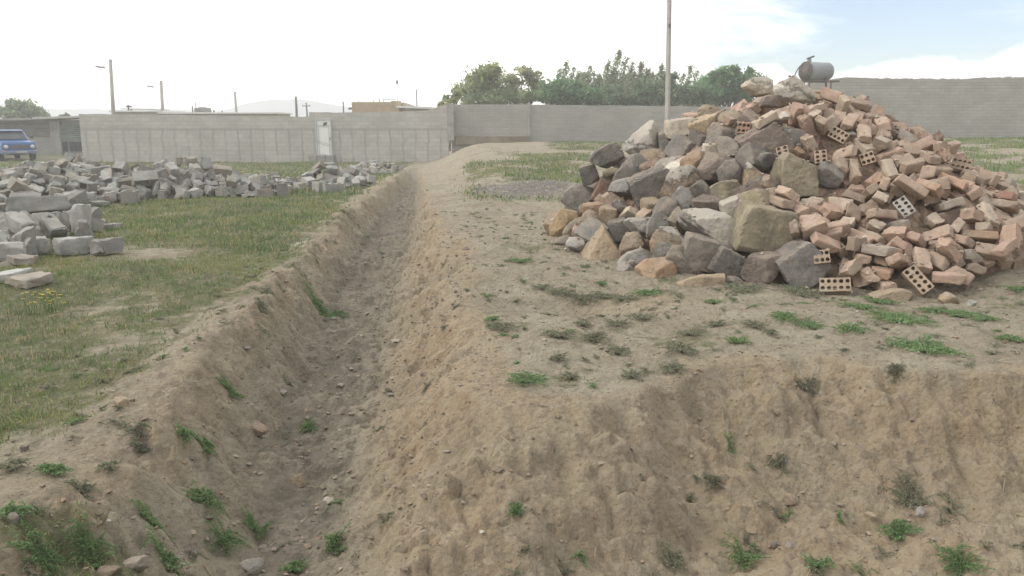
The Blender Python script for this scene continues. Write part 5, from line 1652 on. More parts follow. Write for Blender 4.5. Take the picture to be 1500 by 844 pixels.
# ------------------------------------------------------------------ loose bricks, small stones and concrete rubble
# each row: form, colour, position (mm), orientation (quaternion x 500) | label; positions come from a settling simulation of the tipped heaps
LOOSE_BRICKS = '''21 0 3103 6300 670 152 -57 -469 61|tan large flat brick one brick straight up from the grey holed brick
19 0 2212 5885 413 60 95 438 -214|tan worn brick two bricks right of the big olive block
17 1 3133 5720 252 452 -52 189 86|pinkish worn brick two bricks straight up from the round tan cobble
0 1 3049 5492 98 2 106 488 12|pinkish whole brick one brick straight up from the round tan cobble
21 4 3474 5961 330 82 26 96 483|orange large flat brick one brick right, three down from the skyline holed brick
2 0 2925 5659 196 134 -366 -306 -74|tan whole brick one brick straight up from the sliding holed brick
1 1 2295 5820 294 469 142 100 -2|pinkish whole brick one brick right, one up from the slanting foot rock
18 0 2501 5616 81 273 288 -281 -117|tan worn brick one brick right of the ten-hole brick
0 1 3517 5677 278 56 470 116 109|pinkish whole brick two bricks right, two up from the round tan cobble
3 6 2619 5692 262 441 -4 6 -236|greyish whole brick two bricks left, one up from the sliding holed brick
5 0 3177 5961 339 422 148 -174 -142|tan whole brick one brick right, one down from the grey holed brick
20 1 2484 6175 483 64 78 -470 -136|pinkish worn brick three bricks left of the grey holed brick
1 0 3272 6643 807 264 410 56 94|tan whole brick two bricks left of the skyline holed brick
3 3 3896 6360 511 206 72 122 433|brown whole brick two bricks right, two down from the skyline holed brick
5 0 2805 6095 476 488 -78 18 75|tan whole brick one brick left of the grey holed brick
20 1 3496 6046 459 72 115 -477 63|pinkish worn brick two bricks straight down from the skyline holed brick
17 1 3647 5848 342 384 48 -268 168|pinkish worn brick two bricks right, three down from the skyline holed brick
0 2 3094 6658 791 349 96 159 -306|pale buff whole brick one brick right of the six-hole brick
5 0 3486 5790 235 86 3 -182 458|tan whole brick two bricks right, two up from the round tan cobble
5 2 3631 6112 471 334 35 190 -318|pale buff whole brick one brick right, two down from the skyline holed brick
6 0 2396 5640 137 114 -346 272 -208|tan broken brick one brick right, one up from the ten-hole brick
5 0 2800 6651 766 336 -152 -302 153|tan whole brick one brick left, one down from the six-hole brick
14 0 3067 5696 173 248 -45 -202 382|tan half brick one brick right, one up from the sliding holed brick
0 4 3236 6270 665 118 398 -243 -138|orange whole brick one brick right, one up from the grey holed brick
3 1 2733 5600 198 198 0 -156 -432|pinkish whole brick one brick left, one up from the sliding holed brick
18 1 2572 7156 1145 432 31 236 78|pinkish worn brick one brick left of the steep holed brick
5 3 3422 6191 457 35 96 339 -353|brown whole brick two bricks right of the grey holed brick
12 1 2839 5929 355 102 -455 170 -64|pinkish half brick one brick straight down from the grey holed brick
0 2 2195 7142 1186 482 30 -128 28|pale buff whole brick one brick straight up from the pointed mauve rock
21 6 3387 6229 542 320 18 -100 -370|greyish large flat brick two bricks right of the grey holed brick
8 3 2520 5800 290 342 339 109 80|brown broken brick one brick right, two up from the ten-hole brick
19 0 3393 6981 917 439 222 60 -68|tan worn brick two bricks right of the six-hole brick
2 1 2993 5894 305 126 184 -448 -12|pinkish whole brick one brick straight down from the grey holed brick
2 0 2777 6786 903 196 190 376 183|tan whole brick one brick left of the six-hole brick
2 0 3010 7000 1071 105 -382 -296 -73|tan whole brick one brick right of the steep holed brick
3 0 2151 6319 613 306 114 116 360|tan whole brick one brick straight down from the upright tan slab
12 6 3357 5780 186 166 36 -464 77|greyish half brick one brick right, two up from the round tan cobble
19 0 2535 6971 978 290 211 170 304|tan worn brick one brick left of the steep holed brick
4 3 3295 7814 1336 476 139 48 -50|brown whole brick one brick right, one up from the steep holed brick
14 2 3253 6181 421 372 117 44 -310|pale buff half brick one brick right, one down from the grey holed brick
0 0 2088 6277 559 398 -14 52 -298|tan whole brick one brick left, one down from the upright tan slab
1 4 3499 6416 696 190 112 46 446|orange whole brick one brick straight down from the skyline holed brick
2 1 3036 7851 1419 313 318 -92 -207|pinkish whole brick one brick right of the white summit boulder
4 0 3026 7348 1171 221 73 130 -423|tan whole brick one brick straight up from the steep holed brick
0 0 2695 7152 1129 184 237 -398 -28|tan whole brick one brick left of the steep holed brick
2 0 3500 6796 877 355 62 -17 346|tan whole brick one brick left of the skyline holed brick
7 0 3167 5576 100 198 0 -248 386|tan broken brick one brick right, one up from the round tan cobble
15 4 2618 5605 119 2 -152 -476 -22|orange half brick one brick left of the sliding holed brick
14 0 2612 6135 482 67 127 -275 392|tan half brick two bricks left of the grey holed brick
0 1 3299 5910 313 404 -89 82 -268|pinkish whole brick one brick right, two up from the round tan cobble
5 0 2408 5956 380 421 -253 -18 -94|tan whole brick three bricks right of the big olive block
0 5 3999 6585 571 74 427 -245 -43|red whole brick two bricks right, one down from the skyline holed brick
1 1 3170 6848 898 88 -6 492 16|pinkish whole brick one brick right of the six-hole brick
2 3 3314 5676 125 287 -106 45 -393|brown whole brick one brick right, one up from the round tan cobble
8 3 2697 6374 571 86 -11 -475 131|brown broken brick one brick left, two down from the six-hole brick
11 1 3621 6325 624 126 380 280 106|pinkish broken brick one brick right, one down from the skyline holed brick
13 0 3304 6445 766 160 -380 -192 -208|tan half brick one brick left of the skyline holed brick
8 0 4033 6842 712 277 -142 -266 288|tan broken brick one brick right, one down from the skyline holed brick
11 1 2501 7243 1253 342 108 314 150|pinkish broken brick one brick straight down from the white summit boulder
14 2 2740 6023 397 196 4 140 -438|pale buff half brick one brick left, one down from the grey holed brick
13 0 2710 6682 806 291 203 -117 332|tan half brick one brick left of the six-hole brick
19 3 3250 6737 832 472 141 -8 84|brown worn brick one brick right of the six-hole brick
1 1 3585 7136 967 90 59 182 -453|pinkish whole brick one brick left, one up from the skyline holed brick
2 0 2692 5996 318 110 410 -234 -124|tan whole brick one brick left, one down from the grey holed brick
3 2 3015 6964 962 370 90 68 -317|pale buff whole brick one brick straight up from the six-hole brick
2 2 3069 7648 1305 298 158 -356 -93|pale buff whole brick one brick straight up from the steep holed brick
1 2 2861 6303 561 280 -168 24 -377|pale buff whole brick one brick left of the grey holed brick
4 3 3862 6754 713 432 46 70 -236|brown whole brick one brick right, one down from the skyline holed brick
7 6 3538 7316 1016 78 -159 -406 -232|greyish broken brick three bricks right of the steep holed brick
20 4 2931 6583 690 442 -156 -130 114|orange worn brick one brick straight down from the six-hole brick
3 0 2622 5574 40 16 -364 342 6|tan whole brick one brick left of the sliding holed brick
1 0 3815 6050 402 446 202 -24 97|tan whole brick two bricks right, two down from the skyline holed brick
0 1 2213 6269 510 376 124 5 -306|pinkish whole brick one brick straight down from the upright tan slab
11 0 3340 7394 1155 286 136 -16 -386|tan broken brick two bricks right of the steep holed brick
2 6 2907 6080 398 206 -50 0 453|greyish whole brick one brick straight down from the grey holed brick
0 1 2800 5838 252 216 290 -344 -28|pinkish whole brick three bricks right, two up from the ten-hole brick
1 3 2101 5944 371 144 -236 206 -362|brown whole brick one brick right of the big olive block
9 3 2103 6545 642 382 254 200 -4|brown broken brick one brick left of the upright tan slab
19 0 2742 6250 499 98 -72 468 -128|tan worn brick two bricks left of the grey holed brick
17 1 3611 6822 880 232 -220 209 -322|pinkish worn brick one brick left of the skyline holed brick
11 2 3124 6888 1001 26 215 -438 -104|pale buff broken brick one brick right, one up from the six-hole brick
9 2 2573 6337 538 192 -161 -266 341|pale buff broken brick three bricks left of the grey holed brick
2 0 2553 5795 196 302 -22 28 -397|tan whole brick one brick right, one up from the ten-hole brick
19 0 3294 6361 559 280 14 -86 -404|tan worn brick one brick right of the grey holed brick
1 3 2843 6397 619 341 -174 -20 320|brown whole brick one brick straight down from the six-hole brick
5 0 3531 6730 780 17 62 -486 -102|tan whole brick two bricks right, two up from the grey holed brick
7 1 2584 5920 304 4 -206 -409 -202|pinkish broken brick two bricks left, one down from the grey holed brick
17 3 2859 7376 1153 382 251 -92 180|brown worn brick one brick straight up from the steep holed brick
1 0 3345 6387 670 381 308 -99 -22|tan whole brick one brick left, one down from the skyline holed brick
7 1 2345 5908 323 252 418 -106 34|pinkish broken brick two bricks straight up from the ten-hole brick
18 3 3179 5855 260 262 376 -196 -36|brown worn brick one brick right, one up from the sliding holed brick
17 0 3616 5879 205 354 139 -106 307|tan worn brick two bricks right, two up from the round tan cobble
5 1 3557 6375 531 406 -151 222 -110|pinkish whole brick one brick straight down from the skyline holed brick
18 2 2370 6415 511 484 96 -50 60|pale buff worn brick one brick right, one down from the upright tan slab
7 2 1043 7140 367 278 -21 190 369|pale buff broken brick one brick straight up from the round brown boulder
5 2 3564 6015 367 211 -83 -72 -440|pale buff whole brick one brick right, three down from the skyline holed brick
19 2 3682 6307 522 240 292 -300 -131|pale buff worn brick one brick right, one down from the skyline holed brick
0 0 2987 6481 663 111 -254 313 -274|tan whole brick one brick left, one up from the grey holed brick
4 2 3329 6001 390 86 -278 330 -236|pale buff whole brick two bricks right, one down from the grey holed brick
9 1 2012 7605 1197 115 -435 -214 44|pinkish broken brick two bricks left, one up from the pointed mauve rock
0 1 3885 7227 937 248 404 116 110|pinkish whole brick one brick straight up from the skyline holed brick
7 0 1147 6977 382 -214 -76 -68 440|tan broken brick one brick straight down from the blackish faceted rock
14 1 2790 6548 627 9 -56 -488 -92|pinkish half brick one brick straight down from the six-hole brick
6 0 3106 6508 636 276 -44 171 -378|tan broken brick one brick straight up from the grey holed brick
5 1 2412 6276 474 470 105 108 -79|pinkish whole brick one brick right, one down from the upright tan slab
0 1 2706 5745 177 452 10 52 208|pinkish whole brick two bricks right, one up from the ten-hole brick
2 1 3467 5867 200 280 90 -154 374|pinkish whole brick three bricks right, one up from the sliding holed brick
9 1 2896 5876 232 104 382 134 276|pinkish broken brick one brick straight up from the sliding holed brick
11 0 3568 7576 1115 137 48 102 468|tan broken brick one brick right, one up from the six-hole brick
5 2 2431 5976 256 214 -210 -382 122|pale buff whole brick one brick straight up from the ten-hole brick
15 0 2227 5980 436 234 442 -13 12|tan half brick two bricks right of the big olive block
20 0 3223 7178 998 400 94 -254 -126|tan worn brick two bricks right of the steep holed brick
14 0 3779 6706 672 157 -250 23 -402|tan half brick one brick straight down from the skyline holed brick
9 0 3731 7058 898 216 -330 170 255|tan broken brick one brick left, one up from the skyline holed brick
1 1 2748 6178 411 96 98 -49 -478|pinkish whole brick two bricks left, one down from the grey holed brick
8 0 4154 6880 630 64 -66 109 -479|tan broken brick two bricks right, one down from the skyline holed brick
12 2 2647 7174 1221 336 -209 6 306|pale buff half brick one brick right, one down from the white summit boulder
11 1 3613 8139 1247 386 193 -137 212|pinkish broken brick two bricks right, one up from the steep holed brick
11 1 2344 8048 1287 299 72 170 356|pinkish broken brick one brick straight down from the pinkish summit boulder
18 1 3716 6142 390 181 -336 -310 -90|pinkish worn brick two bricks right, two down from the skyline holed brick
14 3 4005 7690 1012 279 14 -230 -345|brown half brick one brick left, one up from the skyline holed brick
21 1 2763 6740 728 276 84 -138 384|pinkish large flat brick one brick left, one down from the six-hole brick
1 0 2890 7500 1193 152 -276 345 178|tan whole brick one brick right, one down from the white summit boulder
0 3 3346 7677 1196 116 -161 393 -236|brown whole brick two bricks straight up from the six-hole brick
20 1 3135 7278 1084 54 350 35 352|pinkish worn brick one brick right, one up from the steep holed brick
14 3 3225 5777 159 300 -99 -104 373|brown half brick one brick straight up from the round tan cobble
7 2 2564 6122 401 248 -136 -6 -412|pale buff broken brick two bricks left, one down from the grey holed brick
6 4 3603 6503 651 463 129 -42 130|orange broken brick one brick straight down from the skyline holed brick
11 1 3488 6136 365 160 -458 -116 -32|pinkish broken brick three bricks straight down from the skyline holed brick
8 0 3014 7558 1199 289 96 122 -378|tan broken brick one brick straight up from the steep holed brick
4 0 3833 6333 441 68 84 -156 462|tan whole brick four bricks right of the grey holed brick
15 1 3665 7321 1025 338 127 256 232|pinkish half brick two bricks left, one up from the skyline holed brick
10 1 2444 5792 113 256 82 152 -394|pinkish broken brick one brick straight up from the ten-hole brick
5 3 2778 7557 1253 402 -48 -108 -272|brown whole brick one brick right, one down from the white summit boulder
6 6 2971 7327 1047 478 96 -29 -104|greyish broken brick touching the steep holed brick
1 6 4340 7067 575 304 320 -50 231|greyish whole brick two bricks right, one down from the skyline holed brick
14 0 3233 6983 960 78 -416 -195 -181|tan half brick one brick right, one up from the six-hole brick
14 0 3751 7578 1058 427 247 74 32|tan half brick three bricks right of the steep holed brick
18 3 3513 7473 1042 468 92 78 126|brown worn brick two bricks right of the steep holed brick
2 0 4381 7355 670 200 -103 -166 414|tan whole brick two bricks right of the skyline holed brick
5 1 2277 8271 1274 194 -234 -146 369|pinkish whole brick one brick left, one down from the pinkish summit boulder
2 1 3233 6500 592 134 -432 -210 -27|pinkish whole brick touching the grey holed brick
12 2 4174 6784 560 208 -390 70 -222|pale buff half brick two bricks right, one down from the skyline holed brick
19 4 2959 8032 1384 356 109 -16 332|orange worn brick one brick right of the white summit boulder
10 0 2588 7006 878 328 74 -38 368|tan broken brick one brick right, one up from the upright tan slab
1 1 1782 8117 1203 282 354 -165 -132|pinkish whole brick two bricks right, one up from the white dusted rock
12 0 2986 7816 1310 72 -153 387 -268|tan half brick one brick right, one down from the white summit boulder
4 1 2590 7315 1251 244 218 -322 -198|pinkish whole brick one brick straight down from the white summit boulder
3 4 2453 8104 1289 411 84 -66 -264|orange whole brick one brick straight up from the pointed mauve rock
12 0 2963 6448 575 62 371 -329 -4|tan half brick one brick left of the grey holed brick
14 0 914 7649 461 34 -94 240 427|tan half brick two bricks left, one down from the blackish faceted rock
16 3 1477 7824 853 478 107 -9 99|brown worn brick one brick left of the off-white slab
8 0 3291 7499 1109 426 56 116 -228|tan broken brick one brick right of the steep holed brick
13 0 2072 6498 603 326 -86 38 368|tan half brick one brick left, one down from the upright tan slab
18 1 2443 7483 1202 475 149 -39 -24|pinkish worn brick one brick right, one up from the pointed mauve rock
13 0 2950 7086 937 251 36 -127 412|tan half brick one brick right of the steep holed brick
4 6 4004 6333 419 378 96 -66 306|greyish whole brick two bricks right, two down from the skyline holed brick
17 0 3743 6493 601 138 452 136 92|tan worn brick one brick right, one down from the skyline holed brick
20 3 3692 8061 1166 291 370 16 -166|brown worn brick two bricks right, one up from the steep holed brick
2 0 3398 6468 650 140 44 -303 370|tan whole brick two bricks right, one up from the grey holed brick
0 1 2647 7199 985 273 92 134 -386|pinkish whole brick one brick left of the steep holed brick
11 3 3121 5726 95 366 139 79 -301|brown broken brick one brick right of the sliding holed brick
4 0 2475 6099 342 411 206 -52 -190|tan whole brick two bricks straight up from the ten-hole brick
1 1 2570 7386 1131 168 -102 -23 -460|pinkish whole brick one brick right, one up from the pointed mauve rock
0 1 3166 7551 1192 274 58 180 -373|pinkish whole brick one brick right, one up from the steep holed brick
3 0 3170 7735 1273 426 82 202 -143|tan whole brick two bricks right, one down from the white summit boulder
9 2 3387 7974 1360 222 398 190 76|pale buff broken brick one brick right, two up from the steep holed brick
0 3 3179 6465 698 408 -164 -119 206|brown whole brick one brick straight up from the grey holed brick
6 0 2427 8034 1349 280 -52 -98 398|tan broken brick one brick straight down from the pinkish summit boulder
17 1 2387 8597 1304 420 -238 -91 -96|pinkish worn brick one brick left, one down from the pinkish summit boulder
7 4 2594 8055 1370 180 210 -56 412|orange broken brick one brick left, one down from the white summit boulder
1 2 2595 7603 1263 477 -68 8 134|pale buff whole brick one brick straight down from the white summit boulder
6 0 2586 5749 98 163 -464 88 -4|tan broken brick two bricks left, one up from the sliding holed brick
6 0 3855 6611 583 424 40 53 -256|tan broken brick four bricks right of the grey holed brick
5 1 4226 7803 840 26 42 -12 -498|pinkish whole brick touching the skyline holed brick
7 2 4140 6572 480 220 438 84 -54|pale buff broken brick two bricks right, two down from the skyline holed brick
18 4 4048 6731 564 443 -1 139 -186|orange worn brick one brick right, one down from the skyline holed brick
19 3 2076 8026 1209 215 50 -446 50|brown worn brick two bricks left, one down from the pinkish summit boulder
2 1 2715 5758 249 246 29 34 433|pinkish whole brick two bricks straight down from the grey holed brick
16 1 630 7384 178 -494 -26 -68 34|pinkish worn brick one brick left, one up from the tan pyramid stone
20 1 3711 5982 280 157 386 -263 88|pinkish worn brick three bricks right, two up from the round tan cobble
17 0 1719 7576 890 458 64 -154 110|tan worn brick one brick right, one up from the off-white slab
1 4 3117 7033 906 446 127 -21 184|orange whole brick touching the six-hole brick
11 1 3410 7553 1156 338 142 -52 -336|pinkish broken brick one brick right, one up from the six-hole brick
14 5 2844 5735 150 402 -50 186 225|red half brick one brick straight up from the sliding holed brick
9 3 4258 7377 701 256 222 18 368|brown broken brick one brick right of the skyline holed brick
4 1 3085 7414 1116 76 52 -158 465|pinkish whole brick one brick right of the steep holed brick
2 2 2814 7693 1282 83 116 468 102|pale buff whole brick one brick right, one down from the white summit boulder
6 0 2264 8060 1249 178 360 -290 -70|tan broken brick one brick left, one down from the pinkish summit boulder
5 0 3861 7668 1043 401 -81 200 -206|tan whole brick two bricks left, one up from the skyline holed brick
14 3 860 7828 427 -424 42 118 232|brown half brick two bricks straight up from the tan pyramid stone
7 0 2234 6029 349 354 50 -116 330|tan broken brick one brick straight up from the slanting foot rock
14 0 720 7956 334 -393 -26 125 282|tan half brick one brick left, two up from the tan pyramid stone
2 1 3644 6975 806 43 21 -472 156|pinkish whole brick one brick left of the skyline holed brick
10 6 4622 7315 495 484 -116 4 -52|greyish broken brick two bricks right, one down from the skyline holed brick
2 4 3008 8151 1426 389 -284 94 -98|orange whole brick one brick right of the white summit boulder
12 4 2663 8176 1338 382 58 -38 -316|orange half brick one brick straight down from the white summit boulder
0 1 4138 7468 765 12 -214 422 -164|pinkish whole brick four bricks right of the six-hole brick
7 1 3290 7784 1243 170 72 -26 464|pinkish broken brick one brick right, one up from the steep holed brick
7 3 3874 6213 371 260 398 -39 -148|brown broken brick two bricks right, two down from the skyline holed brick
15 1 4172 7639 810 41 124 471 106|pinkish half brick touching the skyline holed brick
4 1 3140 7892 1308 187 12 11 -464|pinkish whole brick one brick straight up from the steep holed brick
10 0 3032 5855 193 58 -6 -177 464|tan broken brick one brick straight up from the sliding holed brick
2 1 3102 7995 1364 27 -242 428 -90|pinkish whole brick three bricks right, one down from the pinkish summit boulder
2 0 3558 6903 780 51 58 -458 186|tan whole brick two bricks right of the six-hole brick
13 1 2358 6083 390 40 20 184 -462|pinkish half brick three bricks right of the big olive block
4 1 3555 6246 459 63 186 219 404|pinkish whole brick two bricks straight down from the skyline holed brick
8 0 2859 6019 303 74 14 124 -478|tan broken brick one brick left, one down from the grey holed brick
13 0 2331 6210 428 405 -40 160 242|tan half brick one brick right, two down from the upright tan slab
6 2 2383 7445 1087 427 -232 54 -103|pale buff broken brick one brick right of the pointed mauve rock
12 0 1565 7576 817 460 -33 -52 187|tan half brick touching the off-white slab
12 0 2589 6262 443 52 380 -320 -25|tan half brick three bricks left of the grey holed brick
15 2 3099 6714 728 468 163 64 -21|pale buff half brick one brick right of the six-hole brick
8 1 3322 6596 726 485 -9 -80 -92|pinkish broken brick one brick right, one up from the grey holed brick
7 1 3732 7221 937 148 -391 -270 -46|pinkish broken brick one brick left, one up from the skyline holed brick
8 3 4517 7151 452 319 17 160 350|brown broken brick two bricks right, one down from the skyline holed brick
13 1 3374 7870 1257 209 146 -102 418|pinkish half brick one brick right, one up from the steep holed brick
3 1 1803 8234 1170 283 -109 241 316|pinkish whole brick one brick right, two up from the off-white slab
3 0 3485 7244 934 152 98 -66 462|tan whole brick one brick right, one up from the six-hole brick
4 1 3554 6817 732 488 104 32 0|pinkish whole brick one brick left, one down from the skyline holed brick
21 6 3926 6847 643 468 76 44 153|greyish large flat brick one brick right, one down from the skyline holed brick
1 2 4437 7623 678 446 50 166 -146|pale buff whole brick one brick right of the skyline holed brick
15 4 3087 7173 984 2 58 -468 -165|orange half brick one brick straight up from the six-hole brick
3 2 4040 7537 821 229 -18 156 -416|pale buff whole brick touching the skyline holed brick
15 1 4000 7038 701 318 -97 -244 282|pinkish half brick one brick right of the skyline holed brick
12 1 3854 6146 347 163 -8 -396 257|pinkish half brick two bricks right, three down from the skyline holed brick
2 1 2447 8444 1339 62 30 495 -20|pinkish whole brick one brick straight down from the pinkish summit boulder
15 1 3328 7319 1018 115 104 -124 459|pinkish half brick one brick right, one up from the six-hole brick
19 0 2264 6035 258 110 -296 382 69|tan worn brick one brick right, one up from the slanting foot rock
6 3 3361 6801 747 367 109 -41 319|brown broken brick one brick straight up from the grey holed brick
14 3 3469 7997 1245 314 -46 130 -364|brown half brick one brick right, one up from the steep holed brick
8 0 4234 6709 482 442 177 98 115|tan broken brick five bricks right of the grey holed brick
16 0 2454 7319 1055 406 -272 -82 -60|tan worn brick one brick right of the pointed mauve rock
5 2 4430 7260 561 144 -475 56 -22|pale buff whole brick two bricks right, one down from the skyline holed brick
2 2 2599 7766 1251 14 -1 488 106|pale buff whole brick one brick left, one down from the white summit boulder
9 1 1900 8007 1193 106 -226 366 -232|pinkish broken brick two bricks left, one down from the pinkish summit boulder
12 1 3215 6688 703 136 180 -254 -366|pinkish half brick one brick straight up from the grey holed brick
2 2 4738 7401 483 464 92 40 -157|pale buff whole brick five bricks right, one up from the grey holed brick
17 4 3863 7962 1054 211 214 146 372|orange worn brick three bricks right of the steep holed brick
2 0 3495 7790 1166 349 160 44 317|tan whole brick two bricks right, one up from the steep holed brick
7 0 2480 7510 1127 444 172 4 -152|tan broken brick one brick right of the pointed mauve rock
14 0 2627 5963 248 424 192 25 -182|tan half brick one brick right, one up from the ten-hole brick
13 1 4266 7568 717 10 99 490 12|pinkish half brick four bricks right of the six-hole brick
8 1 3566 7045 871 12 -74 480 -120|pinkish broken brick one brick left of the skyline holed brick
10 6 4001 6491 489 41 80 -98 482|greyish broken brick two bricks right, two down from the skyline holed brick
9 1 4335 7155 585 6 -120 395 282|pinkish broken brick two bricks right, one down from the skyline holed brick
0 2 3263 8136 1374 328 -17 75 369|pale buff whole brick two bricks right of the white summit boulder
8 0 2204 6441 526 462 -184 -38 -24|tan broken brick one brick straight down from the upright tan slab
21 4 4041 7607 934 474 36 -44 150|orange large flat brick one brick straight up from the skyline holed brick
7 2 2172 7596 1165 0 -124 227 428|pale buff broken brick one brick left, one up from the pointed mauve rock
11 3 2008 6475 568 274 5 -134 396|brown broken brick one brick straight up from the big olive block
3 0 2824 8101 1420 442 52 -217 -66|tan whole brick one brick straight down from the white summit boulder'''
BURIED_BRICKS = ''''''
SMALL_STONES = '''1 7 2070 6991 838 -348 -41 -191 302|blackish small stone one brick left, one down from the pointed mauve rock
7 3 1626 7717 910 -408 38 -110 265|blue grey small stone one brick straight up from the off-white slab
6 7 1843 6888 737 322 -16 -236 300|blackish small stone two bricks right of the brown oval rock
7 3 752 7191 177 -426 138 -134 178|blue grey small stone one brick left, one up from the tan pyramid stone
5 0 1932 7238 926 -436 -2 -112 218|grey brown small stone two bricks left of the pointed mauve rock
7 6 1975 6418 516 439 -122 -26 204|olive small stone one brick straight up from the big olive block
7 1 1865 7821 1088 390 196 230 -82|tan small stone two bricks right, one up from the white dusted rock
3 3 1210 6692 305 474 82 104 90|blue grey small stone one brick right, one up from the round brown boulder
6 5 1466 6853 498 -275 278 -24 310|light grey small stone one brick straight down from the brown oval rock
5 7 1326 6889 430 287 -93 -128 378|blackish small stone one brick right, one down from the blackish faceted rock
8 5 1027 6531 55 494 -28 -75 6|light grey small stone one brick straight down from the round brown boulder
8 5 1066 7661 552 35 -48 103 486|light grey small stone one brick left of the blackish faceted rock
2 8 1619 7271 761 -439 -120 206 -19|orange brown small stone one brick right of the off-white slab
0 3 2164 6869 845 308 -3 108 379|blue grey small stone one brick straight down from the pointed mauve rock
4 1 893 7281 287 358 85 337 -26|tan small stone one brick straight up from the tan pyramid stone
5 7 1601 6867 572 -317 152 -84 346|blackish small stone one brick right of the brown oval rock
1 4 1944 6599 586 -385 19 118 296|mauve small stone two bricks left of the upright tan slab
5 5 628 7210 58 436 22 54 238|light grey small stone one brick left of the tan pyramid stone
6 7 1235 6283 138 488 -4 102 26|blackish small stone one brick right of the round brown boulder
1 4 2210 7567 1143 170 128 -134 432|mauve small stone one brick left, one up from the pointed mauve rock
1 7 1783 7697 973 277 82 -24 408|blackish small stone two bricks right of the white dusted rock
7 1 1386 7934 790 -464 136 -24 126|tan small stone one brick straight down from the white dusted rock
3 1 1219 7107 408 238 -30 -160 408|tan small stone one brick straight down from the blackish faceted rock
6 2 747 7457 252 446 50 214 56|brown small stone one brick left, one up from the tan pyramid stone
3 6 2058 7701 1161 -434 199 -70 132|olive small stone one brick left, one up from the pointed mauve rock
0 7 1005 7308 394 -186 141 -83 434|blackish small stone one brick left, one down from the blackish faceted rock
8 6 590 7609 151 -7 -196 18 460|olive small stone one brick left, one up from the tan pyramid stone
8 2 2008 8186 1203 -386 -212 -168 164|brown small stone two bricks left, one down from the pinkish summit boulder
1 1 488 8215 140 -430 -169 72 178|tan small stone two bricks left, one up from the tan pyramid stone
2 3 1507 6580 374 -420 90 -142 213|blue grey small stone one brick left of the half white slab
5 5 1435 7541 730 -88 -136 -1 473|light grey small stone touching the off-white slab
6 7 2118 6641 645 -466 -80 -94 131|blackish small stone one brick left of the upright tan slab
5 6 1926 8070 1144 474 -123 94 42|olive small stone two bricks right, one up from the white dusted rock
3 4 2325 7441 1134 382 290 42 134|mauve small stone one brick right, one up from the pointed mauve rock
8 0 2182 7399 1085 260 -6 15 427|grey brown small stone one brick left of the pointed mauve rock
2 4 990 8593 432 66 45 74 488|mauve small stone two bricks left of the blackish faceted rock
0 7 1107 6403 47 414 -72 -98 254|blackish small stone one brick right, one down from the round brown boulder
6 7 658 8430 234 -486 -27 -112 13|blackish small stone one brick left, two up from the tan pyramid stone
4 5 539 8049 160 -453 -53 32 202|light grey small stone two bricks left, one up from the tan pyramid stone'''
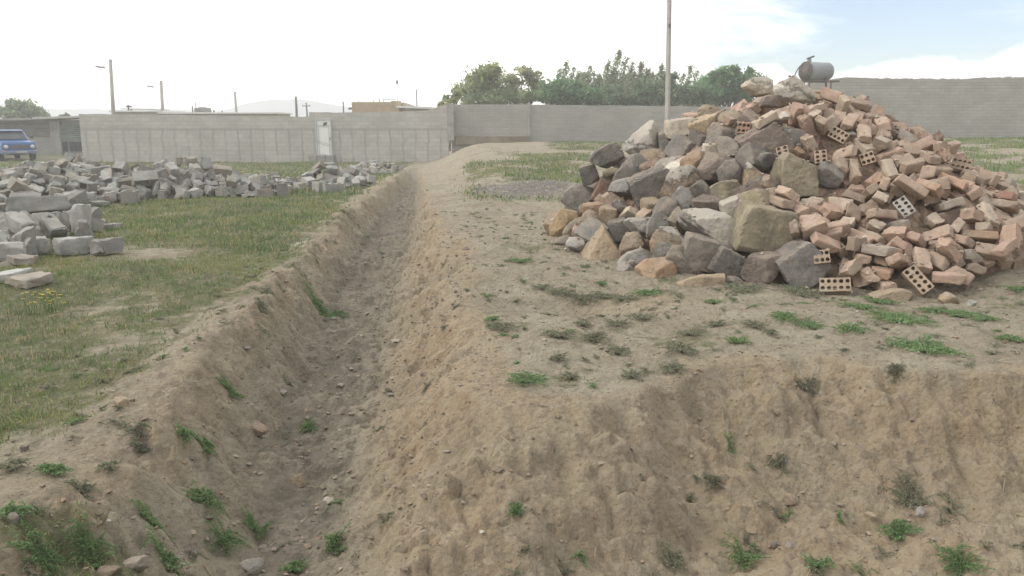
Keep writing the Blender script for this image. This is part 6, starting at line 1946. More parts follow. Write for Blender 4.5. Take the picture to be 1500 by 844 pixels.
CONCRETE_CHUNKS = '''20 0 -5638 9443 170 472 -95 -23 134|largest grey concrete slab, lying tilted on the near end of the rubble spread
1 1 -3973 7184 71 450 -4 4 219|pale grey whole block one block right, one down from the large slab
9 2 -3386 5533 76 487 24 2 -110|brownish grey flat chunk one block left, one up from the yellow flower clump
7 0 -3657 7098 77 410 -4 -2 286|grey broken block two blocks right, one down from the large slab
6 0 -4698 8177 110 468 40 93 -142|grey broken block one block right, one down from the large slab
1 0 -4924 8032 163 156 -30 -366 302|grey whole block one block left, one down from the large slab
1 1 -4565 8470 153 244 -268 -249 -238|pale grey whole block one block right of the large slab
2 0 -4275 6699 92 490 -10 -4 100|grey whole block one block left, two up from the yellow flower clump
18 0 -5874 12966 294 54 -110 456 -164|grey hollow block one block left, two down from the second lamp pole
9 2 -4052 6577 49 12 493 82 -16|brownish grey flat chunk one block straight down from the large slab
18 3 -5538 11683 117 5 390 -312 -9|dark grey hollow block one block right, three down from the leaning lamp pole
5 1 -4336 7313 68 460 -9 15 -195|pale grey broken block one block straight down from the large slab
7 0 -4367 7102 89 49 373 -33 328|grey broken block one block straight down from the large slab
1 2 -6761 11110 288 241 -172 30 -402|brownish grey whole block one block left, one up from the large slab
17 3 -4374 8159 102 322 354 93 111|dark grey angular lump two blocks right, one down from the large slab
8 1 -3631 5695 75 490 6 -13 100|pale grey flat chunk one block left, one up from the yellow flower clump
0 3 -5929 10926 148 153 266 -248 -308|dark grey whole block two blocks right of the large slab
18 0 -3353 15144 -32 128 0 10 -483|grey hollow block one block right, three down from the white door
19 3 -6159 11703 214 304 245 -254 182|dark grey hollow block end two blocks right, one up from the large slab
19 3 -3958 13833 32 82 -338 -112 -341|dark grey hollow block end one block left, three down from the dark bare pole
0 2 -5075 14179 348 262 409 116 28|brownish grey whole block one block left, two down from the armless pale pole
22 3 -4240 6971 80 352 6 -348 -70|dark grey small fragment one block straight down from the large slab
18 0 -6671 13886 338 318 -168 -140 -318|grey hollow block one block right, two down from the leaning lamp pole
16 1 -7259 11646 429 343 40 360 -36|pale grey angular lump one block left, one down from the blue pickup
3 1 -6564 13078 324 390 110 128 -263|pale grey broken block two blocks straight down from the leaning lamp pole
15 0 -5857 12810 72 241 212 222 -312|grey angular lump one block left, three down from the second lamp pole
15 0 -5236 12800 56 286 202 159 -320|grey angular lump one block right, three down from the second lamp pole
2 0 -5736 13716 395 202 72 -54 448|grey whole block one block right, two down from the second lamp pole
4 2 -4137 13520 20 84 80 -363 -324|brownish grey broken block two blocks left, three down from the dark bare pole
15 1 -5356 14232 453 362 -184 252 146|pale grey angular lump two blocks left, two down from the armless pale pole
7 0 -4614 8668 86 482 -24 26 127|grey broken block three blocks straight down from the leaning lamp pole
14 0 -4781 13301 41 82 66 372 318|grey angular lump one block left, three down from the armless pale pole
13 3 -5001 13361 58 106 -173 -456 34|dark grey angular lump one block left, three down from the armless pale pole
8 3 -4515 8985 22 485 -9 -2 122|dark grey flat chunk three blocks right, one down from the large slab
13 0 -5825 13487 335 59 120 270 399|grey angular lump two blocks straight down from the second lamp pole
19 3 -7116 12644 358 373 -44 -327 46|dark grey hollow block end one block right, two up from the large slab
6 0 -5162 13093 47 280 32 14 -412|grey broken block two blocks right, three down from the second lamp pole
6 0 -4627 13693 33 390 266 48 159|grey broken block three blocks straight down from the armless pale pole
3 2 -4742 13607 202 102 -286 -397 -4|brownish grey broken block two blocks straight down from the armless pale pole
18 0 -3693 15517 -27 228 14 8 445|grey hollow block three blocks straight down from the white door
2 0 -4513 14284 192 70 -82 -332 358|grey whole block one block right, three down from the armless pale pole
11 0 -5721 11158 71 484 3 14 122|grey flat chunk three blocks right of the large slab
19 1 -4072 16188 1 250 364 179 150|pale grey hollow block end one block right, three down from the dark bare pole
18 3 -6526 10800 135 65 -92 372 -315|dark grey hollow block one block left of the large slab
21 3 -4725 8493 123 182 190 308 -293|dark grey small fragment one block right, one down from the large slab
7 0 -4712 8873 90 388 133 -145 248|grey broken block two blocks right of the large slab
17 2 -6396 11336 197 222 68 40 440|brownish grey angular lump one block right, one up from the large slab
3 0 -3766 16957 236 6 24 -82 492|grey broken block one block right, two down from the white door
3 1 -4983 7645 67 4 498 -31 17|pale grey broken block one block left, one down from the large slab
6 2 -6271 13181 202 277 394 66 116|brownish grey broken block one block right, two down from the leaning lamp pole
6 0 -7217 11925 459 278 -297 210 -200|grey broken block one block straight down from the blue pickup
12 1 -5581 12989 109 34 48 -453 203|pale grey angular lump three blocks straight down from the second lamp pole
7 0 -6356 11632 232 142 284 300 242|grey broken block two blocks right, one up from the large slab
14 0 -5184 13412 149 357 -312 156 -28|grey angular lump two blocks left, three down from the armless pale pole
13 0 -6547 11624 319 362 291 138 124|grey angular lump one block right, one up from the large slab
14 0 -6976 11879 432 184 20 33 464|grey angular lump two blocks straight up from the large slab
0 0 -6882 13610 385 113 22 24 -486|grey whole block one block left, two down from the leaning lamp pole
5 2 -7601 13694 455 420 -38 -224 -146|brownish grey broken block two blocks right, one down from the blue pickup
22 3 -6773 11591 329 19 228 -432 -106|dark grey small fragment one block straight up from the large slab
19 3 -4072 16718 125 281 333 91 228|dark grey hollow block end one block left, two down from the white door
14 3 -6483 11450 234 278 378 160 64|dark grey angular lump one block right, one up from the large slab
22 0 -5569 12839 29 268 -233 -266 230|grey small fragment three blocks straight down from the second lamp pole
7 1 -5298 13582 217 424 -94 -174 -175|pale grey broken block two blocks right, two down from the second lamp pole
15 0 -5906 11244 137 227 259 268 244|grey angular lump two blocks right of the large slab
15 2 -5633 14257 495 298 -256 -212 224|brownish grey angular lump two blocks right, one down from the second lamp pole
10 1 -5733 12966 127 416 178 -208 -46|pale grey flat chunk three blocks straight down from the second lamp pole
10 1 -5211 8913 132 46 -69 50 490|pale grey flat chunk touching the large slab
8 0 -6733 11432 247 382 12 86 -311|grey flat chunk one block straight up from the large slab
18 2 -6694 12834 258 464 92 -27 -160|brownish grey hollow block one block left, two down from the leaning lamp pole
0 0 -2987 16968 8 165 -190 -258 347|grey whole block three blocks left, one down from the far trench end
13 3 -4450 14027 67 340 156 45 329|dark grey angular lump one block right, three down from the armless pale pole
17 0 -6054 11955 142 370 -27 56 -330|grey angular lump three blocks straight down from the leaning lamp pole
5 0 -7837 14327 514 233 -298 -326 18|grey broken block three blocks right, one down from the blue pickup
5 0 -6053 13961 452 142 -70 -60 470|grey broken block two blocks straight down from the second lamp pole
3 3 -5630 13222 178 58 486 -85 -59|dark grey broken block two blocks straight down from the second lamp pole
4 0 -3215 16592 -51 36 -388 306 68|grey broken block four blocks left, one down from the far trench end
14 0 -5415 13702 299 69 320 -316 -208|grey angular lump two blocks right, two down from the second lamp pole
7 0 -4157 15922 -38 7 -210 -453 26|grey broken block three blocks straight down from the dark bare pole
19 1 -8488 14198 394 84 -108 -184 444|pale grey hollow block end one block straight down from the blue pickup
17 3 -4715 13462 26 314 117 -264 261|dark grey angular lump three blocks straight down from the armless pale pole
4 0 -3493 17654 157 79 475 -93 -96|grey broken block two blocks right, two down from the white door
5 2 -4063 17047 271 170 44 444 150|brownish grey broken block two blocks straight down from the white door
23 0 -4326 13334 11 205 -57 64 448|grey small fragment one block right, three down from the armless pale pole
15 0 -5460 13927 377 6 -420 244 116|grey angular lump two blocks left, two down from the armless pale pole
24 1 -6960 11683 399 30 418 -44 268|pale grey small fragment one block straight up from the large slab
17 1 -5902 11822 104 154 -306 214 294|pale grey angular lump three blocks straight down from the leaning lamp pole
6 2 -6685 11880 339 102 -78 10 -483|brownish grey broken block one block right, one up from the large slab
19 0 -7314 12594 399 308 -56 134 366|grey hollow block end one block right, one down from the blue pickup
12 0 -4632 14061 132 322 -38 148 -352|grey angular lump one block right, three down from the armless pale pole
16 0 -5173 13807 261 206 255 22 -377|grey angular lump one block left, two down from the armless pale pole
5 1 -3181 16847 0 182 -74 108 -447|pale grey broken block four blocks left, one down from the far trench end
6 0 -7259 13688 318 124 -46 -248 -414|grey broken block two blocks left, two down from the leaning lamp pole
8 0 -7163 11432 325 58 26 -64 492|grey flat chunk two blocks left, one up from the large slab
21 2 -5874 14320 492 102 -80 290 -386|brownish grey small fragment one block right, one down from the second lamp pole
2 0 -3431 16157 -19 358 66 59 -338|grey whole block one block right, three down from the white door
4 3 -6088 13461 367 150 -358 -242 202|dark grey broken block one block left, two down from the second lamp pole
22 2 -5861 11644 84 452 -2 6 212|brownish grey small fragment three blocks right of the large slab
13 3 -4347 14587 60 220 -392 -28 -216|dark grey angular lump one block left, three down from the dark bare pole
15 0 -5044 13572 119 386 -254 -84 172|grey angular lump three blocks right, three down from the second lamp pole
7 3 -5430 13119 99 469 52 76 -146|dark grey broken block one block right, three down from the second lamp pole
12 0 -7516 14520 413 274 -246 -174 290|grey angular lump one block left, two down from the leaning lamp pole
9 0 -5579 13356 226 174 452 -36 -118|grey flat chunk one block right, two down from the second lamp pole
23 2 -6919 11008 203 171 -240 68 398|brownish grey small fragment one block left, one up from the large slab
12 2 -4988 13797 176 410 26 152 -242|brownish grey angular lump one block left, two down from the armless pale pole
7 3 -6638 10415 74 447 24 -14 -222|dark grey broken block one block left of the large slab
11 2 -7690 14401 482 14 -322 104 -368|brownish grey flat chunk two blocks left, one down from the leaning lamp pole
5 2 -3837 16203 35 350 34 -353 -40|brownish grey broken block two blocks right, two down from the dark bare pole
15 0 -6131 10979 136 218 258 270 250|grey angular lump one block right of the large slab
21 1 -5405 13449 172 230 -386 52 -212|pale grey small fragment one block right, three down from the second lamp pole
14 1 -7490 13873 414 109 22 -349 340|pale grey angular lump three blocks right, one down from the blue pickup
1 1 -7394 14115 385 84 116 -476 -58|pale grey whole block one block left, two down from the leaning lamp pole
22 0 -6940 11485 341 26 -30 -494 -70|grey small fragment one block left, one up from the large slab
19 0 -6462 21974 -220 16 -22 -6 499|grey hollow block end two blocks left, three down from the dark bare pole
3 0 -8004 14148 462 212 -21 -28 452|grey broken block one block right, one down from the blue pickup
1 0 -6672 12579 256 250 406 -114 -98|grey whole block two blocks right, one up from the large slab
6 0 -4800 13867 194 320 -340 -6 -178|grey broken block two blocks straight down from the armless pale pole
15 1 -6184 12396 126 115 186 41 -448|pale grey angular lump four blocks right, one up from the large slab
13 0 -4545 16813 -31 316 283 184 -190|grey angular lump three blocks straight down from the dark bare pole
5 3 -3838 17178 290 490 49 10 -87|dark grey broken block one block right, two down from the white door
6 0 -6675 13728 228 238 -135 125 400|grey broken block two blocks straight down from the leaning lamp pole
6 1 -6506 13202 196 334 98 49 -356|pale grey broken block three blocks left, two down from the second lamp pole
2 3 -5365 9214 91 151 -142 310 -332|dark grey whole block touching the large slab
6 1 -6831 10670 171 250 -120 30 -414|pale grey broken block two blocks left of the large slab
2 2 -4497 28048 -244 78 136 -99 -464|brownish grey whole block four blocks left of the far trench end
4 2 -6083 12805 98 52 -68 128 -476|brownish grey broken block one block right, three down from the leaning lamp pole
6 0 -4163 14698 -4 318 334 160 113|grey broken block two blocks left, three down from the white door
14 3 -6487 12656 175 106 269 62 -404|dark grey angular lump one block left, two down from the leaning lamp pole
19 0 -6353 13768 357 325 258 232 -154|grey hollow block end one block right, two down from the leaning lamp pole
5 3 -6643 11001 173 47 32 -62 493|dark grey broken block one block straight up from the large slab
24 0 -6601 12180 300 206 40 -293 -347|grey small fragment two blocks right, one up from the large slab
5 2 -7152 13079 287 119 57 -114 468|brownish grey broken block two blocks right, two up from the large slab
6 0 -4403 26958 -424 18 25 -375 -329|grey broken block six blocks right, four down from the white door
21 0 -3433 16783 61 129 -79 102 -466|grey small fragment two blocks right, three down from the white door
14 0 -3126 17169 64 237 362 -178 177|grey angular lump four blocks left, one down from the far trench end
18 3 -4342 15269 1 62 -80 340 -352|dark grey hollow block one block left, three down from the dark bare pole
13 1 -5084 9284 96 4 35 42 497|pale grey angular lump one block right of the large slab
14 1 -4882 13649 69 104 242 300 302|pale grey angular lump one block left, three down from the armless pale pole
6 3 -5773 11963 91 258 -12 27 427|dark grey broken block three blocks straight down from the leaning lamp pole
5 1 -4164 27583 -425 500 -1 14 22|pale grey broken block three blocks left, one down from the far trench end
21 0 -5419 8939 129 144 100 -150 -444|grey small fragment touching the large slab
18 0 -5259 15084 211 69 -33 -112 -481|grey hollow block two blocks straight down from the armless pale pole
17 3 -6079 12604 83 159 228 314 271|dark grey angular lump one block right, three down from the leaning lamp pole
22 2 -5385 13297 118 129 386 239 -164|brownish grey small fragment one block right, three down from the second lamp pole
3 3 -6744 12306 310 260 -96 -14 -416|dark grey broken block one block right, one up from the large slab
9 0 -6252 12594 169 476 124 -66 62|grey flat chunk two blocks straight down from the leaning lamp pole
14 0 -5493 18782 -91 407 0 21 -290|grey angular lump two blocks left, three down from the dark bare pole
22 3 -5913 11486 88 484 -16 26 -120|dark grey small fragment three blocks right of the large slab
2 3 -7436 13540 314 477 39 58 -134|dark grey whole block two blocks right, one down from the blue pickup
13 1 -5234 28689 -223 80 418 250 84|pale grey angular lump six blocks left of the far trench end
5 1 -4251 16836 70 259 -284 -287 140|pale grey broken block one block right, two down from the dark bare pole
17 2 -4341 14227 31 304 226 -230 230|brownish grey angular lump two blocks left, three down from the dark bare pole
16 0 -7288 13871 324 302 242 -154 -276|grey angular lump four blocks right, one down from the blue pickup
3 1 -6130 11250 156 198 -226 326 -232|pale grey broken block two blocks right, one up from the large slab
9 0 -4596 26860 -427 20 -438 208 122|grey flat chunk five blocks left, one down from the far trench end
19 1 -7159 21914 -250 248 -258 -245 249|pale grey hollow block end one block right, three down from the armless pale pole
0 0 -3845 28102 -331 266 -207 -210 304|grey whole block two blocks left of the far trench end
8 3 -3412 16373 -95 494 62 52 -2|dark grey flat chunk two blocks right, three down from the white door
13 0 -4752 26659 -387 38 -208 -451 39|grey angular lump five blocks left, one down from the far trench end
17 0 -7231 13347 295 342 153 238 232|grey angular lump two blocks right, two up from the large slab
24 3 -5171 13666 178 116 -138 -288 366|dark grey small fragment two blocks left, two down from the armless pale pole
7 0 -6249 13389 301 292 161 272 -255|grey broken block one block right, two down from the leaning lamp pole
2 2 -4698 27472 -319 156 -61 -341 324|brownish grey whole block five blocks left of the far trench end
13 1 -7746 14598 453 86 292 -121 378|pale grey angular lump two blocks left, one down from the leaning lamp pole
9 3 -3570 16242 -29 168 232 292 288|dark grey flat chunk one block right, three down from the white door
19 2 -4145 28077 -349 298 338 132 -174|brownish grey hollow block end three blocks left of the far trench end
5 2 -5999 13091 167 424 -228 -92 98|brownish grey broken block one block left, three down from the second lamp pole
1 1 -5308 27799 -311 28 84 24 -492|pale grey whole block seven blocks left of the far trench end
5 1 -6528 13456 224 50 -267 419 -24|pale grey broken block one block right, two down from the leaning lamp pole
11 0 -4456 13531 -30 9 238 -440 13|grey flat chunk one block right, three down from the armless pale pole
24 0 -5050 8946 90 275 -32 158 386|grey small fragment one block right of the large slab
24 1 -5033 13938 227 212 216 396 -38|pale grey small fragment one block left, two down from the armless pale pole
2 0 -8320 14577 393 123 -90 8 476|grey whole block one block right, one down from the blue pickup
15 1 -4323 27241 -431 340 136 220 -259|pale grey angular lump four blocks left, one down from the far trench end
21 0 -6371 11918 280 479 15 134 50|grey small fragment two blocks left, two down from the leaning lamp pole
19 2 -13484 22187 -31 235 20 11 -441|brownish grey hollow block end one block left, two down from the blue pickup
16 0 -7107 13485 278 471 -35 -156 -52|grey angular lump two blocks left, two down from the leaning lamp pole
16 0 -4840 28055 -170 338 -250 -140 230|grey angular lump five blocks left of the far trench end
0 0 -7460 14817 353 304 190 -244 -249|grey whole block two blocks straight down from the leaning lamp pole
17 0 -13171 22622 27 392 280 104 -82|grey angular lump one block right, two down from the blue pickup
5 1 -4759 27854 -260 246 -147 -282 298|pale grey broken block five blocks left of the far trench end
13 1 -4967 26565 -354 110 262 -198 361|pale grey angular lump six blocks left, one down from the far trench end
12 2 -4533 17291 -24 150 150 452 23|brownish grey angular lump three blocks straight down from the dark bare pole
11 1 -4739 13833 86 244 -117 -34 419|pale grey flat chunk three blocks straight down from the armless pale pole
3 0 -6531 21283 -219 326 20 -12 -378|grey broken block three blocks left, three down from the dark bare pole
22 2 -7059 12171 393 210 366 164 -212|brownish grey small fragment one block straight up from the large slab
2 0 -4281 28952 -291 413 -264 9 -100|grey whole block three blocks left of the far trench end
16 2 -4364 27694 -361 108 -137 61 464|brownish grey angular lump four blocks left of the far trench end
23 2 -6018 12157 94 318 91 324 -190|brownish grey small fragment three blocks straight down from the leaning lamp pole
5 0 -4828 28578 -150 102 46 -331 -358|grey broken block five blocks left of the far trench end
22 1 -4347 13874 -24 162 -166 350 -270|pale grey small fragment one block right, three down from the armless pale pole
5 1 -6202 14696 341 134 -294 367 104|pale grey broken block one block right, two down from the second lamp pole
8 2 -4322 28075 -285 164 -41 470 -34|brownish grey flat chunk three blocks left of the far trench end
3 3 -4087 28771 -381 325 379 -18 12|dark grey broken block two blocks left of the far trench end
1 3 -7097 14348 306 147 220 378 192|dark grey whole block two blocks straight down from the leaning lamp pole
22 2 -4960 27566 -305 345 -325 142 -69|brownish grey small fragment six blocks left of the far trench end
10 0 -4117 27910 -380 106 -194 -332 -302|grey flat chunk three blocks left, one down from the far trench end
0 0 -5017 17669 -103 26 -44 340 -362|grey whole block one block left, three down from the dark bare pole
0 0 -6523 20557 -211 5 7 -500 18|grey whole block four blocks left, three down from the dark bare pole
14 3 -3727 15962 -51 348 354 -24 -54|dark grey angular lump three blocks straight down from the white door
19 0 -7407 13197 345 102 134 199 427|grey hollow block end two blocks right, one down from the blue pickup
3 2 -6924 13262 267 56 104 -32 485|brownish grey broken block one block left, two down from the leaning lamp pole
16 0 -3424 17887 81 199 57 262 -372|grey angular lump two blocks right, two down from the white door
11 1 -4268 14420 -28 244 46 48 431|pale grey flat chunk one block left, three down from the dark bare pole
7 0 -4726 28221 -219 496 14 66 4|grey broken block six blocks right, three down from the white door
19 1 -13844 22061 -100 56 54 38 -492|pale grey hollow block end two blocks left, two down from the blue pickup
4 1 -5409 27527 -341 128 25 -428 224|pale grey broken block three blocks right, three down from the white door
6 3 -4262 16557 0 300 113 -9 -384|dark grey broken block three blocks straight down from the dark bare pole
23 0 -4568 27631 -347 144 353 260 192|grey small fragment four blocks left of the far trench end
18 1 -6704 14791 229 206 136 -374 -223|pale grey hollow block one block right, two down from the leaning lamp pole
5 2 -5898 27930 -415 133 -230 -414 -88|brownish grey broken block two blocks right, three down from the white door
0 0 -13409 21762 -83 436 36 -36 239|grey whole block one block left, two down from the blue pickup
11 0 -4546 14591 140 74 -248 423 60|grey flat chunk two blocks left, two down from the dark bare pole
21 0 -7174 12385 391 206 104 -315 -312|grey small fragment two blocks straight up from the large slab
14 0 -4192 14874 -8 326 162 289 -184|grey angular lump one block left, three down from the dark bare pole
22 2 -4910 27835 -260 429 32 28 -254|brownish grey small fragment five blocks left of the far trench end
9 0 -5553 8635 172 329 -112 -16 360|grey flat chunk one block left of the large slab
7 1 -7839 13242 283 252 -228 -218 -296|pale grey broken block one block straight down from the blue pickup
4 0 -4907 17375 -102 332 -285 150 -190|grey broken block one block left, three down from the dark bare pole
24 2 -5020 28528 -178 378 62 296 124|brownish grey small fragment five blocks right, three down from the white door
3 2 -4586 27153 -421 302 387 82 48|brownish grey broken block five blocks left, one down from the far trench end
1 0 -4810 16989 -91 282 -16 14 412|grey whole block three blocks left, three down from the white door
18 1 -9602 21179 -94 230 -11 240 -374|pale grey hollow block one block left, three down from the second lamp pole
16 2 -4141 27765 -425 322 -239 244 172|brownish grey angular lump three blocks left, one down from the far trench end
8 2 -6885 12656 268 312 216 298 -131|brownish grey flat chunk two blocks right, one up from the large slab
7 2 -6965 21910 -249 221 246 266 264|brownish grey broken block two blocks right, three down from the armless pale pole
14 3 -5282 27974 -275 98 16 488 44|dark grey angular lump seven blocks left of the far trench end
5 0 -5661 26923 -388 23 -22 2 499|grey broken block two blocks right, three down from the white door
24 1 -4519 16551 -79 454 -4 16 208|pale grey small fragment three blocks straight down from the dark bare pole
7 3 -5685 14626 420 70 466 164 -41|dark grey broken block two blocks right, two down from the second lamp pole
1 0 -6825 22147 -261 256 276 -244 -222|grey whole block two blocks right, three down from the armless pale pole
7 0 -4366 28452 -306 224 397 -75 191|grey broken block three blocks left of the far trench end
5 0 -5423 14850 311 14 -19 -256 430|grey broken block one block left, two down from the armless pale pole
1 3 -4772 17594 -80 270 -72 0 -415|dark grey whole block one block left, three down from the dark bare pole
14 0 -7738 14040 440 150 172 -290 -338|grey angular lump two blocks right, one down from the blue pickup
23 2 -6630 21586 -245 40 71 402 287|brownish grey small fragment two blocks right, three down from the armless pale pole
10 0 -4916 27365 -366 170 12 60 -466|grey flat chunk six blocks left, one down from the far trench end
5 0 -6128 14227 434 54 -442 194 -116|grey broken block one block straight down from the second lamp pole
4 1 -6856 20526 -205 419 -80 16 -261|pale grey broken block one block right, three down from the armless pale pole
17 0 -8124 13672 337 8 402 132 -266|grey angular lump one block straight down from the blue pickup
6 0 -4174 28598 -391 58 -15 27 496|grey broken block two blocks left, one down from the far trench end
6 0 -4481 15638 -7 341 364 26 30|grey broken block three blocks right, three down from the armless pale pole
0 2 -7906 22804 -191 235 -260 255 249|brownish grey whole block three blocks straight down from the armless pale pole
7 1 -6761 13375 223 122 164 328 317|pale grey broken block one block left, two down from the leaning lamp pole
13 0 -7489 11692 436 132 186 -349 276|grey angular lump one block left, one down from the blue pickup
1 0 -7217 21491 -238 270 19 48 418|grey whole block five blocks left, three down from the dark bare pole
10 3 -8534 14518 377 339 176 -270 -178|dark grey flat chunk one block right, one down from the blue pickup
3 1 -5449 28249 -303 112 271 397 81|pale grey broken block seven blocks left of the far trench end
13 0 -6232 11961 211 366 -56 68 -329|grey angular lump three blocks right, one up from the large slab
4 1 -5022 29307 -232 60 -346 -158 -319|pale grey broken block five blocks left, one up from the far trench end
9 2 -4736 26923 -453 475 19 44 150|brownish grey flat chunk five blocks left, one down from the far trench end
8 3 -6851 12043 339 228 -63 11 -440|dark grey flat chunk one block straight up from the large slab
14 1 -13317 22990 -4 182 -280 176 327|pale grey angular lump two blocks right, one down from the blue pickup
24 3 -4096 28951 -419 24 492 84 -9|dark grey small fragment two blocks left, one down from the far trench end
17 0 -6679 13188 198 486 38 62 -94|grey angular lump two blocks straight down from the leaning lamp pole
3 2 -6323 14430 302 4 -452 161 -140|brownish grey broken block one block left, two down from the second lamp pole
1 1 -6728 21151 -227 322 -4 8 382|pale grey whole block two blocks right, three down from the armless pale pole
6 2 -6975 22850 -293 500 1 3 25|brownish grey broken block three blocks left, three down from the dark bare pole
6 0 -4788 28847 -205 476 -28 74 -133|grey broken block four blocks left of the far trench end
21 0 -5341 28464 -273 216 -285 -260 -232|grey small fragment six blocks left of the far trench end
0 1 -5703 27536 -423 18 84 -372 -322|pale grey whole block three blocks right, three down from the white door
3 3 -5566 28024 -369 48 6 474 150|dark grey broken block three blocks right, three down from the white door'''
STONE_TINTS = ['greybrown', 'tan', 'brown', 'bluegrey', 'mauve', 'lightgrey', 'olive', 'dark', 'orange']


def rows_of(text):
    for line in text.split('\n'):
        if not line.strip(): continue
        nums, lab = line.split('|')
        n = [int(t_) for t_ in nums.split()]
        yield n[0], n[1], [t_ / 1000 for t_ in n[2:5]], Quaternion([t_ / 500 for t_ in n[5:9]]).normalized(), lab


def set_down(name, me, p, q, col, lab, cat, group):
    o = bpy.data.objects.new(name, me)
    COL.objects.link(o)
    o.location = p
    o.rotation_mode = 'QUATERNION'
    o.rotation_quaternion = q
    o.color = (*col, 1)
    if lab: tag(o, lab, cat, group)
    return o


def shade_of(p, col, amt=.16):
    k = 1 + amt * math.sin(p[0] * 91.7 + p[1] * 57.3 + p[2] * 33.1)
    return tuple(c_ * k for c_ in col)


for vi, ci, p, q, lab in rows_of(LOOSE_BRICKS):
    set_down('brick' if vi < 23 else 'perforated_brick', BRICKS[vi][0], p, q, shade_of(p, BRICK_COL[ci][1]), lab, 'brick', 'bricks of the tipped heap')
for vi, ci, p, q, lab in rows_of(SMALL_STONES):
    set_down('stone', STONE_FILL[vi], p, q, shade_of(p, ROCK_COL[STONE_TINTS[ci]]), lab, 'stone', 'small stones among the big rocks')
for vi, ci, p, q, lab in rows_of(CONCRETE_CHUNKS):
    nm = 'concrete_slab' if vi == 20 else 'hollow_block' if vi in (18, 19) else 'concrete_chunk'
    set_down(nm, BLOCKS[vi][0], p, q, shade_of(p, CHUNK_COL[ci][1]), lab, 'concrete rubble', 'concrete rubble spread over the field')
# bricks of which hardly a corner shows
V_, F_, o_ = [], [], 0
for vi, ci, p, q, lab in rows_of(BURIED_BRICKS):
    me = BRICKS[vi][0]
    R_ = q.to_matrix()
    V_ += [tuple(R_ @ v_.co + Vector(p)) for v_ in me.vertices]
    me.calc_loop_triangles()
    F_ += [tuple(i_ + o_ for i_ in t_.vertices) for t_ in me.loop_triangles]
    o_ = len(V_)
if V_:
    o = link('buried_bricks', np_mesh('buried_bricks', np.array(V_), np.array(F_)), BRICK_M)
    o.color = (.36, .28, .21, 1)
    tag(o, kind='stuff')

# ------------------------------------------------------------------ grass, weeds, clods (ground cover)
GRASS_M, t = material('grass blades')
t.out(t.attr('tint'), 0.7, None, 0.2, 0.0, 0.35)


def terr_fast(x, y):
    return terrain(x, y, True)


def blades(px, py, n_per, h, w_, col, rs, spread, lean=0.55, pz=None):
    """tufts of bent two-piece blades; px.. arrays per tuft; returns verts, faces, colours"""
    nt = len(px)
    k = n_per
    N = nt * k
    bx = np.repeat(px, k) + rs.normal(size=N) * np.repeat(spread, k)
    by = np.repeat(py, k) + rs.normal(size=N) * np.repeat(spread, k)
    bz = np.repeat(pz, k) if pz is not None else terr_fast(bx, by)
    hh = np.repeat(h, k) * rs.uniform(0.45, 1.25, N)
    ww = np.repeat(w_, k) * rs.uniform(0.7, 1.3, N)
    a = rs.uniform(0, 2 * math.pi, N)
    ln = hh * rs.uniform(0.15, 1.0, N) * lean * 1.4
    dx_, dy_ = np.cos(a), np.sin(a)
    a2 = rs.uniform(0, 2 * math.pi, N)
    sx_, sy_ = np.cos(a2) * ww / 2, np.sin(a2) * ww / 2
    base = np.stack([bx, by, bz - 0.006], -1)
    mid = base + np.stack([dx_ * ln * .35, dy_ * ln * .35, hh * .6], -1)
    tip = base + np.stack([dx_ * ln, dy_ * ln, hh * (1 - 0.25 * lean)], -1)
    side = np.stack([sx_, sy_, 0 * sx_], -1)
    v = np.stack([base - side, base + side, mid + side * .8, mid - side * .8, tip + side * .15, tip - side * .15], 1)
    i0 = np.arange(N)[:, None] * 6
    f = np.concatenate([i0 + np.array([[0, 1, 2, 3]]), i0 + np.array([[3, 2, 4, 5]])], 0)
    c = np.repeat(col, k, axis=0) * rs.uniform(0.75, 1.25, (N, 1))
    return v.reshape(-1, 3), f, np.repeat(c, 6, axis=0)


def merge_np(parts):
    V, Fc, C, o = [], [], [], 0
    for v, f, c in parts:
        V.append(v)
        Fc.append(f + o)
        C.append(c)
        o += len(v)
    return np.concatenate(V), np.concatenate(Fc), np.concatenate(C)


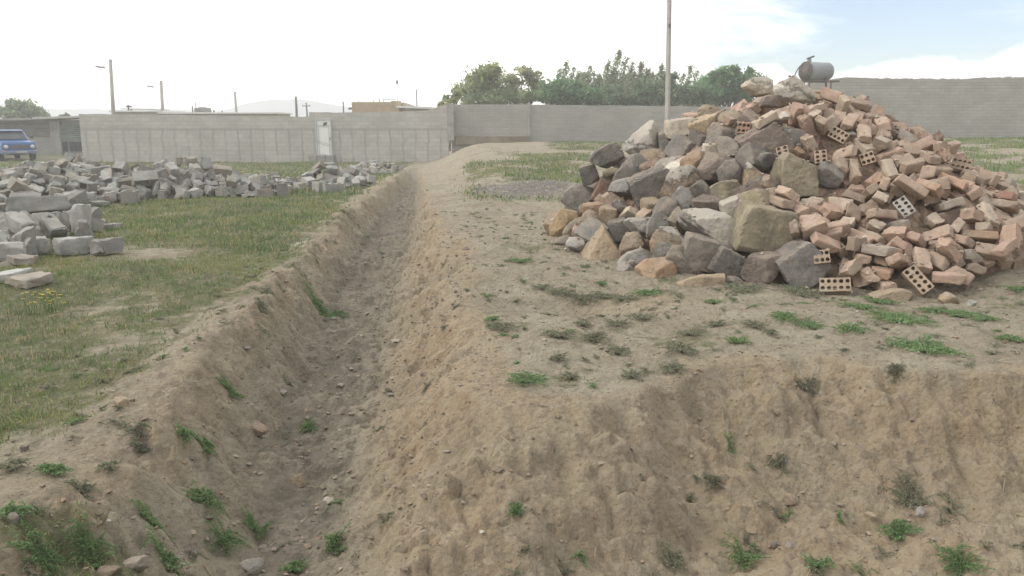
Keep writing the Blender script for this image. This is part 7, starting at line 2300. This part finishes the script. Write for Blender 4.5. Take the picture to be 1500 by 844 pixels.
rs = np.random.RandomState(77)
FRESH, YELLOW, STRAW, GREYGREEN = np.array((.14, .215, .075)), np.array((.26, .275, .115)), np.array((.40, .34, .21)), np.array((.17, .19, .115))
parts = []
for (x0, x1, y0, y1, n, hgt, wid, k, spr) in ((-9.0, -1.2, 2.2, 7.5, 15000, .032, .0042, 9, .032), (-15.5, -1.4, 7.5, 14, 16000, .042, .008, 7, .055), (-24, -2, 14, 39, 14000, .075, .024, 6, .14),
                                              (-2.5, 5.5, 11, 40, 7000, .06, .022, 6, .13), (4.5, 24, 9, 35, 8000, .07, .026, 6, .16), (-1.9, 6.5, 3.2, 10, 2600, .022, .004, 8, .025), (-2.6, -0.55, 1.5, 3.1, 1300, .03, .004, 9, .022)):
    px = rs.uniform(x0, x1, n)
    py = y0 + (y1 - y0) * rs.uniform(0, 1, n) ** 1.25
    cov = cover_map(px, py)
    keep = (rs.uniform(0, 1, n) < sstep(cov, 0.18, 0.85)) & (np.abs(px / np.maximum(py, 1)) < 0.72) & (heap(px, py) < 0.02) & (gravel_map(px, py) < .3)
    px, py, cov = px[keep], py[keep], cov[keep]
    if not len(px): continue
    q = fbm(px * 0.9, py * 0.7, 161, 3) + 0.35 * rs.normal(size=len(px))
    q2 = rs.uniform(0, 1, len(px))
    col = np.where((q > 0.25)[:, None], YELLOW, FRESH)
    col = np.where((q2 < 0.16)[:, None], STRAW, col)
    col = np.where(((q < -0.35) & (q2 > .4))[:, None], GREYGREEN, col)
    if x0 > -2.6 and y0 < 9: col = np.where((q2 > .3)[:, None], GREYGREEN, col)
    if y0 > 25 or (x0 > 4): col = np.where((rs.uniform(0, 1, len(px)) > .4)[:, None], np.array((.17, .27, .075)), col)
    hv = hgt * rs.uniform(0.5, 1.5, len(px)) * (0.6 + 0.6 * cov)
    parts.append(blades(px, py, k, hv, np.full(len(px), wid), col, rs, np.full(len(px), spr)))
V, Fc, C = merge_np(parts)
tag(link('grass', np_mesh('grass', V, Fc, False, C), GRASS_M), kind='stuff')


def weed_geo(p, rad, hgt, col, rs, stems=14):
    hgt = hgt * 0.32
    stems = int(stems * 1.9)
    """a low spreading weed: stems that run outward and carry small leaves"""
    P_ = []
    V_, F_, C_ = [], [], []
    o = 0
    for s_ in range(stems):
        a = rs.uniform(0, 2 * math.pi)
        L = rad * rs.uniform(0.45, 1.1)
        n = 9
        f = np.linspace(0.08, 1, n)
        x = p[0] + np.cos(a + 0.5 * f * rs.normal()) * L * f
        y = p[1] + np.sin(a + 0.5 * f * rs.normal()) * L * f
        z = terr_fast(x, y) + hgt * np.sin(np.clip(f * rs.uniform(1.2, 2.6), 0, 3.0)) * rs.uniform(.5, 1.1) + 0.004
        # thin stem
        for j in range(n - 1):
            w0 = 0.0016
            V_ += [(x[j], y[j], z[j] - w0), (x[j + 1], y[j + 1], z[j + 1] - w0), (x[j + 1], y[j + 1], z[j + 1] + w0), (x[j], y[j], z[j] + w0)]
            F_.append((o, o + 1, o + 2, o + 3))
            o += 4
            C_ += [tuple(np.array(col) * 0.8)] * 4
        for j in range(n):
            for q in range(3):
                d = rs.normal(size=3)
                d[2] = abs(d[2]) * 0.8
                d /= np.linalg.norm(d)
                e = np.cross(d, rs.normal(size=3))
                e /= np.linalg.norm(e)
                l_ = rs.uniform(.006, .013) * min(1.5, max(.8, rad / 0.11))
                b0 = np.array((x[j], y[j], z[j]))
                V_ += [tuple(b0), tuple(b0 + d * l_ * .5 + e * l_ * .24), tuple(b0 + d * l_), tuple(b0 + d * l_ * .5 - e * l_ * .24)]
                F_.append((o, o + 1, o + 2, o + 3))
                o += 4
                C_ += [tuple(np.array(col) * rs.uniform(.7, 1.35))] * 4
    return np.array(V_), np.array(F_), np.array(C_)


GG, BG, DG = (.27, .275, .19), (.21, .30, .14), (.24, .24, .17)
# surveyed weeds: u, v, half width px, colour, height, label or None
WEEDS = [(795, 424, 16, GG, .05, None), (822, 432, 20, GG, .06, 'grey green weed patch in the hollow left of the flat pale stone'), (855, 440, 22, GG, .06, None), (885, 436, 18, GG, .06, None), (915, 440, 20, GG, .05, None), (945, 432, 22, BG, .05, None),
         (880, 419, 9, BG, .08, 'small upright green weed against the bare earth before the orange brown boulder'), (770, 562, 28, BG, .045, 'bright green weed on the trench corner edge'), (815, 495, 24, GG, .06, 'grey green weed spreading on the pale earth shelf above the corner weed'), (870, 500, 22, GG, .05, None),
         (905, 478, 20, GG, .05, None), (940, 468, 22, GG, .05, None), (855, 478, 12, GG, .04, None), (905, 518, 22, GG, .04, None), (1000, 515, 26, GG, .05, 'dark grey green weed mat right at the lip of the pit'), (985, 546, 20, GG, .05, None), (820, 530, 12, GG, .06, None), (835, 555, 14, GG, .04, None),
         (925, 555, 14, GG, .05, None), (735, 482, 22, GG, .05, None), (720, 470, 12, BG, .05, None), (763, 386, 18, BG, .07, 'fresh green tuft on the bank between trench and heap'), (1045, 445, 14, BG, .04, None), (1105, 480, 18, GG, .05, None), (1080, 503, 18, BG, .04, None), (1050, 478, 12, GG, .04, None), (1010, 492, 18, GG, .05, None),
         (1150, 468, 22, BG, .045, None), (1185, 477, 20, BG, .05, None), (1245, 484, 24, BG, .045, None), (1320, 470, 44, BG, .05, 'widest bright green weed mat in front of the flat tan rock'), (1355, 511, 42, BG, .04, 'long bright green weed mat at the edge above the pit'), (1258, 452, 30, BG, .05, None), (1290, 445, 24, BG, .05, None),
         (1372, 458, 22, BG, .05, None), (1405, 464, 24, BG, .05, None), (1440, 470, 22, BG, .04, None), (1490, 428, 18, BG, .07, 'green tuft on the bare slope by the right end of the heap'), (1480, 500, 20, BG, .04, None), (1128, 490, 10, GG, .04, None), (1170, 430, 30, GG, .05, None), (1090, 425, 30, GG, .05, None),
         (1182, 575, 14, DG, .05, 'dark dry weed clinging to the pit face'), (1312, 556, 12, DG, .04, None), (1045, 710, 15, DG, .07, 'small dark upright weed in the pit below the face'), (1140, 686, 14, DG, .07, None), (1330, 740, 30, GG, .04, None), (1318, 786, 28, BG, .05, 'green weed on the pit floor left of the small pale stone'),
         (1405, 832, 34, BG, .05, None), (1200, 832, 20, BG, .06, None), (985, 832, 22, GG, .06, None), (755, 765, 9, BG, .09, 'thin green sprig growing from the sloping pit corner'), (1090, 820, 30, BG, .06, None),
         (468, 448, 26, BG, .06, 'bright green growth hanging on the left trench wall'), (492, 462, 18, BG, .06, None), (452, 632, 13, BG, .05, 'lone green sprig on the trench floor'), (492, 812, 18, BG, .06, None), (300, 656, 18, BG, .06, 'rounded green weed on the crest of the left bank'), (338, 580, 16, BG, .05, None),
         (303, 732, 26, BG, .08, 'tall green weed clump on the near bank above the grey stones'), (222, 768, 22, BG, .06, None), (200, 636, 20, GG, .05, None), (118, 720, 20, GG, .05, None), (330, 792, 26, BG, .07, None), (245, 828, 26, BG, .07, None), (375, 780, 20, BG, .06, None),
         (25, 762, 24, BG, .06, None), (130, 798, 30, BG, .06, None), (60, 822, 34, BG, .06, None), (395, 426, 16, GG, .05, None), (382, 452, 14, GG, .05, None), (205, 664, 12, DG, .05, None), (270, 640, 14, BG, .05, None), (430, 838, 20, BG, .06, None), (80, 690, 20, BG, .05, None), (20, 690, 18, GG, .07, None), (160, 690, 14, GG, .05, None)]
wr = np.random.RandomState(5)
loose = []
for (u, v, hw, col, hgt, lab) in WEEDS:
    p = survey(u, v)
    rad = hw * p.y / FPX * 1.15
    if lab:
        g = weed_geo(Vector((0, 0, 0)) + p, rad, hgt, col, wr, int(16 + hw * .9))
        V = g[0] - np.array(p[:])
        o = link('weed', np_mesh('weed', V, g[1], False, g[2]), GRASS_M, None, p)
        tag(o, lab, 'weed', 'low weeds on the dug earth')
    else:
        loose.append(weed_geo(p, rad, hgt, col, wr, int(14 + hw * .8)))
for _ in range(900):
    x, y = wr.uniform(-2.2, 4.6), 1.9 + 9 * wr.uniform() ** 1.2
    if abs(x / y) > .72 or float(heap(np.array(x), np.array(y))) > .02: continue
    fx_, cx_, rx_ = (float(np.interp(y, A[:, 1], A[:, 0])) for A in (FIELD, CREST, LIP))
    if cx_ + .05 < x < rx_ and wr.uniform() > .25: continue
    yl_ = float(np.interp(x, PIT_LIP[:, 0], PIT_LIP[:, 1]))
    if x > -.3 and yl_ - .45 < y < yl_ + .05: continue
    loose.append(weed_geo((x, y, 0), wr.uniform(.015, .06), wr.uniform(.012, .03), [GG, GG, DG, BG, GG][wr.randint(5)], wr, wr.randint(3, 7)))
V, Fc, C = merge_np(loose)
tag(link('weeds', np_mesh('weeds', V, Fc, False, C), GRASS_M), kind='stuff')

# clods, crumbs and grit on the dug earth
CLOD_M, t = material('clods and grit')
t.out(t.attr('tint'), 0.95, None, 0.1)


def grit(n, x0, x1, y0, y1, s0, s1, cols, rs, keepf, pw=1.3):
    px = rs.uniform(x0, x1, n)
    py = y0 + (y1 - y0) * rs.uniform(0, 1, n) ** pw
    k = keepf(px, py) & (np.abs(px / py) < .75)
    px, py = px[k], py[k]
    n = len(px)
    sz = s0 + (s1 - s0) * rs.uniform(0, 1, n) ** 3.2
    base = np.array([(1, 0, 0), (-1, 0, 0), (0, 1, 0), (0, -1, 0), (0, 0, 1), (0, 0, -1), (.6, .6, .55), (-.6, .6, .55), (.6, -.6, .55), (-.6, -.6, .55)], float)
    fc = np.array([(4, 6, 7), (4, 7, 9), (4, 9, 8), (4, 8, 6), (0, 2, 6), (2, 1, 7), (1, 3, 9), (3, 0, 8), (6, 2, 7), (7, 1, 9), (9, 3, 8), (8, 0, 6), (5, 2, 0), (5, 1, 2), (5, 3, 1), (5, 0, 3)])
    P_ = base[None] * rs.uniform(.65, 1.25, (n, 10, 1)) * np.stack([rs.uniform(.7, 1.3, n), rs.uniform(.7, 1.3, n), rs.uniform(.45, .95, n)], -1)[:, None, :]
    a = rs.uniform(0, 6.28, n)
    ca, sa = np.cos(a)[:, None], np.sin(a)[:, None]
    Q = np.stack([P_[..., 0] * ca - P_[..., 1] * sa, P_[..., 0] * sa + P_[..., 1] * ca, P_[..., 2]], -1) * sz[:, None, None]
    Q += np.stack([px, py, terr_fast(px, py) + sz * 0.15], -1)[:, None, :]
    F_ = (np.arange(n)[:, None, None] * 10 + fc[None]).reshape(-1, 3)
    cc = np.array(cols)[rs.randint(0, len(cols), n)] * rs.uniform(.75, 1.25, (n, 1))
    return Q.reshape(-1, 3), F_, np.repeat(cc, 10, axis=0)


gr = np.random.RandomState(8)
SOILC = [(.27, .22, .165), (.24, .19, .14), (.30, .25, .19), (.27, .2, .138)]
STC = [(.31, .28, .235), (.35, .31, .26), (.25, .225, .19)]


def dug(px, py):
    fx_ = np.interp(py, FIELD[:, 1], FIELD[:, 0])
    return (px > fx_ - .2) & (heap(px, py) < .02)


def in_trench(px, py):
    return (px > np.interp(py, CREST[:, 1], CREST[:, 0])) & (px < np.interp(py, LIP[:, 1], LIP[:, 0]))


parts = [grit(12000, -2.4, 4.2, 1.9, 8, .002, .010, SOILC, gr, dug, 1.5), grit(1100, -2.4, 4.2, 1.9, 9, .004, .02, SOILC, gr, dug, 1.5), grit(500, -2.4, 4.2, 1.9, 9, .003, .013, STC, gr, dug, 1.4),
         grit(6000, -2.6, -.3, 2.2, 14, .003, .017, SOILC + [(.2, .175, .145)], gr, in_trench, 1.3), grit(700, -2.9, 0, 3, 22, .006, .03, STC, gr, in_trench, 1.2)]
V, Fc, C = merge_np(parts)
tag(link('soil_clods', np_mesh('soil_clods', V, Fc, False, C), CLOD_M), kind='stuff')
g = grit(9000, -1.6, 3.0, 11, 18, .006, .024, [(.30, .285, .29), (.24, .23, .235), (.36, .34, .33)], gr, lambda x, y: gravel_map(x, y) > .25, 1)
tag(link('gravel', np_mesh('gravel', *g[:2], False, g[2]), CLOD_M), kind='stuff')
# dead stalks and straw lying about
n = 2600
px, py = gr.uniform(-6, 4.2, n), 1.9 + 9 * gr.uniform(0, 1, n) ** 1.3
k = (np.abs(px / py) < .72) & (heap(px, py) < .02)
px, py = px[k], py[k]
n = len(px)
a = gr.uniform(0, 6.28, n)
L = gr.uniform(.02, .09, n)
qx, qy = px + np.cos(a) * L, py + np.sin(a) * L
z0, z1 = terr_fast(px, py) + .004, terr_fast(qx, qy) + gr.uniform(.003, .02, n)
wv_ = .0016
nxv, nyv = -np.sin(a) * wv_, np.cos(a) * wv_
V = np.stack([np.stack([px - nxv, py - nyv, z0], -1), np.stack([qx - nxv, qy - nyv, z1], -1), np.stack([qx + nxv, qy + nyv, z1 + .002], -1), np.stack([px + nxv, py + nyv, z0 + .002], -1)], 1).reshape(-1, 3)
C = np.repeat(np.array([(.42, .36, .24), (.30, .24, .16), (.24, .2, .15)])[gr.randint(0, 3, n)], 4, axis=0)
tag(link('straw_litter', np_mesh('straw_litter', V, np.arange(4 * n).reshape(n, 4), False, C), GRASS_M), kind='stuff')

# yellow flowers in the field
for (u, v, hw, n, lab) in ((76, 446, 17, 26, 'clump of yellow flowers in the grass nearest the left edge, the fuller one'), (46, 450, 10, 10, 'smaller sprinkle of yellow flowers just left of the fuller clump')):
    p = survey(u, v + 12)
    rad = hw * p.y / FPX
    root = tag(empty('wildflower', p), lab, 'flower')
    fr = np.random.RandomState(n)
    V_, F_, C_ = [], [], []
    SV, SF, SC = [], [], []
    for i in range(n):
        b0 = np.array((fr.normal() * rad * .5, fr.normal() * rad * .4, 0))
        tpv = b0 + np.array((fr.normal() * .02, fr.normal() * .02, fr.uniform(.06, .15)))
        o_ = len(SV)
        SV += [tuple(b0 + (-.002, 0, -.01)), tuple(b0 + (.002, 0, -.01)), tuple(tpv + (.001, 0, 0)), tuple(tpv - (.001, 0, 0))]
        SF.append((o_, o_ + 1, o_ + 2, o_ + 3))
        SC += [(.1, .17, .05)] * 4
        for q in range(5):
            aa = q * 1.257
            d = np.array((math.cos(aa), math.sin(aa), .25)) * .011
            e = np.array((-math.sin(aa), math.cos(aa), 0)) * .005
            o_ = len(V_)
            V_ += [tuple(tpv), tuple(tpv + d * .6 + e), tuple(tpv + d), tuple(tpv + d * .6 - e)]
            F_.append((o_, o_ + 1, o_ + 2, o_ + 3))
            C_ += [(.62, .50, .05)] * 4
    link('petals', np_mesh('petals', np.array(V_), np.array(F_), False, np.array(C_)), GRASS_M, root)
    link('stems', np_mesh('stems', np.array(SV), np.array(SF), False, np.array(SC)), GRASS_M, root)

# stones and lumps lying on the dug earth
LOOSE = [(200, 834, 40, 26, 'greybrown', 'rounded grey stone at the near bottom, right of the buried brown one'), (152, 842, 50, 18, 'brown', 'half buried brown stone at the near bottom edge'), (368, 829, 42, 26, 'lightgrey', 'pale grey angular stone in the near weeds'),
         (437, 705, 27, 20, 'tan', 'tan stone lying on the near trench floor'), (378, 628, 42, 18, 'brown', 'flat brown clod jutting from the left trench wall'), (16, 766, 20, 18, 'greybrown', 'small round stone in the weeds at the left edge'), (174, 591, 26, 12, 'tan', 'flat pale stone on the crest of the left bank'),
         (282, 812, 18, 13, 'greybrown', 'little stone among the near bank weeds'), (1156, 738, 27, 21, 'brown', 'brown rounded stone on the pit floor'), (1160, 800, 20, 16, 'greybrown', 'lower grey stone on the pit floor of the pair'), (1137, 799, 17, 15, 'greybrown', 'left grey stone on the pit floor of the pair'), (1350, 755, 18, 15, 'lightgrey', 'small pale stone on the pit floor by the weeds'),
         (1278, 757, 20, 13, 'tan', 'small tan stone half sunk in the pit floor'), (1425, 445, 13, 9, 'lightgrey', 'tiny pale stone on the grass right of the round cobble'), (1103, 783, 24, 9, 'tan', 'thin flat stone on the pit floor'), (35, 661, 16, 12, 'greybrown', 'small stone in the grass at the left edge of the bank')]
for i, (u, v, w_, h_, col_, lab) in enumerate(LOOSE):
    p = survey(u, v + h_ * .35)
    k = p.y / FPX
    o = link('stone', boulder_mesh('stone', w_ * k * .52, (w_ + h_) * k * .25, h_ * k * .6, 300 + i, 9, .4, 3, .06), ROCK_M)
    o.location = p + Vector((0, .01, h_ * k * .22))
    o.rotation_euler = (0, 0, i * .7)
    o.color = (*ROCK_COL[col_], 1)
    tag(o, lab, 'stone', 'loose stones on the dug earth')

# crumbs of brick and mortar caught on the heap
bpy.context.view_layer.update()
dgr = bpy.context.evaluated_depsgraph_get()
cr_ = np.random.RandomState(21)
CX, CY, CZ, CS = [], [], [], []
while len(CX) < 2200:
    th, q = cr_.uniform(0, 6.283), cr_.uniform() ** .5
    x, y = HEAP_C[0] + math.cos(th) * 2.75 * q, HEAP_C[1] + math.sin(th) * 2.75 * q
    if y > 8.6 or (x < 2.0 and cr_.uniform() < .7): continue
    hit = scene.ray_cast(dgr, Vector((x, y, 2.6)), Vector((0, 0, -1)))
    if not hit[0] or hit[2].z < .35: continue
    CX.append(x)
    CY.append(y)
    CZ.append(hit[1].z)
    CS.append(.004 + .020 * cr_.uniform() ** 3)
g = grit(len(CX), 0, 1, 3, 4, .005, .02, [(.36, .29, .22), (.37, .285, .22), (.42, .37, .30), (.30, .26, .21), (.30, .25, .20)], cr_, lambda x, y: x > -9, 1)
gv = g[0].reshape(-1, 10, 3)
gv = (gv - gv.mean(1, keepdims=True))
gv = gv / np.abs(gv).max((1, 2), keepdims=True) * np.array(CS)[:, None, None] + np.stack([CX, CY, np.array(CZ) + np.array(CS) * .4], -1)[:, None, :]
tag(link('brick_crumbs', np_mesh('brick_crumbs', gv.reshape(-1, 3), g[1], False, g[2]), CLOD_M), kind='stuff')

# ------------------------------------------------------------------ haze
bm = bmesh.new()
add_box(bm, (0, 120, 5.6), (1010, 800, 17.2))
hz_o = link('haze', bm_mesh('haze', bm), None)
m, t = material('haze')
pv = t.n('ShaderNodeVolumePrincipled')
pv.inputs['Color'].default_value = (1.0, 1.0, 1.0, 1)
pv.inputs['Density'].default_value = 0.0031
pv.inputs['Anisotropy'].default_value = 0.2
om = t.n('ShaderNodeOutputMaterial')
t.t.links.new(pv.outputs[0], om.inputs['Volume'])
hz_o.data.materials.append(m)
tag(hz_o, kind='stuff')
